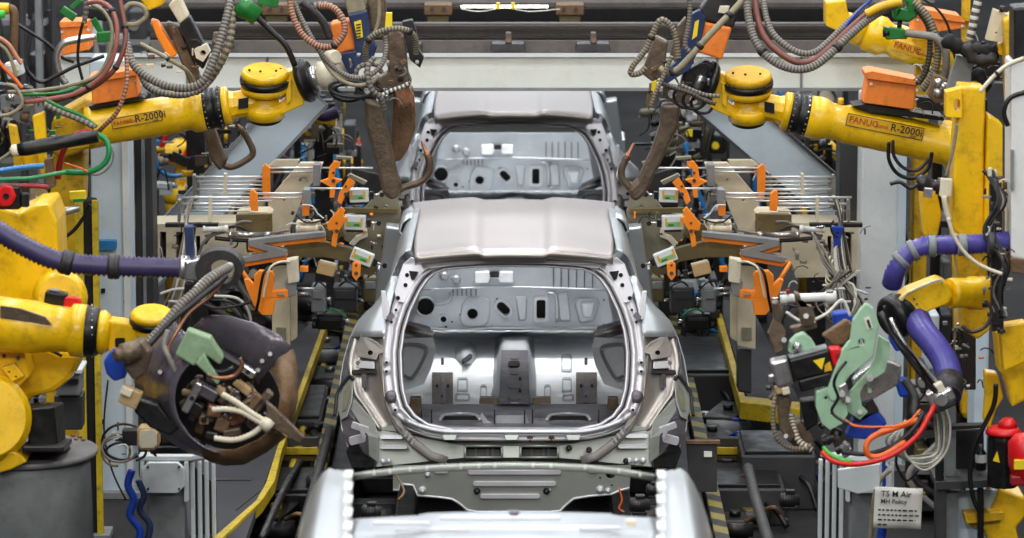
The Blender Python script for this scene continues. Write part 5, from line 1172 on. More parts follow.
# the shielded gun
Yg = 17.6; kg = Yg/FPX
g = thing('shielded_welding_gun', 'dark steel welding gun inside a curved scuffed shield', 'welding gun', P(215,462,Yg))
front = []; back = ell(212,390,80,66,0,360,40,32)
def shell(a0, a1, dy0, dy1, m, name, grow=1.0, sh=(0,0)):
    f = [P(x,y,Yg+dy0) for x,y in ell(228,403,55*grow,50*grow,a0,a1,22,32)]; h = [P(x+sh[0],y+sh[1],Yg+dy1) for x,y in ell(211,389,80*grow,66*grow,a0,a1,22,32)]
    rows = [[p.lerp(q,u)+V((0,0,0)) for p,q in zip(f,h)] for u in (0,.15,.4,.7,1)]
    return B().grid(rows).put(name, m, g, solid=.008)
shell(68, 215, 0, .42, 'cover', 'left_shield')
B().grid([[P(x,y,Yg+d) for x,y,d in r] for r in (
    [(190,330,.36),(204,338,.30),(226,350,.24),(246,364,.2),(258,384,.16)],
    [(203,318,.36),(214,321,.3),(240,330,.24),(264,344,.2),(280,356,.16)],
    [(212,315,.3),(228,316,.24),(254,323,.18),(278,334,.16),(292,348,.14)])]).put('upper_shield', 'cover', g, solid=.008)
B().grid([[P(x,y,Yg+d) for x,y,d in r] for r in (
    [(268,366,.20),(276,378,.1),(280,395,.04),(278,412,.02)],
    [(282,356,.18),(290,372,.1),(292,395,.06),(288,425,.04)],
    [(293,349,.22),(297,368,.2),(297,398,.2),(291,436,.2)])]).put('right_shield', 'rust', g, solid=.008)
B().grid([[P(x,y,Yg+d) for x,y,d in r] for r in (
    [(198,445,.05),(215,450,.04),(235,450,.03),(258,440,.02),(274,428,.0)],
    [(204,458,.12),(222,461,.1),(242,460,.1),(262,450,.1),(282,434,.1)],
    [(212,462,.25),(225,465,.25),(244,464,.25),(266,452,.25),(286,436,.25)])]).put('lower_shield', 'rust', g, solid=.008)
b = B()
for q in ((262,361),(270,354),(258,370),(184,352),(160,372)): b.cyl(P(*q,Yg+.16),P(*q,Yg+.13),.010,seg=8)
b.put('bolt', 'steel', g)
B().pplate(ell(226,398,56,50,n=30,rot=32), Yg+.40, .04).put('back_plate', 'dark_steel', g)
gb = B(); F = Fr(198,351,Yg-.02,30)
gb.fplate(F, [(-20,-14),(4,-18),(26,-6),(26,2),(10,0),(4,16),(-18,15)], 0, 18); go = gb.put('gearbox', 'mint_dull', g, bevel=.01)
B().fplate(F, [(6,-2),(18,6),(34,14),(34,20),(20,16),(4,12)], -4, 6).put('gearbox_bracket', 'mint_dull', g, bevel=.008)
B().fbox(Fr(222,362,Yg+.1,30),-22,-10,0,24,12,26).put('motor_body', 'black', g, bevel=.02)
B().tube([P(x,y,Yg-.03) for x,y in ((207,374),(218,378),(234,376),(242,366),(240,358))], .010, 6).put('copper_lead', 'copper', g)
B().tube([P(x,y,Yg) for x,y in ((210,370),(222,372),(234,368))], .012, 6).put('black_lead', 'black', g)
rnd = random.Random(3)
for i, (u,v,w_,h_,an,m) in enumerate(((192,398,8,34,28,'steel'),(205,392,26,12,30,'cover'),(214,412,14,12,10,'copper'),(226,402,18,10,35,'brown_steel'),(242,388,20,8,40,'wood'),(252,404,10,22,40,'rust'),(262,402,9,26,42,'brown_steel'),(222,426,14,14,20,'rust'),(236,420,16,10,-20,'copper'),(204,420,10,10,0,'wood'),(240,408,26,7,-30,'brown_steel'),(232,434,18,10,-10,'brown_steel'),(252,420,10,10,20,'copper'),(212,436,14,8,10,'dark_steel'),(266,420,12,10,30,'dark_steel'),(248,372,16,8,35,'steel'),(196,410,12,14,30,'black'),(220,392,10,8,30,'wood'),(276,424,16,8,40,'brown_steel'))):
    F = Fr(u,v,Yg+.02+.02*(i%5),an); B().fbox(F,-w_/2,-h_/2,0,w_/2,h_/2,12).put('electrode_block' if i%2 else 'arm_link', m, g, bevel=.008)
    if i%3 == 0: B().cyl(F(0,0,-2),F(0,0,0),min(w_,h_)*.3*F.s,seg=10).put('bolt','dark_steel',g)
for i in range(60):
    a = rnd.uniform(0,2*PI); q_ = rnd.uniform(.2,1); u = 228+44*q_*math.cos(a); v = 406+36*q_*math.sin(a); w_ = rnd.uniform(5,15); h_ = rnd.uniform(5,12)
    F = Fr(u,v,Yg+.10+.03*(i%6),rnd.uniform(-50,60)); B().fbox(F,-w_/2,-h_/2,0,w_/2,h_/2,12).put('arm_link', rnd.choice(('brown_steel','rust','dark_steel','black','wood','copper','cover','brown_steel')), g, bevel=.008)
for i, pts in enumerate((([(212,410),(226,409),(242,412),(256,420),(264,424)]),([(222,394),(236,402),(250,412),(266,422)]),([(214,438),(234,440),(252,434),(264,424)]))):
    B().tube([P(x,y,Yg-.05) for x,y in pts], 3.2*kg, 8, 10, rib=.018, ribamp=.10).put('ribbed_lead', 'cream', g)
B().lathe(P(262,420,Yg-.06),P(270,428,Yg-.06),[(0,.022),(.5,.03),(1,.03)],12).put('lead_coupling','cream',g)
B().plate([P(x,y,Yg-.05) for x,y in ((266,402),(276,410),(290,424),(304,438),(300,444),(284,434),(268,426))],(0,.05,0)).put('jaw_tip','brown_steel',g,bevel=.01)
B().lathe(P(114,356,Yg-.05), P(138,350,Yg), [(0,.020),(.08,.032),(.3,.032),(.35,.045),(1,.045)], 20).put('side_cylinder', 'brown_steel', g)
B().plate([P(x,y,Yg+.02) for x,y in ((126,346),(142,340),(152,352),(146,374),(134,382),(122,366))],(0,.12,0)).put('cylinder_mount','brown_steel',g,bevel=.015)
B().fbox(Fr(130,398,Yg+.02,25),-10,-9,0,10,9,14).put('insulator_block', 'wood', g, bevel=.006); B().fbox(Fr(126,392,Yg,25),-6,-4,0,6,4,6).put('insulator_block', 'cream', g, bevel=.004)
B().plate([P(x,y,Yg+.2) for x,y in ((103,362),(112,350),(124,358),(126,378),(114,382),(106,374))],(0,.1,0)).put('plastic_cap','blue',g,bevel=.012)
B().plate([P(x,y,Yg+.1) for x,y in ((136,398),(158,404),(178,430),(170,436),(150,428),(134,412))],(0,.1,0)).put('lower_link','black',g,bevel=.01)
# ================================================================== turntable, pedestals
t = thing('turntable', 'round grey turntable at the lower left corner, worn and dusty', 'turntable', P(30,600,18.9)); c = P(30,449,18.9)
c.x = P(24,449,18.9).x
B().lathe(c+V((0,0,-.03)), c+V((0,0,.0)), [(0,.33),(.3,.345),(1,.345)], 56).put('disc', 'overhead_light', t)
B().lathe(V((c.x,c.y,0)), c+V((0,0,-.03)), [(0,.33),(.95,.31),(1,.31)], 48).put('drum', 'mid_grey', t)
B().lathe(c, c+V((0,0,.015)), [(0,.22),(1,.21)], 40).put('hub', 'dark_steel', t)
t = thing('clamp_block', 'black steel block standing on the round turntable', 'block', P(46,452,18.7)); 
B().hexa([P(28,446,18.6),P(58,446,18.6),P(66,440,18.95),P(36,440,18.95),P(28,408,18.6),P(54,406,18.6),P(64,402,18.95),P(36,402,18.95)]).put('body','black',t,bevel=.01)
B().hexa([P(22,452,18.5),P(64,452,18.5),P(72,444,18.9),P(30,444,18.9),P(22,446,18.5),P(64,446,18.5),P(72,438,18.9),P(30,438,18.9)]).put('foot','dark_steel',t,bevel=.008)
for k_, (u,v) in enumerate(((76,436),(80,434),(73,433),(83,437))):
    tag(B().box(P(u,v+3,18.85),(.02,.012,.012),rz=k_).put('weld_slag','copper',None,bevel=.003), 'small rusty weld crumb lying on the round turntable', 'slag', 'weld crumbs on the turntable')
B().pplate([(56,372),(80,372),(80,396),(56,396)], 20.2, .2).put('x','mid_grey', thing('control_box','grey control box with dark slots behind the turntable','box',P(66,430,20.2)),bevel=.01).name='housing'
cb = [o for o in bpy.data.objects if o.name.startswith('control_box')][0]
B().pplate([(56,380),(78,380),(78,384),(56,384)], 20.17, .03).put('slot','black',cb); B().pplate([(54,396),(82,396),(82,430),(54,430)], 20.25, .15).put('lower_panel','dark_grey',cb,bevel=.006); B().pplate([(50,370),(82,370),(82,373.5),(50,373.5)],20.15,.25).put('lid','paint_grey',cb,bevel=.005)
def pedestal(sd):
    who = 'under the dark shielded gun' if not sd else 'under the mint green gun'
    with mirrored(sd):
        Y = 19.3; t = thing('pedestal', 'pale grey pedestal with octagonal cover plate '+who, 'pedestal', P(180,590,Y), 'machine pedestals')
        dx = 0 if not sd else -6
        q = lambda L: [(x+dx,y) for x,y in L]
        B().hexa([P(138+dx,461,Y),P(190+dx,461,Y),P(214+dx,457,Y+.5),P(140+dx,457,Y+.5),P(138+dx,456,Y),P(190+dx,456,Y),P(214+dx,452,Y+.5),P(140+dx,452,Y+.5)]).put('top_plate','paint_grey',t,bevel=.005)
        B().pplate(q([(140,462),(144,462),(144,502),(140,502)]), Y-.01, .05).put('edge_strip','paint_grey',t,bevel=.003); B().pplate(q([(184,462),(188,462),(188,502),(184,502)]), Y-.01, .05).put('edge_strip','paint_grey',t,bevel=.003)
        pl = B().pplate(q([(148,463),(178,463),(184,469),(184,487),(178,493),(147,493),(142,487),(142,469)]), Y-.04, .04).put('cover_plate','paint_grey',t,bevel=.004)
        for u,v in ((148,467),(179,467),(148,489),(179,489)): B().cyl(P(u+dx,v,Y-.045),P(u+dx,v,Y-.04),.006,seg=8).put('screw','dark_steel',pl)
        B().hexa([V((P(146+dx,500,Y).x,Y+.02,0)),V((P(184+dx,500,Y).x,Y+.02,0)),V((P(184+dx,500,Y).x,Y+.4,0)),V((P(146+dx,500,Y).x,Y+.4,0)),P(146+dx,462,Y+.02),P(184+dx,462,Y+.02),P(184+dx,462,Y+.4),P(146+dx,462,Y+.4)]).put('body','mid_grey',t,bevel=.01)
        for i in range(4):
            x = 190+i*7; Yi = Y+.1+.1*i; a = P(x+dx,463-i,Yi); b_ = P(x+4+dx,463-i,Yi)
            B().hexa([(a.x,Yi,0),(b_.x,Yi,0),(b_.x,Yi+.04,0),(a.x,Yi+.04,0),(a.x,Yi,a.z),(b_.x,Yi,a.z),(b_.x,Yi+.04,a.z),(a.x,Yi+.04,a.z)]).put('side_slat','paint_grey',t,bevel=.004)
        a = P(188+dx,466,Y+.2); b_ = P(216+dx,466,Y+.5); B().hexa([(a.x,Y+.45,0),(b_.x,Y+.5,0),(b_.x,Y+.53,0),(a.x,Y+.48,0),(a.x,Y+.45,a.z-.05),(b_.x,Y+.5,b_.z-.1),(b_.x,Y+.53,b_.z-.1),(a.x,Y+.48,a.z-.05)]).put('side_panel','dark_grey',t)
pedestal(0); pedestal(1)
t = thing('foam_block', 'square cream block with cut corners beside the dark gun', 'block', P(148,452,18.6)); B().pplate([(139,428),(156,428),(159,432),(159,446),(155,450),(140,450),(137,446),(137,431)], 18.6, .1).put('face','wood',t,bevel=.006); B().pplate([(141,430),(155,430),(157,433),(157,445),(154,448),(141,448),(139,445),(139,433)],18.59,.02).put('cover','cream',t,bevel=.003)
t = thing('valve_rack', 'row of dark pneumatic valves with one yellow button by the cream block', 'valve', P(180,450,18.9)); B().pplate([(158,428),(205,430),(205,448),(158,446)], 18.8, .12).put('body','black',t,bevel=.006)
for i in range(5): B().pplate(rrect(162+i*8,431,168+i*8,443,1), 18.77, .04).put('valve_slice','dark_steel' if i%2 else 'olive',t,bevel=.003)
B().cyl(P(169,434,18.74),P(169,434,18.78),.018,seg=12).put('yellow_button','tag_yellow',t)
B().pplate([(150,448),(206,448),(206,454),(150,454)],18.85,.2).put('base','dark_steel',t,bevel=.004)
# coils of cable beside column
for i, (cx_,cy_,rx,ry,m,lab) in enumerate(((120,448,18,14,'hose_grey','grey cable coil'),(124,442,22,18,'black','black cable coil'),(116,452,14,14,'hose_tan','tan cable coil'),(126,452,20,10,'rubber','flat dark cable coil'))):
    pts = [(x,y,18.9+.03*i) for x,y in ell(cx_,cy_,rx,ry,20+i*30,330+i*30,10)]
    hose('looped_cable', lab+' hanging left of the cream block', pts, 1.4, m, n=5, cat='cable')
for pts, lab, m, r in (([(132,470,19),(128,485,19),(134,500,19),(130,515,19),(140,530,19),(138,545,19)],'thick blue air hose winding down left of the pedestal','blue',4),([(138,480,19.05),(144,495,19.05),(140,510,19.05),(150,525,19.05),(146,545,19.05)],'second blue air hose tangled with the first','gun_blue',3.5),([(108,380,20),(104,430,20),(112,470,20),(126,500,20)],'long thin grey cable running down the pale blue column','rubber',1)):
    hose('air_hose', lab, pts, r, m)
# ================================================================== LOWER RIGHT ROBOT
Y = 19.4; k = Y/FPX
t = thing('welding_robot', 'yellow robot with upright column arms at the right edge and a bent wrist', 'robot', P(985,540,Y))
B().pplate([(960,86),(986,88),(984,140),(984,235),(978,240),(960,236),(952,230),(955,140)], Y+.1, .2).put('upright_arm', 'yellow', t, bevel=.012)
B().pplate([(946,92),(962,88),(962,118),(946,117)], Y+.05, .1, [ell(957,105,3.5,6,n=14)]).put('arm_lug', 'yellow', t, bevel=.008)
B().pplate([(988,114),(1003,124),(1003,238),(984,240),(986,180)], Y+.05, .14).put('second_arm', 'yellow', t, bevel=.012)
B().pplate([(1004,20),(1026,10),(1026,120),(1010,130)], Y+.3, .2).put('rear_arm', 'yellow_dirty', t, bevel=.012)
B().pplate([(920,190),(936,186),(942,215),(938,236),(924,236)], Y+.35, .12).put('link_plate', 'yellow', t, bevel=.01)
B().pplate([(952,236),(986,238),(990,330),(978,340),(962,330),(960,280)], Y+.3, .15).put('lower_arm', 'yellow_dirty', t, bevel=.012)
B().lathe(P(948,293,Y-.25), P(990,293,Y-.1), [(0,14*k),(.1,15.5*k),(.5,15*k),(.55,17*k),(.8,17*k),(1,15*k)], 26).put('forearm_tube', 'yellow', t)
B().plate([P(x,y,Y-.38) for x,y in ((897,300),(907,291),(938,279),(948,284),(953,296),(949,304),(930,311),(919,322),(913,331),(905,327))], (0,.15,0)).put('wrist_body', 'yellow', t, bevel=.014)
for i,q in enumerate(((914,299),(917,304),(920,309),(923,314))): B().cyl(P(*q,Y-.39),P(*q,Y-.38),.005,seg=8).put('bolt','black',t)
B().tube([P(x,y,Y-.39) for x,y in ((902,301),(908,293),(938,280),(942,283))], .006, 3).put('wrist_wire', 'cable_white', t)
B().lathe(P(905,312,Y-.3), P(888,320,Y-.36), [(0,20*k),(.3,23*k),(.5,20*k),(.55,23*k),(.8,22*k),(1,17*k)], 28).put('tool_flange', 'black', t)
B().pplate([(996,332),(1026,326),(1026,400),(1012,408),(1006,380),(1000,372)], Y-.1, .2).put('base_casting', 'yellow', t, bevel=.012)
B().pplate([(985,372),(998,374),(1004,398),(996,410),(990,430),(984,422),(986,396)], Y, .1).put('base_bracket', 'yellow', t, bevel=.01)
B().plate([P(x,y,Y-.3) for x,y in ((1000,326),(1026,322),(1026,362),(1004,372))], (0,.1,0)).put('service_cover', 'yellow', t, bevel=.008)
B().pplate([(966,516),(990,512),(1000,488),(1014,494),(1026,498),(1026,516),(1016,528),(1020,545),(990,545),(984,530),(968,526)], Y-.3, .25).put('foot_bracket', 'yellow', t, bevel=.012)
B().pplate([(964,514),(1004,512),(1004,520),(966,524)], Y-.36, .2).put('foot_plate', 'plate_yellow', t, bevel=.008)
mo = thing('servo_motor', 'black servo motor with a red top flange at the lower right corner', 'motor', P(1000,490,Y-.5)); F = Fr(1004,455,Y-.55)
B().lathe(F(0,34,8),F(0,-20,8),[(0,16*F.s),(.9,16*F.s),(1,15*F.s)],8,smooth=False).put('housing','black',mo,bevel=.01); B().lathe(F(0,-20,8),F(0,-27,8),[(0,18*F.s),(.4,18.5*F.s),(1,14*F.s)],20).put('flange','red',mo); B().lathe(F(4,-27,8),F(4,-36,8),[(0,10*F.s),(.5,9*F.s),(1,5*F.s)],16).put('plug','red',mo)
B().fplate(F,[(-12,4),(-8,-6),(-5,6)],-9,-8).put('warning_triangle','tag_yellow',mo)
mo = thing('servo_motor', 'round red plug cap on the black motor at the very corner', 'motor', P(1020,480,Y-.8)); F = Fr(1020,458,Y-.75)
B().lathe(F(4,-24,0),F(6,26,0),[(0,10*F.s),(.15,17*F.s),(.6,17*F.s),(1,11*F.s)],16).put('cap','red',mo); B().fbox(F,-8,-2,-19,4,8,-14).put('label','tag_yellow',mo,bevel=.003); B().fbox(F,-10,16,-12,4,26,0).put('plug','dark_red',mo,bevel=.008)
# white cabinet slab on the right edge
t = thing('controller_cabinet', 'narrow white controller cabinet cut by the right edge, black at its top', 'cabinet', P(1020,300,18.8)); 
B().pplate([(1011,62),(1040,60),(1040,262),(1011,258)], 18.9, .25).put('housing','white',t,bevel=.01); B().pplate([(1014,8),(1040,6),(1040,62),(1014,62)], 18.92, .2).put('dark_hood','black',t,bevel=.01); B().pplate([(1011,150),(1014,150),(1014,190),(1011,190)],18.88,.03).put('hinge','mid_grey',t); B().pplate([(1010,258),(1040,262),(1040,276),(1010,272)],18.88,.25).put('base','rust',t,bevel=.006)
# violet hoses
t = thing('corrugated_hose', 'violet corrugated hose arching over the right robot wrist', 'hose', P(940,260,18.9))
B().tube([P(*q) for q in ((1016,240,19.0),(990,243,18.95),(960,245,18.9),(925,246,18.85),(908,254,18.85),(896,270,18.85),(892,284,18.9))], 10*18.9/FPX, 10, 16, rib=.022, ribamp=.10).put('sleeve','violet',t)
for (x0,y0,x1,y1,m) in ((958,245,967,245,'mid_grey'),(928,246,936,246,'mid_grey'),(910,252,916,249,'mid_grey'),(899,263,904,258,'mid_grey'),(988,243,994,243,'dark_grey')):
    B().lathe(P(x0,y0,18.85), P(x1,y1,18.85), [(0,.046),(.2,.054),(.5,.050),(.8,.054),(1,.046)], 18).put('hose_clamp', m, t)
t = thing('corrugated_hose', 'violet corrugated hose hanging down behind the mint green gun', 'hose', P(950,400,18.7))
B().tube([P(*q) for q in ((916,316,19.1),(922,330,18.9),(934,345,18.8),(945,362,18.7),(950,382,18.6),(948,396,18.5))], 13*18.8/FPX, 10, 18, rib=.024, ribamp=.10).put('sleeve','violet',t)
B().lathe(P(950,378,18.6),P(948,396,18.5),[(0,.062),(.5,.068),(1,.06)],16).put('hose_cuff','rubber',t)
# ================================================================== MINT GREEN GUN
Yg = 17.8; kg = Yg/FPX
g = thing('servo_welding_gun', 'mint green servo welding gun with a black motor held by the right wrist', 'welding gun', P(860,460,Yg))
B().pplate([(866,303),(873,308),(879,325),(873,357),(850,376),(843,386),(842,398),(832,402),(826,394),(834,372),(842,350),(850,340),(853,320),(859,311)], Yg-.05, .035, [circ(861.5,342.5,3.2,14)]).put('side_plate','mint',g,bevel=.006)
B().pplate([(879,336),(889,342),(890,352),(885,372),(864,385),(860,394),(862,406),(868,412),(860,420),(848,412),(846,402),(852,390),(868,372),(876,356)], Yg+.03, .03, [circ(870,391,2,10)]).put('side_plate','mint',g,bevel=.006)
B().pplate([(816,392),(834,386),(846,400),(848,414),(842,424),(830,430),(822,424),(816,408)], Yg-.04, .1, [circ(826,398,1.8,8),circ(832,414,1.6,8)]).put('knuckle_plate','mint',g,bevel=.008)
B().fplate(Fr(868.5,323,Yg-.052,-18),[(-3,-6),(3,-6),(3,6),(-3,6)],-.5,1).put('white_label','paper',g); B().fplate(Fr(869,324,Yg-.055,-18),[(-1.3,-4.5),(1.3,-4.5),(1.3,4),(-1.3,4)],-.6,.5).put('label_text','ink',g)
B().pplate([(788,352),(790,342),(796,336),(804,333),(812,340),(818,350),(800,358)], Yg+.02, .06).put('bearing_bracket','mint',g,bevel=.008)
B().lathe(P(797,347,Yg+.02),P(797,347,Yg-.02),[(0,.022),(.7,.02),(.8,.012),(1,.008)],14).put('bearing_nut','steel',g)
F = Fr(812,364,Yg-.03,-15)
B().fbox(F,-22,-10,0,20,13,22).put('motor_housing','black',g,bevel=.01)
B().fbox(F,-21,-13,2,19,-9,20).put('motor_lid','mid_grey',g,bevel=.008)
B().fbox(F,-40,-12,-1,-22,15,23).put('motor_end_cap','steel',g,bevel=.012)
B().fbox(F,-22,-12.5,-1.5,-20,13.5,22).put('flange','black',g,bevel=.004)
B().fplate(F,[(2,-3),(14,-3),(8,8)],-1,0).put('warning_triangle','tag_yellow',g)
B().fplate(F,[(12,4),(18,2),(18,11),(10,11)],-.8,0).put('worn_label','plate_yellow',g)
B().fplate(F,[(20,-11),(30,-9),(36,-2),(35,5),(26,9),(20,7)],-2,16).put('red_plug','red',g,bevel=.008); B().cyl(F(28,-2,-4),F(28,-2,-2),3*F.s,seg=12).put('plug_screw','dark_red',g)
B().fbox(F,-18,13,2,16,26,20).put('lower_housing','black',g,bevel=.01); B().fbox(F,-42,14,2,-34,22,14).put('foot','wood',g,bevel=.006); B().fbox(F,-36,16,0,-28,24,12).put('foot','cream',g,bevel=.006)
for (pts, m, dy) in (([(772,303),(778,301),(784,312),(780,322),(786,332),(784,350),(774,354),(768,334),(774,320)],'brown_steel',.05),([(794,292),(800,294),(802,306),(812,306),(816,318),(812,326),(802,326),(798,312)],'brown_steel',.08),([(822,336),(846,320),(856,326),(846,344),(834,346)],'rust',.1),([(790,328),(816,322),(818,328),(792,334)],'brown_steel',.12),
    ([(776,392),(784,386),(792,400),(788,420),(796,436),(790,444),(780,430)],'brown_steel',.02),([(786,430),(800,420),(812,436),(816,450),(802,454),(792,446)],'brown_steel',.06),([(852,380),(880,358),(902,366),(900,384),(876,398),(858,404)],'steel',.12),([(838,386),(846,382),(850,396),(842,404)],'steel',-.06),([(848,410),(872,398),(880,412),(858,424)],'dark_steel',.1),([(800,400),(816,398),(818,424),(806,432)],'black',.05)):
    B().pplate(pts, Yg+dy, .06, []).put('arm_link', m, g, bevel=.008)
for q,r in (((784,340),.012),((806,316),.012),((786,436),.01),((870,378),.016),((860,412),.012),((842,394),.014),((848,400),.012)): B().cyl(P(*q,Yg-.08),P(*q,Yg+.06),r,seg=10).put('pin','steel',g)
B().pplate([(854,418),(876,410),(888,424),(866,440),(846,438)],Yg+.1,.1).put('blue_tank','blue',g,bevel=.012)
# slender boom with big clamps at its lower end
B().tube([P(880,312,Yg-.02),P(896,340,Yg-.05),P(918,370,Yg-.06),P(936,392,Yg-.05)],.014,3,10).put('boom','dark_steel',g)
B().tube([P(890,318,Yg+.05),P(905,345,Yg+.02),P(928,372,Yg),P(946,392,Yg)],.010,3,10).put('boom','steel',g)
t = thing('hose_clamp_joint', 'big pale steel clamp joint at the end of the slender boom', 'clamp', P(943,405,Yg)); F = Fr(942,396,Yg-.06,-25)
B().fbox(F,-15,-9,0,-4,10,12).put('block','steel',t,bevel=.01); B().fbox(F,-5,-13,1,6,0,12).put('block','cream',t,bevel=.01); B().fbox(F,2,-4,0,12,9,12).put('block','steel',t,bevel=.01)
B().lathe(F(-2,3,-4),F(-2,3,14),[(0,6*F.s),(.2,8*F.s),(.9,8*F.s),(1,6*F.s)],16).put('bushing','steel',t); B().fbox(F,-14,8,1,10,15,12).put('rubber_pad','rubber',t,bevel=.008)
for lab, pts, r, m, rib in (('bright red hose sweeping under the green gun',[(822,452,17.7),(835,462,17.65),(860,464,17.6),(890,456,17.6),(915,438,17.65),(928,418,17.7),(935,404,17.75)],2.8,'red_hose',0),
    ('bright green hose end beside the red hose',[(823,447,17.72),(830,454,17.7),(842,460,17.68),(852,461,17.66)],2.2,'bright_green',0),
    ('orange hose loop under the green gun',[(918,420,17.75),(895,428,17.7),(874,436,17.68),(866,446,17.66),(870,456,17.66),(884,455,17.66),(905,442,17.7)],3.2,'orange_hose',0),
    ('dark brown hose inside the red sweep',[(842,452,17.75),(866,454,17.7),(892,446,17.7),(912,430,17.72),(924,412,17.75)],2.4,'rubber',0),
    ('thin red-orange cable above the hoses',[(845,420,17.65),(856,426,17.6),(880,427,17.6),(905,424,17.6),(920,410,17.7)],1.2,'orange_hose',0),
    ('black cable curling down from the motor',[(846,362,17.7),(838,372,17.65),(834,384,17.65),(838,398,17.65),(832,412,17.65),(850,424,17.62),(880,428,17.6)],1.6,'black',0),
    ('tan ribbed hose bending under the motor',[(778,390,17.9),(774,404,17.85),(773,420,17.85),(776,436,17.85),(786,446,17.85),(804,449,17.8),(812,444,17.8)],2.6,'hose_tan',3),
    ('short cream ribbed hose beside the tan one',[(790,416,17.9),(794,430,17.85),(800,442,17.82),(812,450,17.8)],3.4,'cream',3),
    ('thick black sleeve below the boom clamp',[(905,380,17.9),(915,398,17.85),(914,414,17.8),(922,422,17.8)],5,'rubber',0),
    ('black cable running along the boom',[(884,306,17.6),(892,330,17.6),(915,358,17.6),(932,384,17.65)],1.6,'black',0),
    ('slim black cable swinging from the boom to the motor',[(895,340,17.6),(905,352,17.58),(922,372,17.58),(926,390,17.6),(918,402,17.65)],1.1,'black',0),
    ('white cable arching behind the brown jaws',[(786,312,18.0),(804,322,17.98),(826,314,17.98),(842,300,18.0),(850,316,18.0)],1.6,'cable_white',0)):
    hose('hose' if 'hose' in lab or 'sleeve' in lab else 'cable', lab, pts, r, m, rib=rib, cat='hose' if 'hose' in lab or 'sleeve' in lab else 'cable').name = ('rubber_hose' if 'hose' in lab or 'sleeve' in lab else 'power_cable')
for i in range(6):
    r = random.Random(i+9); d = r.uniform(-3,3)
    hose('looped_cable', 'off-white cable hanging in a slack loop right of the red hose', [(905+i*3,420+d,17.95+.02*i),(902-i*3,440+d,17.92+.02*i),(908-i*2,458+d,17.92+.02*i),(926+d,470-i*3,17.92+.02*i),(946-i*2,452+d,17.92+.02*i),(950-i*3,424,17.92+.02*i),(943-i*2,402,17.9)], r.choice((.9,1.1,1.3)), ('cable_white','hose_tan','cable_white','hose_grey','cable_white','hose_tan')[i], n=6, seg=6, group='slack off-white cables right of the red hose', cat='cable')
t = thing('air_cylinder', 'pale pneumatic cylinder lying above the brown jaws', 'cylinder', P(808,305,19.6)); F = Fr(780,298.5,19.6,-2)
B().lathe(F(0,0),F(56,0),[(0,6*F.s),(.12,6*F.s),(.13,4.4*F.s),(.8,4.4*F.s),(.81,6*F.s),(1,6*F.s)],18).put('barrel','white',t); B().cyl(F(-9,0),F(0,0),1.6*F.s).put('piston_rod','steel',t)
for u in (4,50): B().fbox(F,u-4,-7,-4,u+3,7,4).put('end_block','steel',t,bevel=.004)
B().fbox(F,6,-9,-3,10,-5,3).put('fitting','dark_red',t,bevel=.003)
for i in range(8):
    r = random.Random(i+90)
    hose('tangled_cable', 'cable in the tangle between the right fixture and column', [(812+i*3,232+i*4,21.6),(830+r.uniform(-6,6),262+i*3,21.5),(848+r.uniform(-6,6),284,21.45),(856+r.uniform(-8,8),306,21.4),(838+r.uniform(-8,8),322,21.4),(822+r.uniform(-8,8),300,21.4),(840+i*3,270,21.4)], r.choice((.9,1.2)), r.choice(('cable_white','hose_tan','black','hose_grey')), n=6, seg=6, group='cable tangle between right fixture and column', cat='cable')
t = thing('blue_valve', 'blue valve body behind the green plate', 'valve', P(845,325,19.0)); B().pplate([(832,314),(848,312),(856,320),(850,328),(834,328)],19,.1).put('body','blue',t,bevel=.012); B().cyl(P(856,320,19.05),P(863,319,19.05),.012).put('port','steel',t)
t = thing('blue_valve', 'blue valve body under the right robot wrist', 'valve', P(895,350,18.6)); B().pplate([(890,330),(900,334),(904,350),(896,352),(890,342)],18.6,.1).put('body','blue',t,bevel=.01); B().pplate([(894,378),(908,380),(914,396),(900,398)],18.6,.08).put('tank','blue',t,bevel=.01)
# ================================================================== HOSES AND CLUTTER, UPPER LEFT
def H(lab, m, r, Y, pts, rib=0, name=None, clips=0, dY=0):
    """hose along photograph positions; dY bows it towards the viewer in its middle"""
    n = len(pts); q = [(x, y, Y-dY*math.sin(PI*i/max(1,n-1))) for i, (x, y) in enumerate(pts)]
    kind = name or ('rubber_hose' if 'hose' in lab or 'loop' in lab else 'power_cable')
    return hose(kind, lab, q, r, m, rib=rib, cat='cable' if 'cable' in kind else ('pipe' if 'pipe' in kind else 'hose'), clips=clips, n=7)
H('outer maroon hose of the big loop at upper left','hose_brown',2.6,20.3,[(119,-4),(125,27),(124,47),(114,70),(90,89),(67,97),(44,104)],dY=.15,clips=3)
H('inner maroon hose of the big loop at upper left','hose_pink',2.5,20.25,[(88,3),(100,2),(111,9),(117,27),(115,50),(104,74),(77,93),(43,100),(25,102)],dY=.15,clips=2)
H('olive hose just inside the maroon loop','hose_tan',2.0,20.3,[(92,5),(104,12),(112,30),(108,58),(96,76),(67,86),(33,91),(8,92)],dY=.1)
H('dark green hose crossing below the maroon loop','green',1.6,20.25,[(96,78),(70,90),(46,94),(24,95)],dY=.05)
H('pink ribbed hose dropping to the red and green pair','hose_copper',2.3,20.2,[(125,44),(127,66),(126,88),(117,112),(104,126),(98,132)],rib=3,dY=.1)
H('bent pale grey pipe by the upper left orange boxes','steel',4.0,20.9,[(66,84),(59,72),(57,56),(63,44),(76,40),(96,37)],name='bent_pipe')
H('thick ribbed hose sagging behind the upper left wrist','hose_grey',4.2,20.7,[(127,44),(133,64),(152,80),(178,88),(200,84),(212,64),(221,38),(229,8),(231,-6)],rib=3,dY=.2)
H('second ribbed hose beside the thick sagging one','hose_tan',3.8,20.9,[(228,-4),(232,18),(229,44),(219,66),(208,82),(196,92)],rib=5,dY=.1)
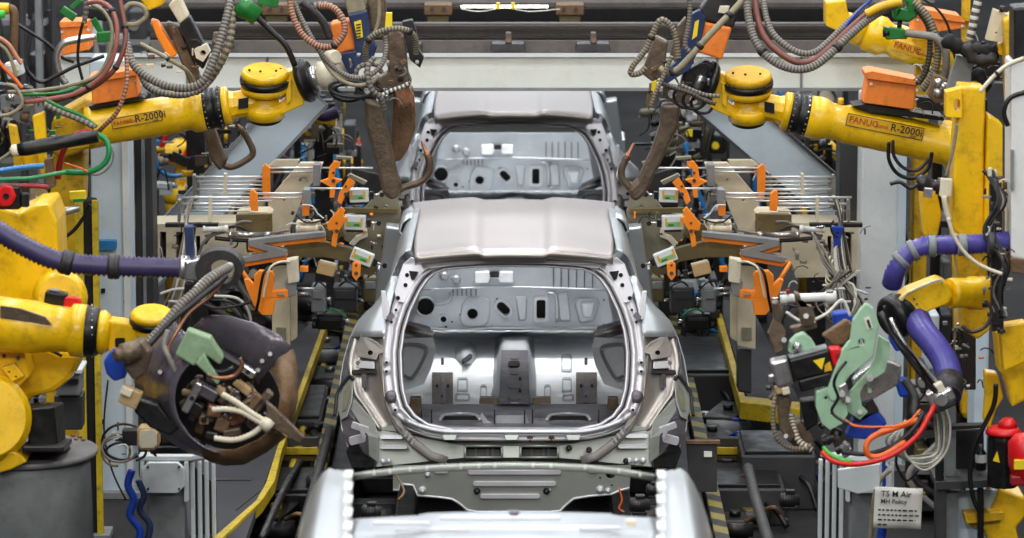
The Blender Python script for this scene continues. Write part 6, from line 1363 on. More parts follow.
H('lower ribbed hose behind the upper left forearm','hose_grey',3.4,20.85,[(140,72),(147,86),(161,93),(184,95),(202,88),(212,78)],rib=3,dY=.1)
H('thin tan hose crossing the upper left gun','hose_tan',2.2,20.9,[(141,44),(156,52),(170,60),(186,70),(194,82)],dY=.1,clips=1)
H('red hose curling at the left edge of the forearm','dark_red',3.2,20.1,[(98,135),(86,132),(74,136),(65,147),(60,162),(58,178)],dY=.05,clips=1)
H('green hose curling under the left forearm','green_hose',3.0,20.1,[(97,134),(106,140),(109,152),(104,164),(88,172),(66,172)],dY=.05)
H('thin grey cable beside the green curl','hose_grey',1.0,20.15,[(103,138),(113,150),(110,166),(94,175),(66,163)],dY=.05)
H('light blue hose entering at the left edge','blue_hose',2.8,18.9,[(-6,172),(12,169),(28,167),(44,166)])
H('green hose under the light blue one','green_hose',2.2,18.9,[(-6,180),(14,179),(32,178),(66,172)])
H('red hose under the green one at the left edge','dark_red',2.4,18.9,[(-6,186),(14,186),(32,186),(48,187)])
H('grey wrapped cable above the red curl','hose_grey',2.8,20.1,[(44,104),(60,112),(78,119),(96,128)],rib=4)
H('green cable beside the grey wrapped one','green',2.0,20.12,[(46,100),(62,108),(80,115),(97,127)])
H('black cable dropping inside the maroon loop','black',1.6,20.4,[(83,22),(79,40),(78,60),(82,78),(84,88)])
H('grey braided end hanging above the black cable','hose_grey',2.6,20.4,[(85,-4),(86,10),(84,24)],rib=4)
H('black cable crossing the grey posts','black',1.8,22.5,[(14,22),(30,32),(48,44),(60,56),(74,62)])
H('dark cable loop low at the left post','black',2.0,20.6,[(22,60),(30,74),(42,82),(60,74),(76,66),(104,56)])
H('copper red hose at the upper left edge','hose_copper',2.2,20.3,[(-4,36),(8,44),(16,56),(22,64)])
H('orange hose at the upper left edge','orange_hose',2.0,20.3,[(-4,58),(4,68),(14,78),(22,88)])
H('yellow green hose at the upper left edge','hose_tan',1.8,20.3,[(-4,42),(6,50),(12,62),(16,76)])
H('olive looped hose low at the left edge','hose_tan',2.0,20.2,[(-4,116),(10,114),(22,104),(16,88),(6,84)])
H('tan curved hose near the top of the upper left gun','hose_tan',2.4,21.0,[(126,24),(136,24),(146,16),(142,6),(130,4),(122,12)])
c = thing('pipe_support', 'brown upright pipe with a yellow and green end at the upper left corner', 'pipe', P(14,60,20.6))
B().tube([P(x,y,20.6) for x,y in ((0,9),(8,8),(14,12),(14,30),(13,56))], .022, 5, 12).put('pipe','rust',c); B().lathe(P(-6,8,20.58),P(9,8,20.58),[(0,.028),(1,.026)],14).put('yellow_sleeve','yellow',c); B().lathe(P(-8,15,20.5),P(5,14,20.5),[(0,.024),(1,.020)],12).put('green_end','bright_green',c)
c = thing('torque_tube', 'black round bar lying below the upper left forearm', 'bar', P(60,160,19.9)); B().lathe(P(18,150,19.9),P(98,136,19.9),[(0,.03),(.1,.036),(.5,.036),(.52,.032),(1,.032)],16).put('bar','black',c); B().lathe(P(10,151,19.9),P(19,150,19.9),[(0,.014),(.3,.03),(1,.03)],14).put('end_nut','cream',c)
B().tube([P(-5,163,19.9),P(4,157,19.9),P(12,151,19.9)],.008,3).put('hose_tail','hose_tan',c)
c = thing('manifold', 'grey valve manifold with fittings at the left edge above the yellow arm', 'manifold', P(22,124,20.4))
B().pplate([(0,96),(24,92),(34,100),(36,118),(28,126),(14,120),(2,124)],20.45,.1,[circ(12,106,2,8)]).put('body','mid_grey',c,bevel=.008)
for i,(u,v,m) in enumerate(((10,98,'steel'),(18,108,'dark_steel'),(28,104,'cream'),(34,96,'steel'),(24,118,'rust'),(6,112,'brown_steel'))): B().lathe(P(u-4,v,20.36),P(u+5,v-1,20.36),[(0,.012),(.3,.02),(.7,.02),(1,.011)],10).put('fitting',m,c)
c = thing('junction_block', 'pale grey junction block left of the bent pipe', 'box', P(14,78,20.5)); B().pplate([(4,64),(20,60),(24,74),(8,80)],20.5,.08).put('body','paint_grey',c,bevel=.006); B().pplate([(7,66),(17,64),(19,71),(10,74)],20.48,.03).put('lid','cream',c,bevel=.003)
c = thing('cable_bracket', 'yellow upright bracket at the left edge under the manifold', 'bracket', P(38,170,20.1)); B().pplate([(32,116),(44,112),(46,138),(44,146),(48,168),(42,178),(36,150)],20.1,.05).put('upright','yellow',c,bevel=.006); B().pplate([(8,124),(16,126),(24,168),(14,168)],20.1,.05).put('upright','yellow_dirty',c,bevel=.006); B().pplate([(22,152),(42,148),(42,166),(22,168)],20.14,.05).put('web','yellow',c,bevel=.005)
B().pplate([(30,188),(44,186),(50,200),(40,206),(30,200)],20.05,.04,[circ(36,196,1,6),circ(43,195,1,6)]).put('grey_plate','steel',c,bevel=.004); B().pplate([(44,160),(52,158),(56,186),(48,190)],20.06,.05).put('brown_strut','rust',c,bevel=.005)
c = thing('green_fitting', 'green hose fitting by the upper orange box', 'fitting', P(68,18,20.5)); B().fbox(Fr(68,14,20.5,35),-8,-4,0,8,4,8).put('body','green',c,bevel=.006); B().fbox(Fr(76,4,20.5,-40),-7,-2.5,0,7,2.5,6).put('arm','green',c,bevel=.005)
c = thing('green_fitting', 'green hose fitting inside the maroon loop', 'fitting', P(104,40,20.5)); B().fbox(Fr(105,37,20.5,-5),-8,-5,0,8,5,8).put('body','green',c,bevel=.006); B().fbox(Fr(97,26,20.55,60),-8,-3,0,8,3,6).put('arm','green',c,bevel=.005); B().fbox(Fr(96,14,20.6,10),-12,-6,0,12,6,8).put('arm','black',c,bevel=.01)
c = thing('green_coupling', 'green round coupling on a black tube above the left wrist', 'coupling', P(248,20,20.9)); B().lathe(P(238,4,20.9),P(258,17,20.9),[(0,.04),(.1,.055),(.5,.055),(.55,.05),(1,.05)],16).put('coupling','green',c); B().tube([P(x,y,20.9) for x,y in ((256,16),(272,32),(286,46),(295,66))],.016,5,10).put('tube','black',c); B().fbox(Fr(262,2,21,10),-4,-6,0,16,3,6).put('bracket','green',c,bevel=.005)
c = thing('yellow_sensor', 'small bright yellow sensor at the pale blue column', 'sensor', P(78,200,20.5)); B().fbox(Fr(78,196,20.5,-4),-9,-5,0,8,4,6).put('body','tag_yellow',c,bevel=.006); B().fbox(Fr(79,200,20.48,-4),-6,-1,-1,5,2,0).put('lens','green',c); B().lathe(P(56,213,20.5),P(80,208,20.5),[(0,.02),(.2,.028),(.5,.02),(1,.016)],12).put('cable_gland','steel',c)
H('dark hose loop behind the yellow sensor','black',2.0,20.7,[(60,210),(54,220),(58,238),(72,232),(86,214),(90,204)])
H('orange thin cable left of the blue column','orange_hose',1.0,20.0,[(64,163),(80,168),(88,172)])
# ------------------------------------------------------------------ left gun dressing
H('copper ribbed hose looping over the left gun','hose_copper',3.2,20.4,[(289,-4),(293,16),(302,34),(316,45),(330,47),(340,40),(345,28),(340,14),(331,7),(320,6)],rib=2.5,dY=.1,clips=1)
H('long grey hose under the left gun transformer','hose_grey',2.6,20.45,[(293,0),(302,20),(314,42),(326,60),(340,72),(356,78),(372,74),(382,64),(386,50),(385,36)],rib=2.2,dY=.1)
H('yellowish hose lowest of the left gun loop','hose_tan',2.3,20.42,[(317,46),(326,64),(338,78),(354,85),(370,83),(378,76)],dY=.08)
H('tan hose arching over the left gun body','hose_tan',3.0,20.5,[(366,62),(366,46),(374,35),(390,29),(406,30),(415,38),(416,54)],rib=2.5,dY=.1,clips=2)
H('striped hose curling at the left gun pivot','hose_grey',2.8,20.4,[(374,58),(368,66),(368,78),(372,90),(381,98),(384,110)],rib=3.5,dY=.05)
H('second striped curl at the left gun pivot','hose_grey',2.4,20.45,[(356,76),(358,68),(368,64),(378,66),(382,74)],rib=3.5)
H('striped hose leading to the left gun knuckle','cable_white',2.0,20.4,[(379,97),(390,91),(402,87),(411,82)],rib=3.5)
H('thin hose running down the left gun housing','hose_tan',2.0,20.5,[(379,-4),(379,16),(376,30),(370,40)])
H('thick dark hose beside the copper one','rubber',4.0,20.7,[(301,2),(314,12),(324,24),(330,38)])
H('pale clamp ended hose at the top of the left gun','hose_grey',3.4,20.6,[(314,6),(326,5),(336,10),(342,20)],rib=4)
for i,(rx,ry,dx) in enumerate(((22,8,0),(19,6,4),(24,6,6),(16,9,-4))):
    H(['outer black cable coil under the left gun','inner black cable coil under the left gun','wide flat black coil under the left gun','small black coil under the left gun'][i],'black' if i%2 else 'rubber',1.7,20.6+.03*i,ell(351+dx,89+i,rx,ry,0,340,10,rot=5))
c = thing('ring_coupling', 'pale striped ring coupling on the left gun hose', 'coupling', P(332,62,20.4)); B().lathe(P(328,58,20.5),P(336,57,20.4),[(0,.03),(.3,.04),(.7,.04),(1,.03)],14).put('ring','cream',c); B().lathe(P(324,59,20.5),P(329,58,20.5),[(0,.02),(1,.02)],12).put('nut','steel',c)
# ------------------------------------------------------------------ right gun dressing
H('big smooth tan hose slanting down to the right gun','hose_tan',3.3,20.4,[(748,-6),(732,12),(722,22),(706,39),(690,57),(678,69),(668,73),(660,68)],clips=3,dY=.05)
H('tan hose looping left of the right gun','hose_tan',3.0,20.45,[(678,58),(676,38),(670,25),(661,20),(654,31),(646,49),(633,66),(631,74),(640,73),(646,67)],rib=2.5,clips=1)
H('slim grey hose running down to the right gun','hose_grey',2.4,20.4,[(689,-5),(690,10),(688,28),(685,45),(690,52)],rib=2.5)
H('short ribbed hose at the right gun knuckle','hose_tan',2.2,20.35,[(672,56),(667,68),(661,82),(655,94),(651,106)],rib=2.5)
H('dark ribbed hose below the right gun pivot','rubber',2.2,20.4,[(662,84),(674,88),(690,93),(704,100),(716,104)],rib=2.5)
H('second dark ribbed hose below the right gun pivot','hose_grey',2.0,20.45,[(678,84),(692,90),(706,95),(720,96)],rib=3)
for i,(u,v) in enumerate(((694,100),(702,104),(684,98))): H(['black cable loop at the right wrist flange','lower black cable loop at the right wrist','small black loop near the right pivot'][i],'black',1.7,20.5+.02*i,ell(u,v,11,9,0,330,9,rot=20*i))
# ------------------------------------------------------------------ upper right bundle
H('outermost thick hose of the sagging bundle at top right','hose_grey',4.0,20.4,[(747,-6),(749,20),(757,44),(773,61),(793,69),(812,67),(830,54),(850,35),(872,17),(896,4)],rib=2.6,dY=.2,clips=2)
H('middle brown hose of the sagging bundle at top right','hose_brown',3.4,20.45,[(755,-6),(757,16),(765,38),(780,53),(797,62),(814,60),(832,46),(852,27),(872,10),(894,-2)],dY=.2)
H('inner hose of the sagging bundle at top right','hose_grey',3.2,20.5,[(764,-6),(765,12),(772,32),(785,45),(800,53),(815,52),(830,40),(848,22),(866,6)],rib=2.6,dY=.2)
H('thin blue hose above the sagging bundle','blue',1.4,20.4,[(832,48),(846,26),(860,10),(876,-4)])
H('golden hose entering the green clamp','plate_yellow',4.2,20.3,[(866,14),(878,8),(890,4),(902,2)])
H('grey hose bending down from the green clamp','hose_grey',4.0,20.35,[(906,33),(922,35),(936,38),(945,50),(946,66),(942,82)],dY=.05)
H('thick hose curving down right of the green clamp','hose_tan',3.6,20.4,[(914,2),(926,14),(934,30),(938,52),(934,72),(922,90)],rib=2.6,dY=.05)
H('dark hose curving beside the thick one','rubber',3.0,20.45,[(916,8),(928,26),(930,48),(926,70),(918,84)],rib=2.6)
H('black thin cable dropping toward the yellow column','black',1.3,20.3,[(918,-4),(936,8),(948,26),(954,54),(963,88)])
H('black cable slack under the right forearm','black',2.0,20.7,[(889,142),(889,160),(898,174),(914,178),(928,168),(932,152)])
H('second black cable slack under the right forearm','rubber',1.8,20.75,[(893,140),(894,156),(904,168),(918,170),(930,158)])
H('pale grey hose at the top right corner','cable_white',4.2,20.2,[(980,-6),(975,14),(972,30),(969,40)],rib=6)
H('cream hose arching by the white cabinet','cream',2.2,18.9,[(980,92),(992,78),(1006,66),(1024,58)],clips=1)
H('black looped hose by the white cabinet','black',2.6,18.9,[(1008,126),(1004,112),(1010,98),(1026,92)])
H('cream hose falling from the violet hose to the cabinet','cream',2.0,18.7,[(948,218),(954,236),(966,254),(982,266),(1002,274)])
H('slim dark cable beside the upright yellow arm','hose_grey',1.6,19.3,[(957,124),(955,140),(951,158),(946,176)])
H('black cable hanging beside the red topped motor','black',2.6,18.9,[(996,384),(994,404),(984,426),(974,446),(970,476),(974,500),(980,512)])
H('dark cable snaking between the violet hoses','rubber',2.0,18.7,[(985,300),(992,312),(986,326),(972,332),(962,326)])
for i in range(5):
    r = random.Random(i+300)
    hose('tangled_cable','grey cable tangled beside the white cabinet',[(988+r.uniform(-5,5),170,18.95),(1000+r.uniform(-6,6),200,18.9),(990+r.uniform(-6,6),232,18.9),(1004+r.uniform(-4,4),262,18.85),(996+r.uniform(-6,6),292,18.85),(1004+r.uniform(-6,6),318,18.85)],r.choice((1.2,1.6,2)),r.choice(('hose_grey','rubber','hose_tan','black')),n=6,group='cables tangled beside the white cabinet',cat='cable')
c = thing('green_clamp', 'green hose clamp block at top right above the red lettering', 'clamp', P(900,40,20.4)); B().pplate([(892,-6),(918,-6),(918,16),(910,22),(894,20)],20.45,.1,[circ(904,6,4,12)]).put('block','green',c,bevel=.01); B().pplate([(884,27),(906,30),(908,39),(886,40)],20.4,.08).put('lower_block','green',c,bevel=.008); B().tube([P(900,20,20.5),P(899,30,20.5)],.012,1).put('bolt','black',c); B().lathe(P(883,33,20.42),P(889,33,20.42),[(0,.02),(1,.024)],12).put('cap','black',c)
c = thing('bolted_plate', 'beige square plate with bolts at the top right corner', 'plate', P(1000,44,19.8)); B().pplate([(994,9),(1018,18),(1016,45),(986,40)],19.8,.06,[circ(996,33,1.2,6),circ(1003,35,1.2,6)]).put('plate','beige',c,bevel=.005); B().cyl(P(1002,12,19.78),P(1003,6,19.78),.014).put('stud','dark_steel',c)
c = thing('cable_wrap', 'black wrapped cable bundle above the upright yellow arm', 'cable bundle', P(975,70,19.9)); B().tube([P(x,y,19.9) for x,y in ((944,38),(956,46),(972,50),(990,52),(1000,50))],.04,5,10,rib=.05,ribamp=.18).put('wrap','black_matte',c); B().tube([P(x,y,19.85) for x,y in ((966,44),(972,58),(986,60),(1002,56))],.03,5,10,rib=.05,ribamp=.2).put('wrap','rubber',c); B().tube([P(x,y,19.95) for x,y in ((975,70),(985,84),(980,96))],.035,5,10,rib=.06,ribamp=.2).put('wrap','black_matte',c)
c = thing('yellow_lug', 'yellow lug right of the black wrapped bundle', 'bracket', P(1010,58,19.85)); B().pplate([(999,44),(1006,40),(1022,46),(1022,58),(1010,60),(998,54)],19.85,.08).put('lug','yellow',c,bevel=.008); B().cyl(P(1008,50,19.84),P(1008,50,19.8),.012).put('pin','dark_steel',c)
c = thing('grey_bracket', 'pale grey folded bracket left of the upright yellow arm', 'bracket', P(958,92,19.95)); B().pplate([(957,55),(974,59),(971,84),(960,92),(946,92),(950,76)],19.95,.05).put('sheet','mid_grey',c,bevel=.005); B().pplate([(934,74),(948,80),(950,100),(936,104),(928,96)],20.1,.08).put('rusty_lug','rust',c,bevel=.008)
for q in ((938,82),(944,86),(938,92)): B().lathe(P(q[0]-4,q[1],20.05),P(q[0]+5,q[1]+1,20.05),[(0,.014),(.3,.022),(.7,.02),(1,.01)],10).put('fitting','steel',c)
c = thing('air_manifold', 'grey manifold with fittings beside the upright yellow arm', 'manifold', P(935,195,19.5)); B().lathe(P(916,182,19.5),P(950,188,19.5),[(0,.02),(.1,.04),(.3,.04),(.35,.028),(.6,.028),(.62,.042),(.9,.04),(1,.02)],16).put('body','dark_steel',c)
B().fbox(Fr(946,188,19.45,5),-6,-9,0,6,9,8).put('valve','cream',c,bevel=.006); B().tube([P(x,y,19.4) for x,y in ((918,184),(910,188),(900,182),(890,184))],.01,4).put('lead','black',c); B().fbox(Fr(928,192,19.4,5),-4,-4,0,5,6,6).put('valve','steel',c,bevel=.005)
B().tube([P(x,y,19.4) for x,y in ((944,196),(946,208),(950,222))],.014,3).put('drop_tube','cream',c)
# ================================================================== lower right cabinet, paper note
Y = 19.0
t = thing('steel_rack', 'dark steel rack with grey panels behind the red topped motor', 'rack', P(955,560,Y))
for pts, dy, th, m, n_ in (([(936,398),(944,398),(944,486),(936,486)],0,.05,'black','post'),([(944,400),(956,400),(956,484),(944,484)],.1,.05,'mid_grey','panel'),([(936,482),(1000,480),(1000,487),(936,490)],-.02,.3,'dark_grey','shelf'),([(936,490),(946,490),(946,560),(936,560)],0,.1,'dark_grey','post'),([(946,492),(958,492),(958,560),(946,560)],.06,.04,'mid_grey','panel'),([(958,492),(1000,490),(1000,560),(958,560)],.14,.04,'paint_blue','back_panel'),([(978,488),(984,488),(984,560),(978,560)],0,.05,'black','post'),([(930,422),(938,426),(984,424),(984,428),(938,431),(928,426)],-.05,.05,'dark_steel','bar'),([(956,430),(984,430),(984,482),(956,482)],.25,.04,'black_matte','back_panel'),([(930,395),(940,395),(940,424),(930,422)],-.02,.05,'black','post')):
    B().pplate(pts, Y+dy, th).put(n_, m, t, bevel=.005)
c = thing('spray_bottle', 'small dark bottle with a white label standing in the steel rack', 'bottle', P(981,472,19.1)); B().lathe(P(981,470,19.1),P(981,444,19.1),[(0,.022),(.05,.026),(.65,.026),(.8,.012),(1,.010)],14).put('bottle','black',c); B().lathe(P(981,462,19.1),P(981,454,19.1),[(0,.027),(1,.027)],14,cap=False).put('label','white',c)
t = thing('paper_note', 'white paper notice with printed lines taped by the right pedestal', 'paper', P(898,530,18.9)); F = Fr(898,508,18.9,2)
rows = [[F(-24+48*i/8, -21+42*j/6, 1.2*math.sin(i*.8+j*.5)) for i in range(9)] for j in range(7)]
B().grid(rows).put('sheet','paper',t,solid=.001)
text('TS M Air', F, -18, -12, -2.2, 6, 'ink', t); text('MH Policy', F, -18, -5, -2.2, 4.6, 'ink', t)
b = B(); rn = random.Random(4)
for v, end in ((2,18),(7,20),(12,17),(17,-10)):
    u = -20
    while u < end:
        l = rn.uniform(2,5); b.fbox(F,u,v-.8,-2.3,min(u+l,end+1),v+.8,-2.1); u += l+1.4
b.put('printed_line', 'ink', t, whole=True)
t = thing('hanging_sleeve', 'tan sleeve hanging behind the paper notice', 'sleeve', P(875,538,19.1)); B().tube([P(x,y,19.1) for x,y in ((890,470),(880,480),(874,500),(872,520),(870,545))],.012,5).put('sleeve','hose_tan',t); B().tube([P(x,y,19.05) for x,y in ((884,520),(882,532),(880,548))],.022,3).put('blue_end','blue',t)
H('blue hose hanging behind the paper notice','blue',2,19.2,[(892,440),(884,460),(884,485),(880,500)])
H('black cable behind the paper notice','black',1.6,19.2,[(902,440),(896,462),(906,480),(918,470)])
c = thing('grey_pouch', 'pale grey panel leaning behind the red hose sweep', 'panel', P(868,500,19.0)); B().pplate([(838,470),(880,464),(880,488),(858,494),(838,488)],18.95,.03).put('panel','paint_grey',c,bevel=.004)
# ================================================================== FAR EQUIPMENT seen between the frames
def far_robot(x, y, Y, s_, lab, flip=1):
    t = thing('distant_robot', lab, 'robot', V((P(x,y,Y).x, Y, 0))); k = Y/FPX*s_
    q = lambda u,v,w=0: P(x+flip*u*s_, y+v*s_, Y+w*k)
    base = V((q(0,0).x, Y, 0)); B().lathe(base, V((base.x, Y, max(.15, q(0,26).z))), [(0,22*k),(.9,18*k),(1,20*k)], 20).put('base','yellow_dirty',t)
    B().lathe(q(0,26),q(0,8),[(0,20*k),(.4,22*k),(1,15*k)],20).put('turret','yellow',t)
    B().plate([q(*p) for p in ((-10,12),(10,14),(16,-20),(10,-34),(-4,-32),(-8,-14))],(0,12*k,0)).put('lower_arm','yellow',t,bevel=.015)
    B().lathe(q(4,-26,-6),q(-44,-16,-10),[(0,13*k),(.2,14*k),(.5,9*k),(.9,8*k),(1,5*k)],18).put('forearm_tube','yellow',t)
    B().lathe(q(4,-26,-14),q(4,-26,-4),[(0,10*k),(1,12*k)],18).put('joint_cover','black',t)
    B().plate([q(*p,-8) for p in ((-44,-22),(-56,-16),(-58,-4),(-48,-8))],(0,8*k,0)).put('tool','dark_steel',t,bevel=.01)
    B().tube([q(8,-34,-8),q(-8,-44,-10),(q(-28,-36,-12)),q(-44,-22,-10)],2.4*k,5).put('cable','black',t)
    B().tube([q(10,-20,-10),q(18,-4,-14),q(6,12,-14),q(-12,10,-12)],2.2*k,5).put('air_line','blue_hose' if s_ > .8 else 'red_hose',t)
for a in ((184,176,27.5,1.0,'yellow robot with a blue air line far behind the left fixture',1),(214,150,31,.7,'smaller yellow robot far back left of the rear car',-1),(822,176,27.5,1.1,'yellow robot far behind the right fixture, above the chrome rods',-1),(788,150,31,.7,'smaller yellow robot far back between brace and right fixture',1),(668,150,31,.6,'small yellow robot far back close right of the rear car',-1),(350,150,30,.6,'small yellow robot far back close left of the rear car',1),(560,64,38,.5,'tiny yellow robot beyond the rear car',1)): far_robot(*a[:5], flip=a[5])
def far_rack(x, y, Y, w_, h_, lab, m, seed):
    r = random.Random(seed); z0 = 0; a = P(x,y+h_/2,Y); t = thing('equipment_rack', lab, 'machine', V((a.x, Y, 0))); top = P(x,y-h_/2,Y).z; ww = w_*Y/FPX; hh = max(.5, top)
    for i in (-1,1): B().box((a.x+i*ww/2, Y, hh/2),(.06,.06,hh)).put('post','dark_steel',t)
    for i in range(4):
        z = hh*(.12+.28*i); B().box((a.x,Y,z),(ww,.4,.04)).put('shelf','mid_grey' if i%2 else 'dark_grey',t)
        for j in range(3):
            if r.random() < .8:
                u = a.x+ww*(-.33+.33*j); bw = ww*r.uniform(.15,.28); bh = hh*r.uniform(.10,.22)
                B().box((u,Y-.05,z+.02+bh/2),(bw,.3,bh)).put('module', r.choice((m,'dark_grey','mid_grey','black','dark_steel','olive')),t,bevel=.01)
                if r.random() < .6: B().cyl((u-bw*.2,Y-.22,z+bh*.6),(u-bw*.2,Y-.18,z+bh*.6),bh*.2,seg=12).put('dial', r.choice(('steel','black','tag_yellow','cream')),t)
    for j in range(3):
        u = a.x+ww*r.uniform(-.4,.4); B().tube([(u,Y-.25,hh),(u+r.uniform(-.1,.1),Y-.3,hh*.7),(u+r.uniform(-.2,.2),Y-.32,hh*.4),(u+r.uniform(-.2,.2),Y-.3,.1)],.018,6).put('cable', r.choice(('black','hose_grey','blue_hose','rubber')),t)
for i, (x,y,Y,w_,h_,m,lab) in enumerate(((235,128,29,55,70,'mid_grey','grey equipment rack behind the left brace'),(300,140,28.5,45,90,'dark_steel','dark equipment rack between left brace and left gun'),(338,190,29.5,40,90,'olive','olive toned equipment rack left of the rear car'),(360,240,28.2,26,80,'dark_grey','dark equipment rack behind the left carrier arm'),(676,190,28.5,44,110,'dark_steel','dark equipment rack right of the rear car'),(700,150,30,50,90,'mid_grey','grey equipment rack behind the right gun'),(740,280,27.2,45,110,'dark_grey','dark equipment rack behind the right Z arm'),(690,270,27.6,40,90,'black','black equipment rack near the car shoulder at right'),(885,235,25.5,30,60,'mid_grey','grey equipment rack behind the light column'),(118,60,30,70,60,'paint_grey','pale equipment rack behind the pale blue column'),(20,40,30,60,60,'mid_grey','grey equipment rack at the top left corner'),(235,245,27,70,60,'dark_grey','dark rack behind the left fixture base'),(790,110,31,50,50,'paint_grey','pale equipment rack far behind the right brace'),(960,200,25,50,120,'dark_steel','dark rack behind the upright yellow arm'),(935,440,21.5,50,110,'dark_grey','dark rack behind the off-white cable loop'),(800,30,33,90,50,'dark_steel','dark equipment rack at the top above the right beam'),(345,300,26.4,50,70,'dark_steel','dark rack low behind the left locator'),(700,330,25.8,36,60,'dark_grey','low dark rack right of the middle car'))): far_rack(x,y,Y,w_,h_,lab,m,i)
H('purple hose slanting down behind the left fixture rods','purple',5,25,[(262,146),(276,156),(290,164),(306,176)])
H('purple hose end behind the left brace','purple',6,25.5,[(312,110),(324,116),(338,112)])
H('blue hose curling around the distant left robot','blue_hose',2.2,26.8,[(158,140),(156,158),(162,172),(176,176),(194,172)])
H('red hose at the distant left robot','red_hose',2.6,26.9,[(166,134),(162,150),(170,160),(184,156),(190,144)])
H('dark slanted hose at the distant right robot','rubber',4,26.4,[(800,128),(816,144),(834,166),(846,196)])
H('second dark slanted hose at the distant right robot','rubber',3.6,26.5,[(812,122),(830,134),(846,150)])
# yellow frame at the top right
t = thing('yellow_gantry', 'yellow steel frame behind the top right orange box', 'frame', V((P(930,40,24).x,24,0)))
for x0,x1 in ((962,970),(914,920)):
    a = P(x0,0,24.4).x; b_ = P(x1,0,24.4).x; B().box(((a+b_)/2,24.4,1.4),(b_-a,.06,2.8)).put('post','yellow_dirty',t)
B().hexa([P(914,21,24.3),P(974,21,24.3),P(974,21,24.36),P(914,21,24.36),P(914,16,24.3),P(974,16,24.3),P(974,16,24.36),P(914,16,24.36)]).put('crossbar','yellow_dirty',t)

# small grimy hardware around the green gun and the floor machinery
rq = random.Random(21)
for i in range(34):
    u, v = rq.choice(((784,372),(778,400),(800,430),(820,438),(856,398),(838,440))); u += rq.uniform(-12,12); v += rq.uniform(-14,14); w_ = rq.uniform(5,14); h_ = rq.uniform(4,10)
    F = Fr(u,v,Yg+.08+.03*(i%5),rq.uniform(-60,60)); o_ = B().fbox(F,-w_/2,-h_/2,0,w_/2,h_/2,9).put('arm_link', rq.choice(('brown_steel','dark_steel','black','black','rust','steel')), g, bevel=.007)
    if i%3 == 0: B().cyl(F(0,0,-1.5),F(0,0,0),2*F.s,seg=8).put('bolt','steel',g)
spots = [(706,420),(712,446),(722,486),(742,478),(768,468),(786,470),(706,350),(700,320),(712,366),(728,420),(760,436),(790,440),(326,410),(318,440),(330,380),(296,436),(290,480),(276,520),(750,505),(735,520),(700,300),(326,350),(322,300),(334,330)]
for i, (x, y) in enumerate(spots):
    p = PZ(x, y, .1); a, b_, h = rq.uniform(.10,.22), rq.uniform(.2,.5), rq.uniform(.08,.2)
    c = thing('floor_drive', 'dark grimy drive unit on the floor beside the conveyor', 'machine', (p.x,p.y,0), 'grimy drive units beside the conveyor')
    B().box((p.x,p.y,h/2),(a,b_,h),rz=rq.uniform(-.3,.3)).put('housing', rq.choice(('black','dark_steel','dark_grey','olive')), c, bevel=.01)
    B().cyl((p.x-a*.7,p.y-b_*.5,h*.6),(p.x+a*.7,p.y-b_*.5,h*.6),h*.32,seg=12).put('shaft', rq.choice(('dark_steel','mid_grey','rust')), c)
    B().tube([(p.x+a*.4,p.y-b_*.6,h),(p.x+a*.9,p.y-b_*.8,h*1.3),(p.x+a*1.3,p.y-b_*.5,h*.5),(p.x+a*1.5,p.y,.02)],.012,5).put('cable', rq.choice(('black','hose_grey','rust','blue','black')), c)
    B().cyl((p.x,p.y,h),(p.x,p.y,h+.03),.03,seg=10).put('cap', rq.choice(('steel','black','tag_yellow')), c)

u1 = thing('pipe_cluster', 'cluster of grimy valves and fittings at the upper left edge', 'valves', P(20,130,20.5))
B().pplate([(-4,84),(30,88),(36,96),(30,104),(-4,100)], 20.5, .1).put('base_plate','dark_steel',u1,bevel=.006)
scatter(u1, (0,84,60,140), 40, 20.45, ('steel','dark_steel','black','cream','brown_steel','rust','yellow_dirty','green'), 77)
u1 = thing('pipe_cluster', 'cluster of grimy fittings hung beside the white cabinet', 'valves', P(996,330,18.9))
B().pplate([(990,184),(1002,182),(1004,330),(992,332)], 19.0, .06).put('base_plate','dark_steel',u1,bevel=.006)
scatter(u1, (984,170,1010,335), 44, 18.95, ('steel','dark_steel','black','cream','brown_steel','rust','mid_grey'), 78)
u1 = thing('pipe_cluster', 'cluster of dark fittings on the tray of the upper right robot', 'valves', P(936,112,20.6))
B().pplate([(916,96),(950,100),(950,112),(918,110)], 20.7, .08).put('base_plate','dark_steel',u1,bevel=.006)
scatter(u1, (914,64,956,112), 26, 20.65, ('steel','dark_steel','black','rust','brown_steel','olive_grey'), 79)
u1 = thing('pipe_cluster', 'cluster of dark fittings by the black wrapped bundle', 'valves', P(970,80,20.1))
B().pplate([(956,64),(1000,62),(1000,80),(958,82)], 20.2, .08).put('base_plate','dark_steel',u1,bevel=.006)
scatter(u1, (952,36,1008,84), 30, 20.1, ('black','dark_steel','black','brown_steel','mid_grey'), 80)
u1 = thing('pipe_cluster', 'cluster of pipes and valves under the mint green gun near the rack', 'valves', P(960,370,20.0))
B().pplate([(956,330),(976,330),(976,390),(956,390)], 20.1, .08).put('base_plate','dark_steel',u1,bevel=.006)
scatter(u1, (936,320,996,400), 36, 20.0, ('steel','dark_steel','black','orange_box','olive_grey','beige','mid_grey'), 81)
u1 = thing('pipe_cluster', 'cluster of fittings around the coupling of the dark gun and cable coils', 'valves', P(130,445,18.8))
B().pplate([(122,430),(138,430),(138,446),(122,446)], 18.85, .06).put('base_plate','dark_steel',u1,bevel=.006)
scatter(u1, (112,424,160,456), 18, 18.8, ('black','dark_steel','steel','rust'), 82)
scatter(gl, (352,60,412,104), 22, 20.85, ('brown_steel','dark_steel','black','rust','steel'), 90, dep=.15)
scatter(gr, (650,60,712,110), 22, 20.85, ('brown_steel','dark_steel','black','rust','steel'), 91, dep=.15)
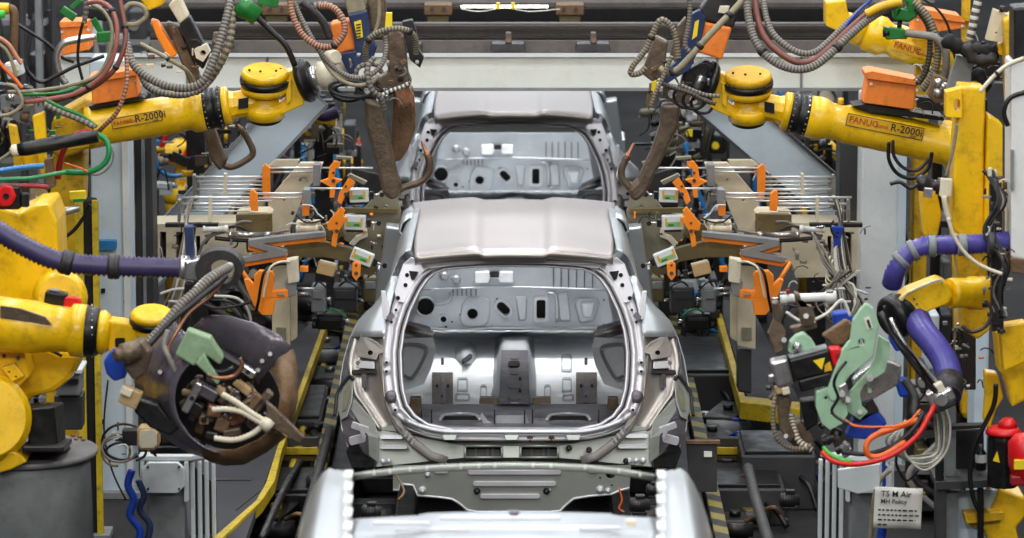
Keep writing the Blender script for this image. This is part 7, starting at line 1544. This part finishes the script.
scatter(g3, (140,30,210,96), 20, 21.55, ('brown_steel','dark_steel','black','rust','cream'), 92, dep=.15)
for i, (x0, y0, x1, y1) in enumerate(((156,104,232,200),(300,104,345,165),(640,104,700,165),(790,120,850,196))):
    u1 = thing('machine_cluster', ['tangle of far machinery behind the left fixture rods','tangle of far machinery behind the left gun','tangle of far machinery behind the right gun','tangle of far machinery behind the right fixture rods'][i], 'machinery', V((P((x0+x1)/2,0,26).x,26,0)))
    p = P((x0+x1)/2,(y0+y1)/2,26); B().box((p.x,26.2,p.z/2+.1),(.12,.12,p.z+.2)).put('post','dark_steel',u1)
    scatter(u1, (x0,y0,x1,y1), 44, 26, ('dark_steel','black','mid_grey','yellow_dirty','cream','olive_grey','brown_steel','steel','paint_grey','yellow_dirty'), 60+i, dep=.6, smax=20)
# ================================================================== LIGHT, WORLD, CAMERA
w = bpy.data.worlds.new('hall'); sc.world = w; w.use_nodes = True
bg = w.node_tree.nodes['Background']; bg.inputs['Color'].default_value = (.80,.88,1.0,1); bg.inputs['Strength'].default_value = .22
def area(name, loc, size, sy, e, col=(1,.98,.95), rot=(0,0,0)):
    l = bpy.data.lights.new(name, 'AREA'); l.shape = 'RECTANGLE'; l.size = size; l.size_y = sy; l.energy = e; l.color = col
    o = bpy.data.objects.new(name, l); COL.objects.link(o); o.location = loc; o.rotation_euler = rot; return o
for i, y in enumerate((12, 17, 22, 27, 33)):
    for x in (-4.5, 0, 4.5):
        area('hall_lamp', (x, y, 8.5), .8, 3.0, 195, (.97,.985,1.0))
for x in (-5, 0, 5): area('hall_lamp', (x, 5, 8), 3, 1.5, 330, (1,.98,.95), (math.radians(50),0,0))  # added fill from behind the camera, simulating a bright hall there
for y in (24.15, 29.65): area('cell_lamp', (X0, y, 2.05), 1.3, .12, 12, (1,1,1), (math.radians(-10),0,0)).data.spread = 1.25  # added fill lights under the beam to brighten the car interiors
cam = bpy.data.cameras.new('camera'); co = bpy.data.objects.new('camera', cam); COL.objects.link(co); sc.camera = co
co.location = (0,0,CAMH); co.rotation_euler = (PI/2-PITCH, 0, 0)
cam.sensor_fit = 'HORIZONTAL'; cam.sensor_width = 36; cam.lens = FPX/1024*36; cam.clip_end = 300; cam.clip_start = .5
cam.dof.use_dof = True; cam.dof.focus_distance = 21.5; cam.dof.aperture_fstop = 3.4
sc.view_settings.view_transform = 'Standard'; sc.view_settings.look = 'None'; sc.view_settings.gamma = 1; sc.view_settings.exposure = -0.10
sc.view_settings.use_curve_mapping = False
for o in bpy.data.objects:
    if '_o' in o: del o['_o']
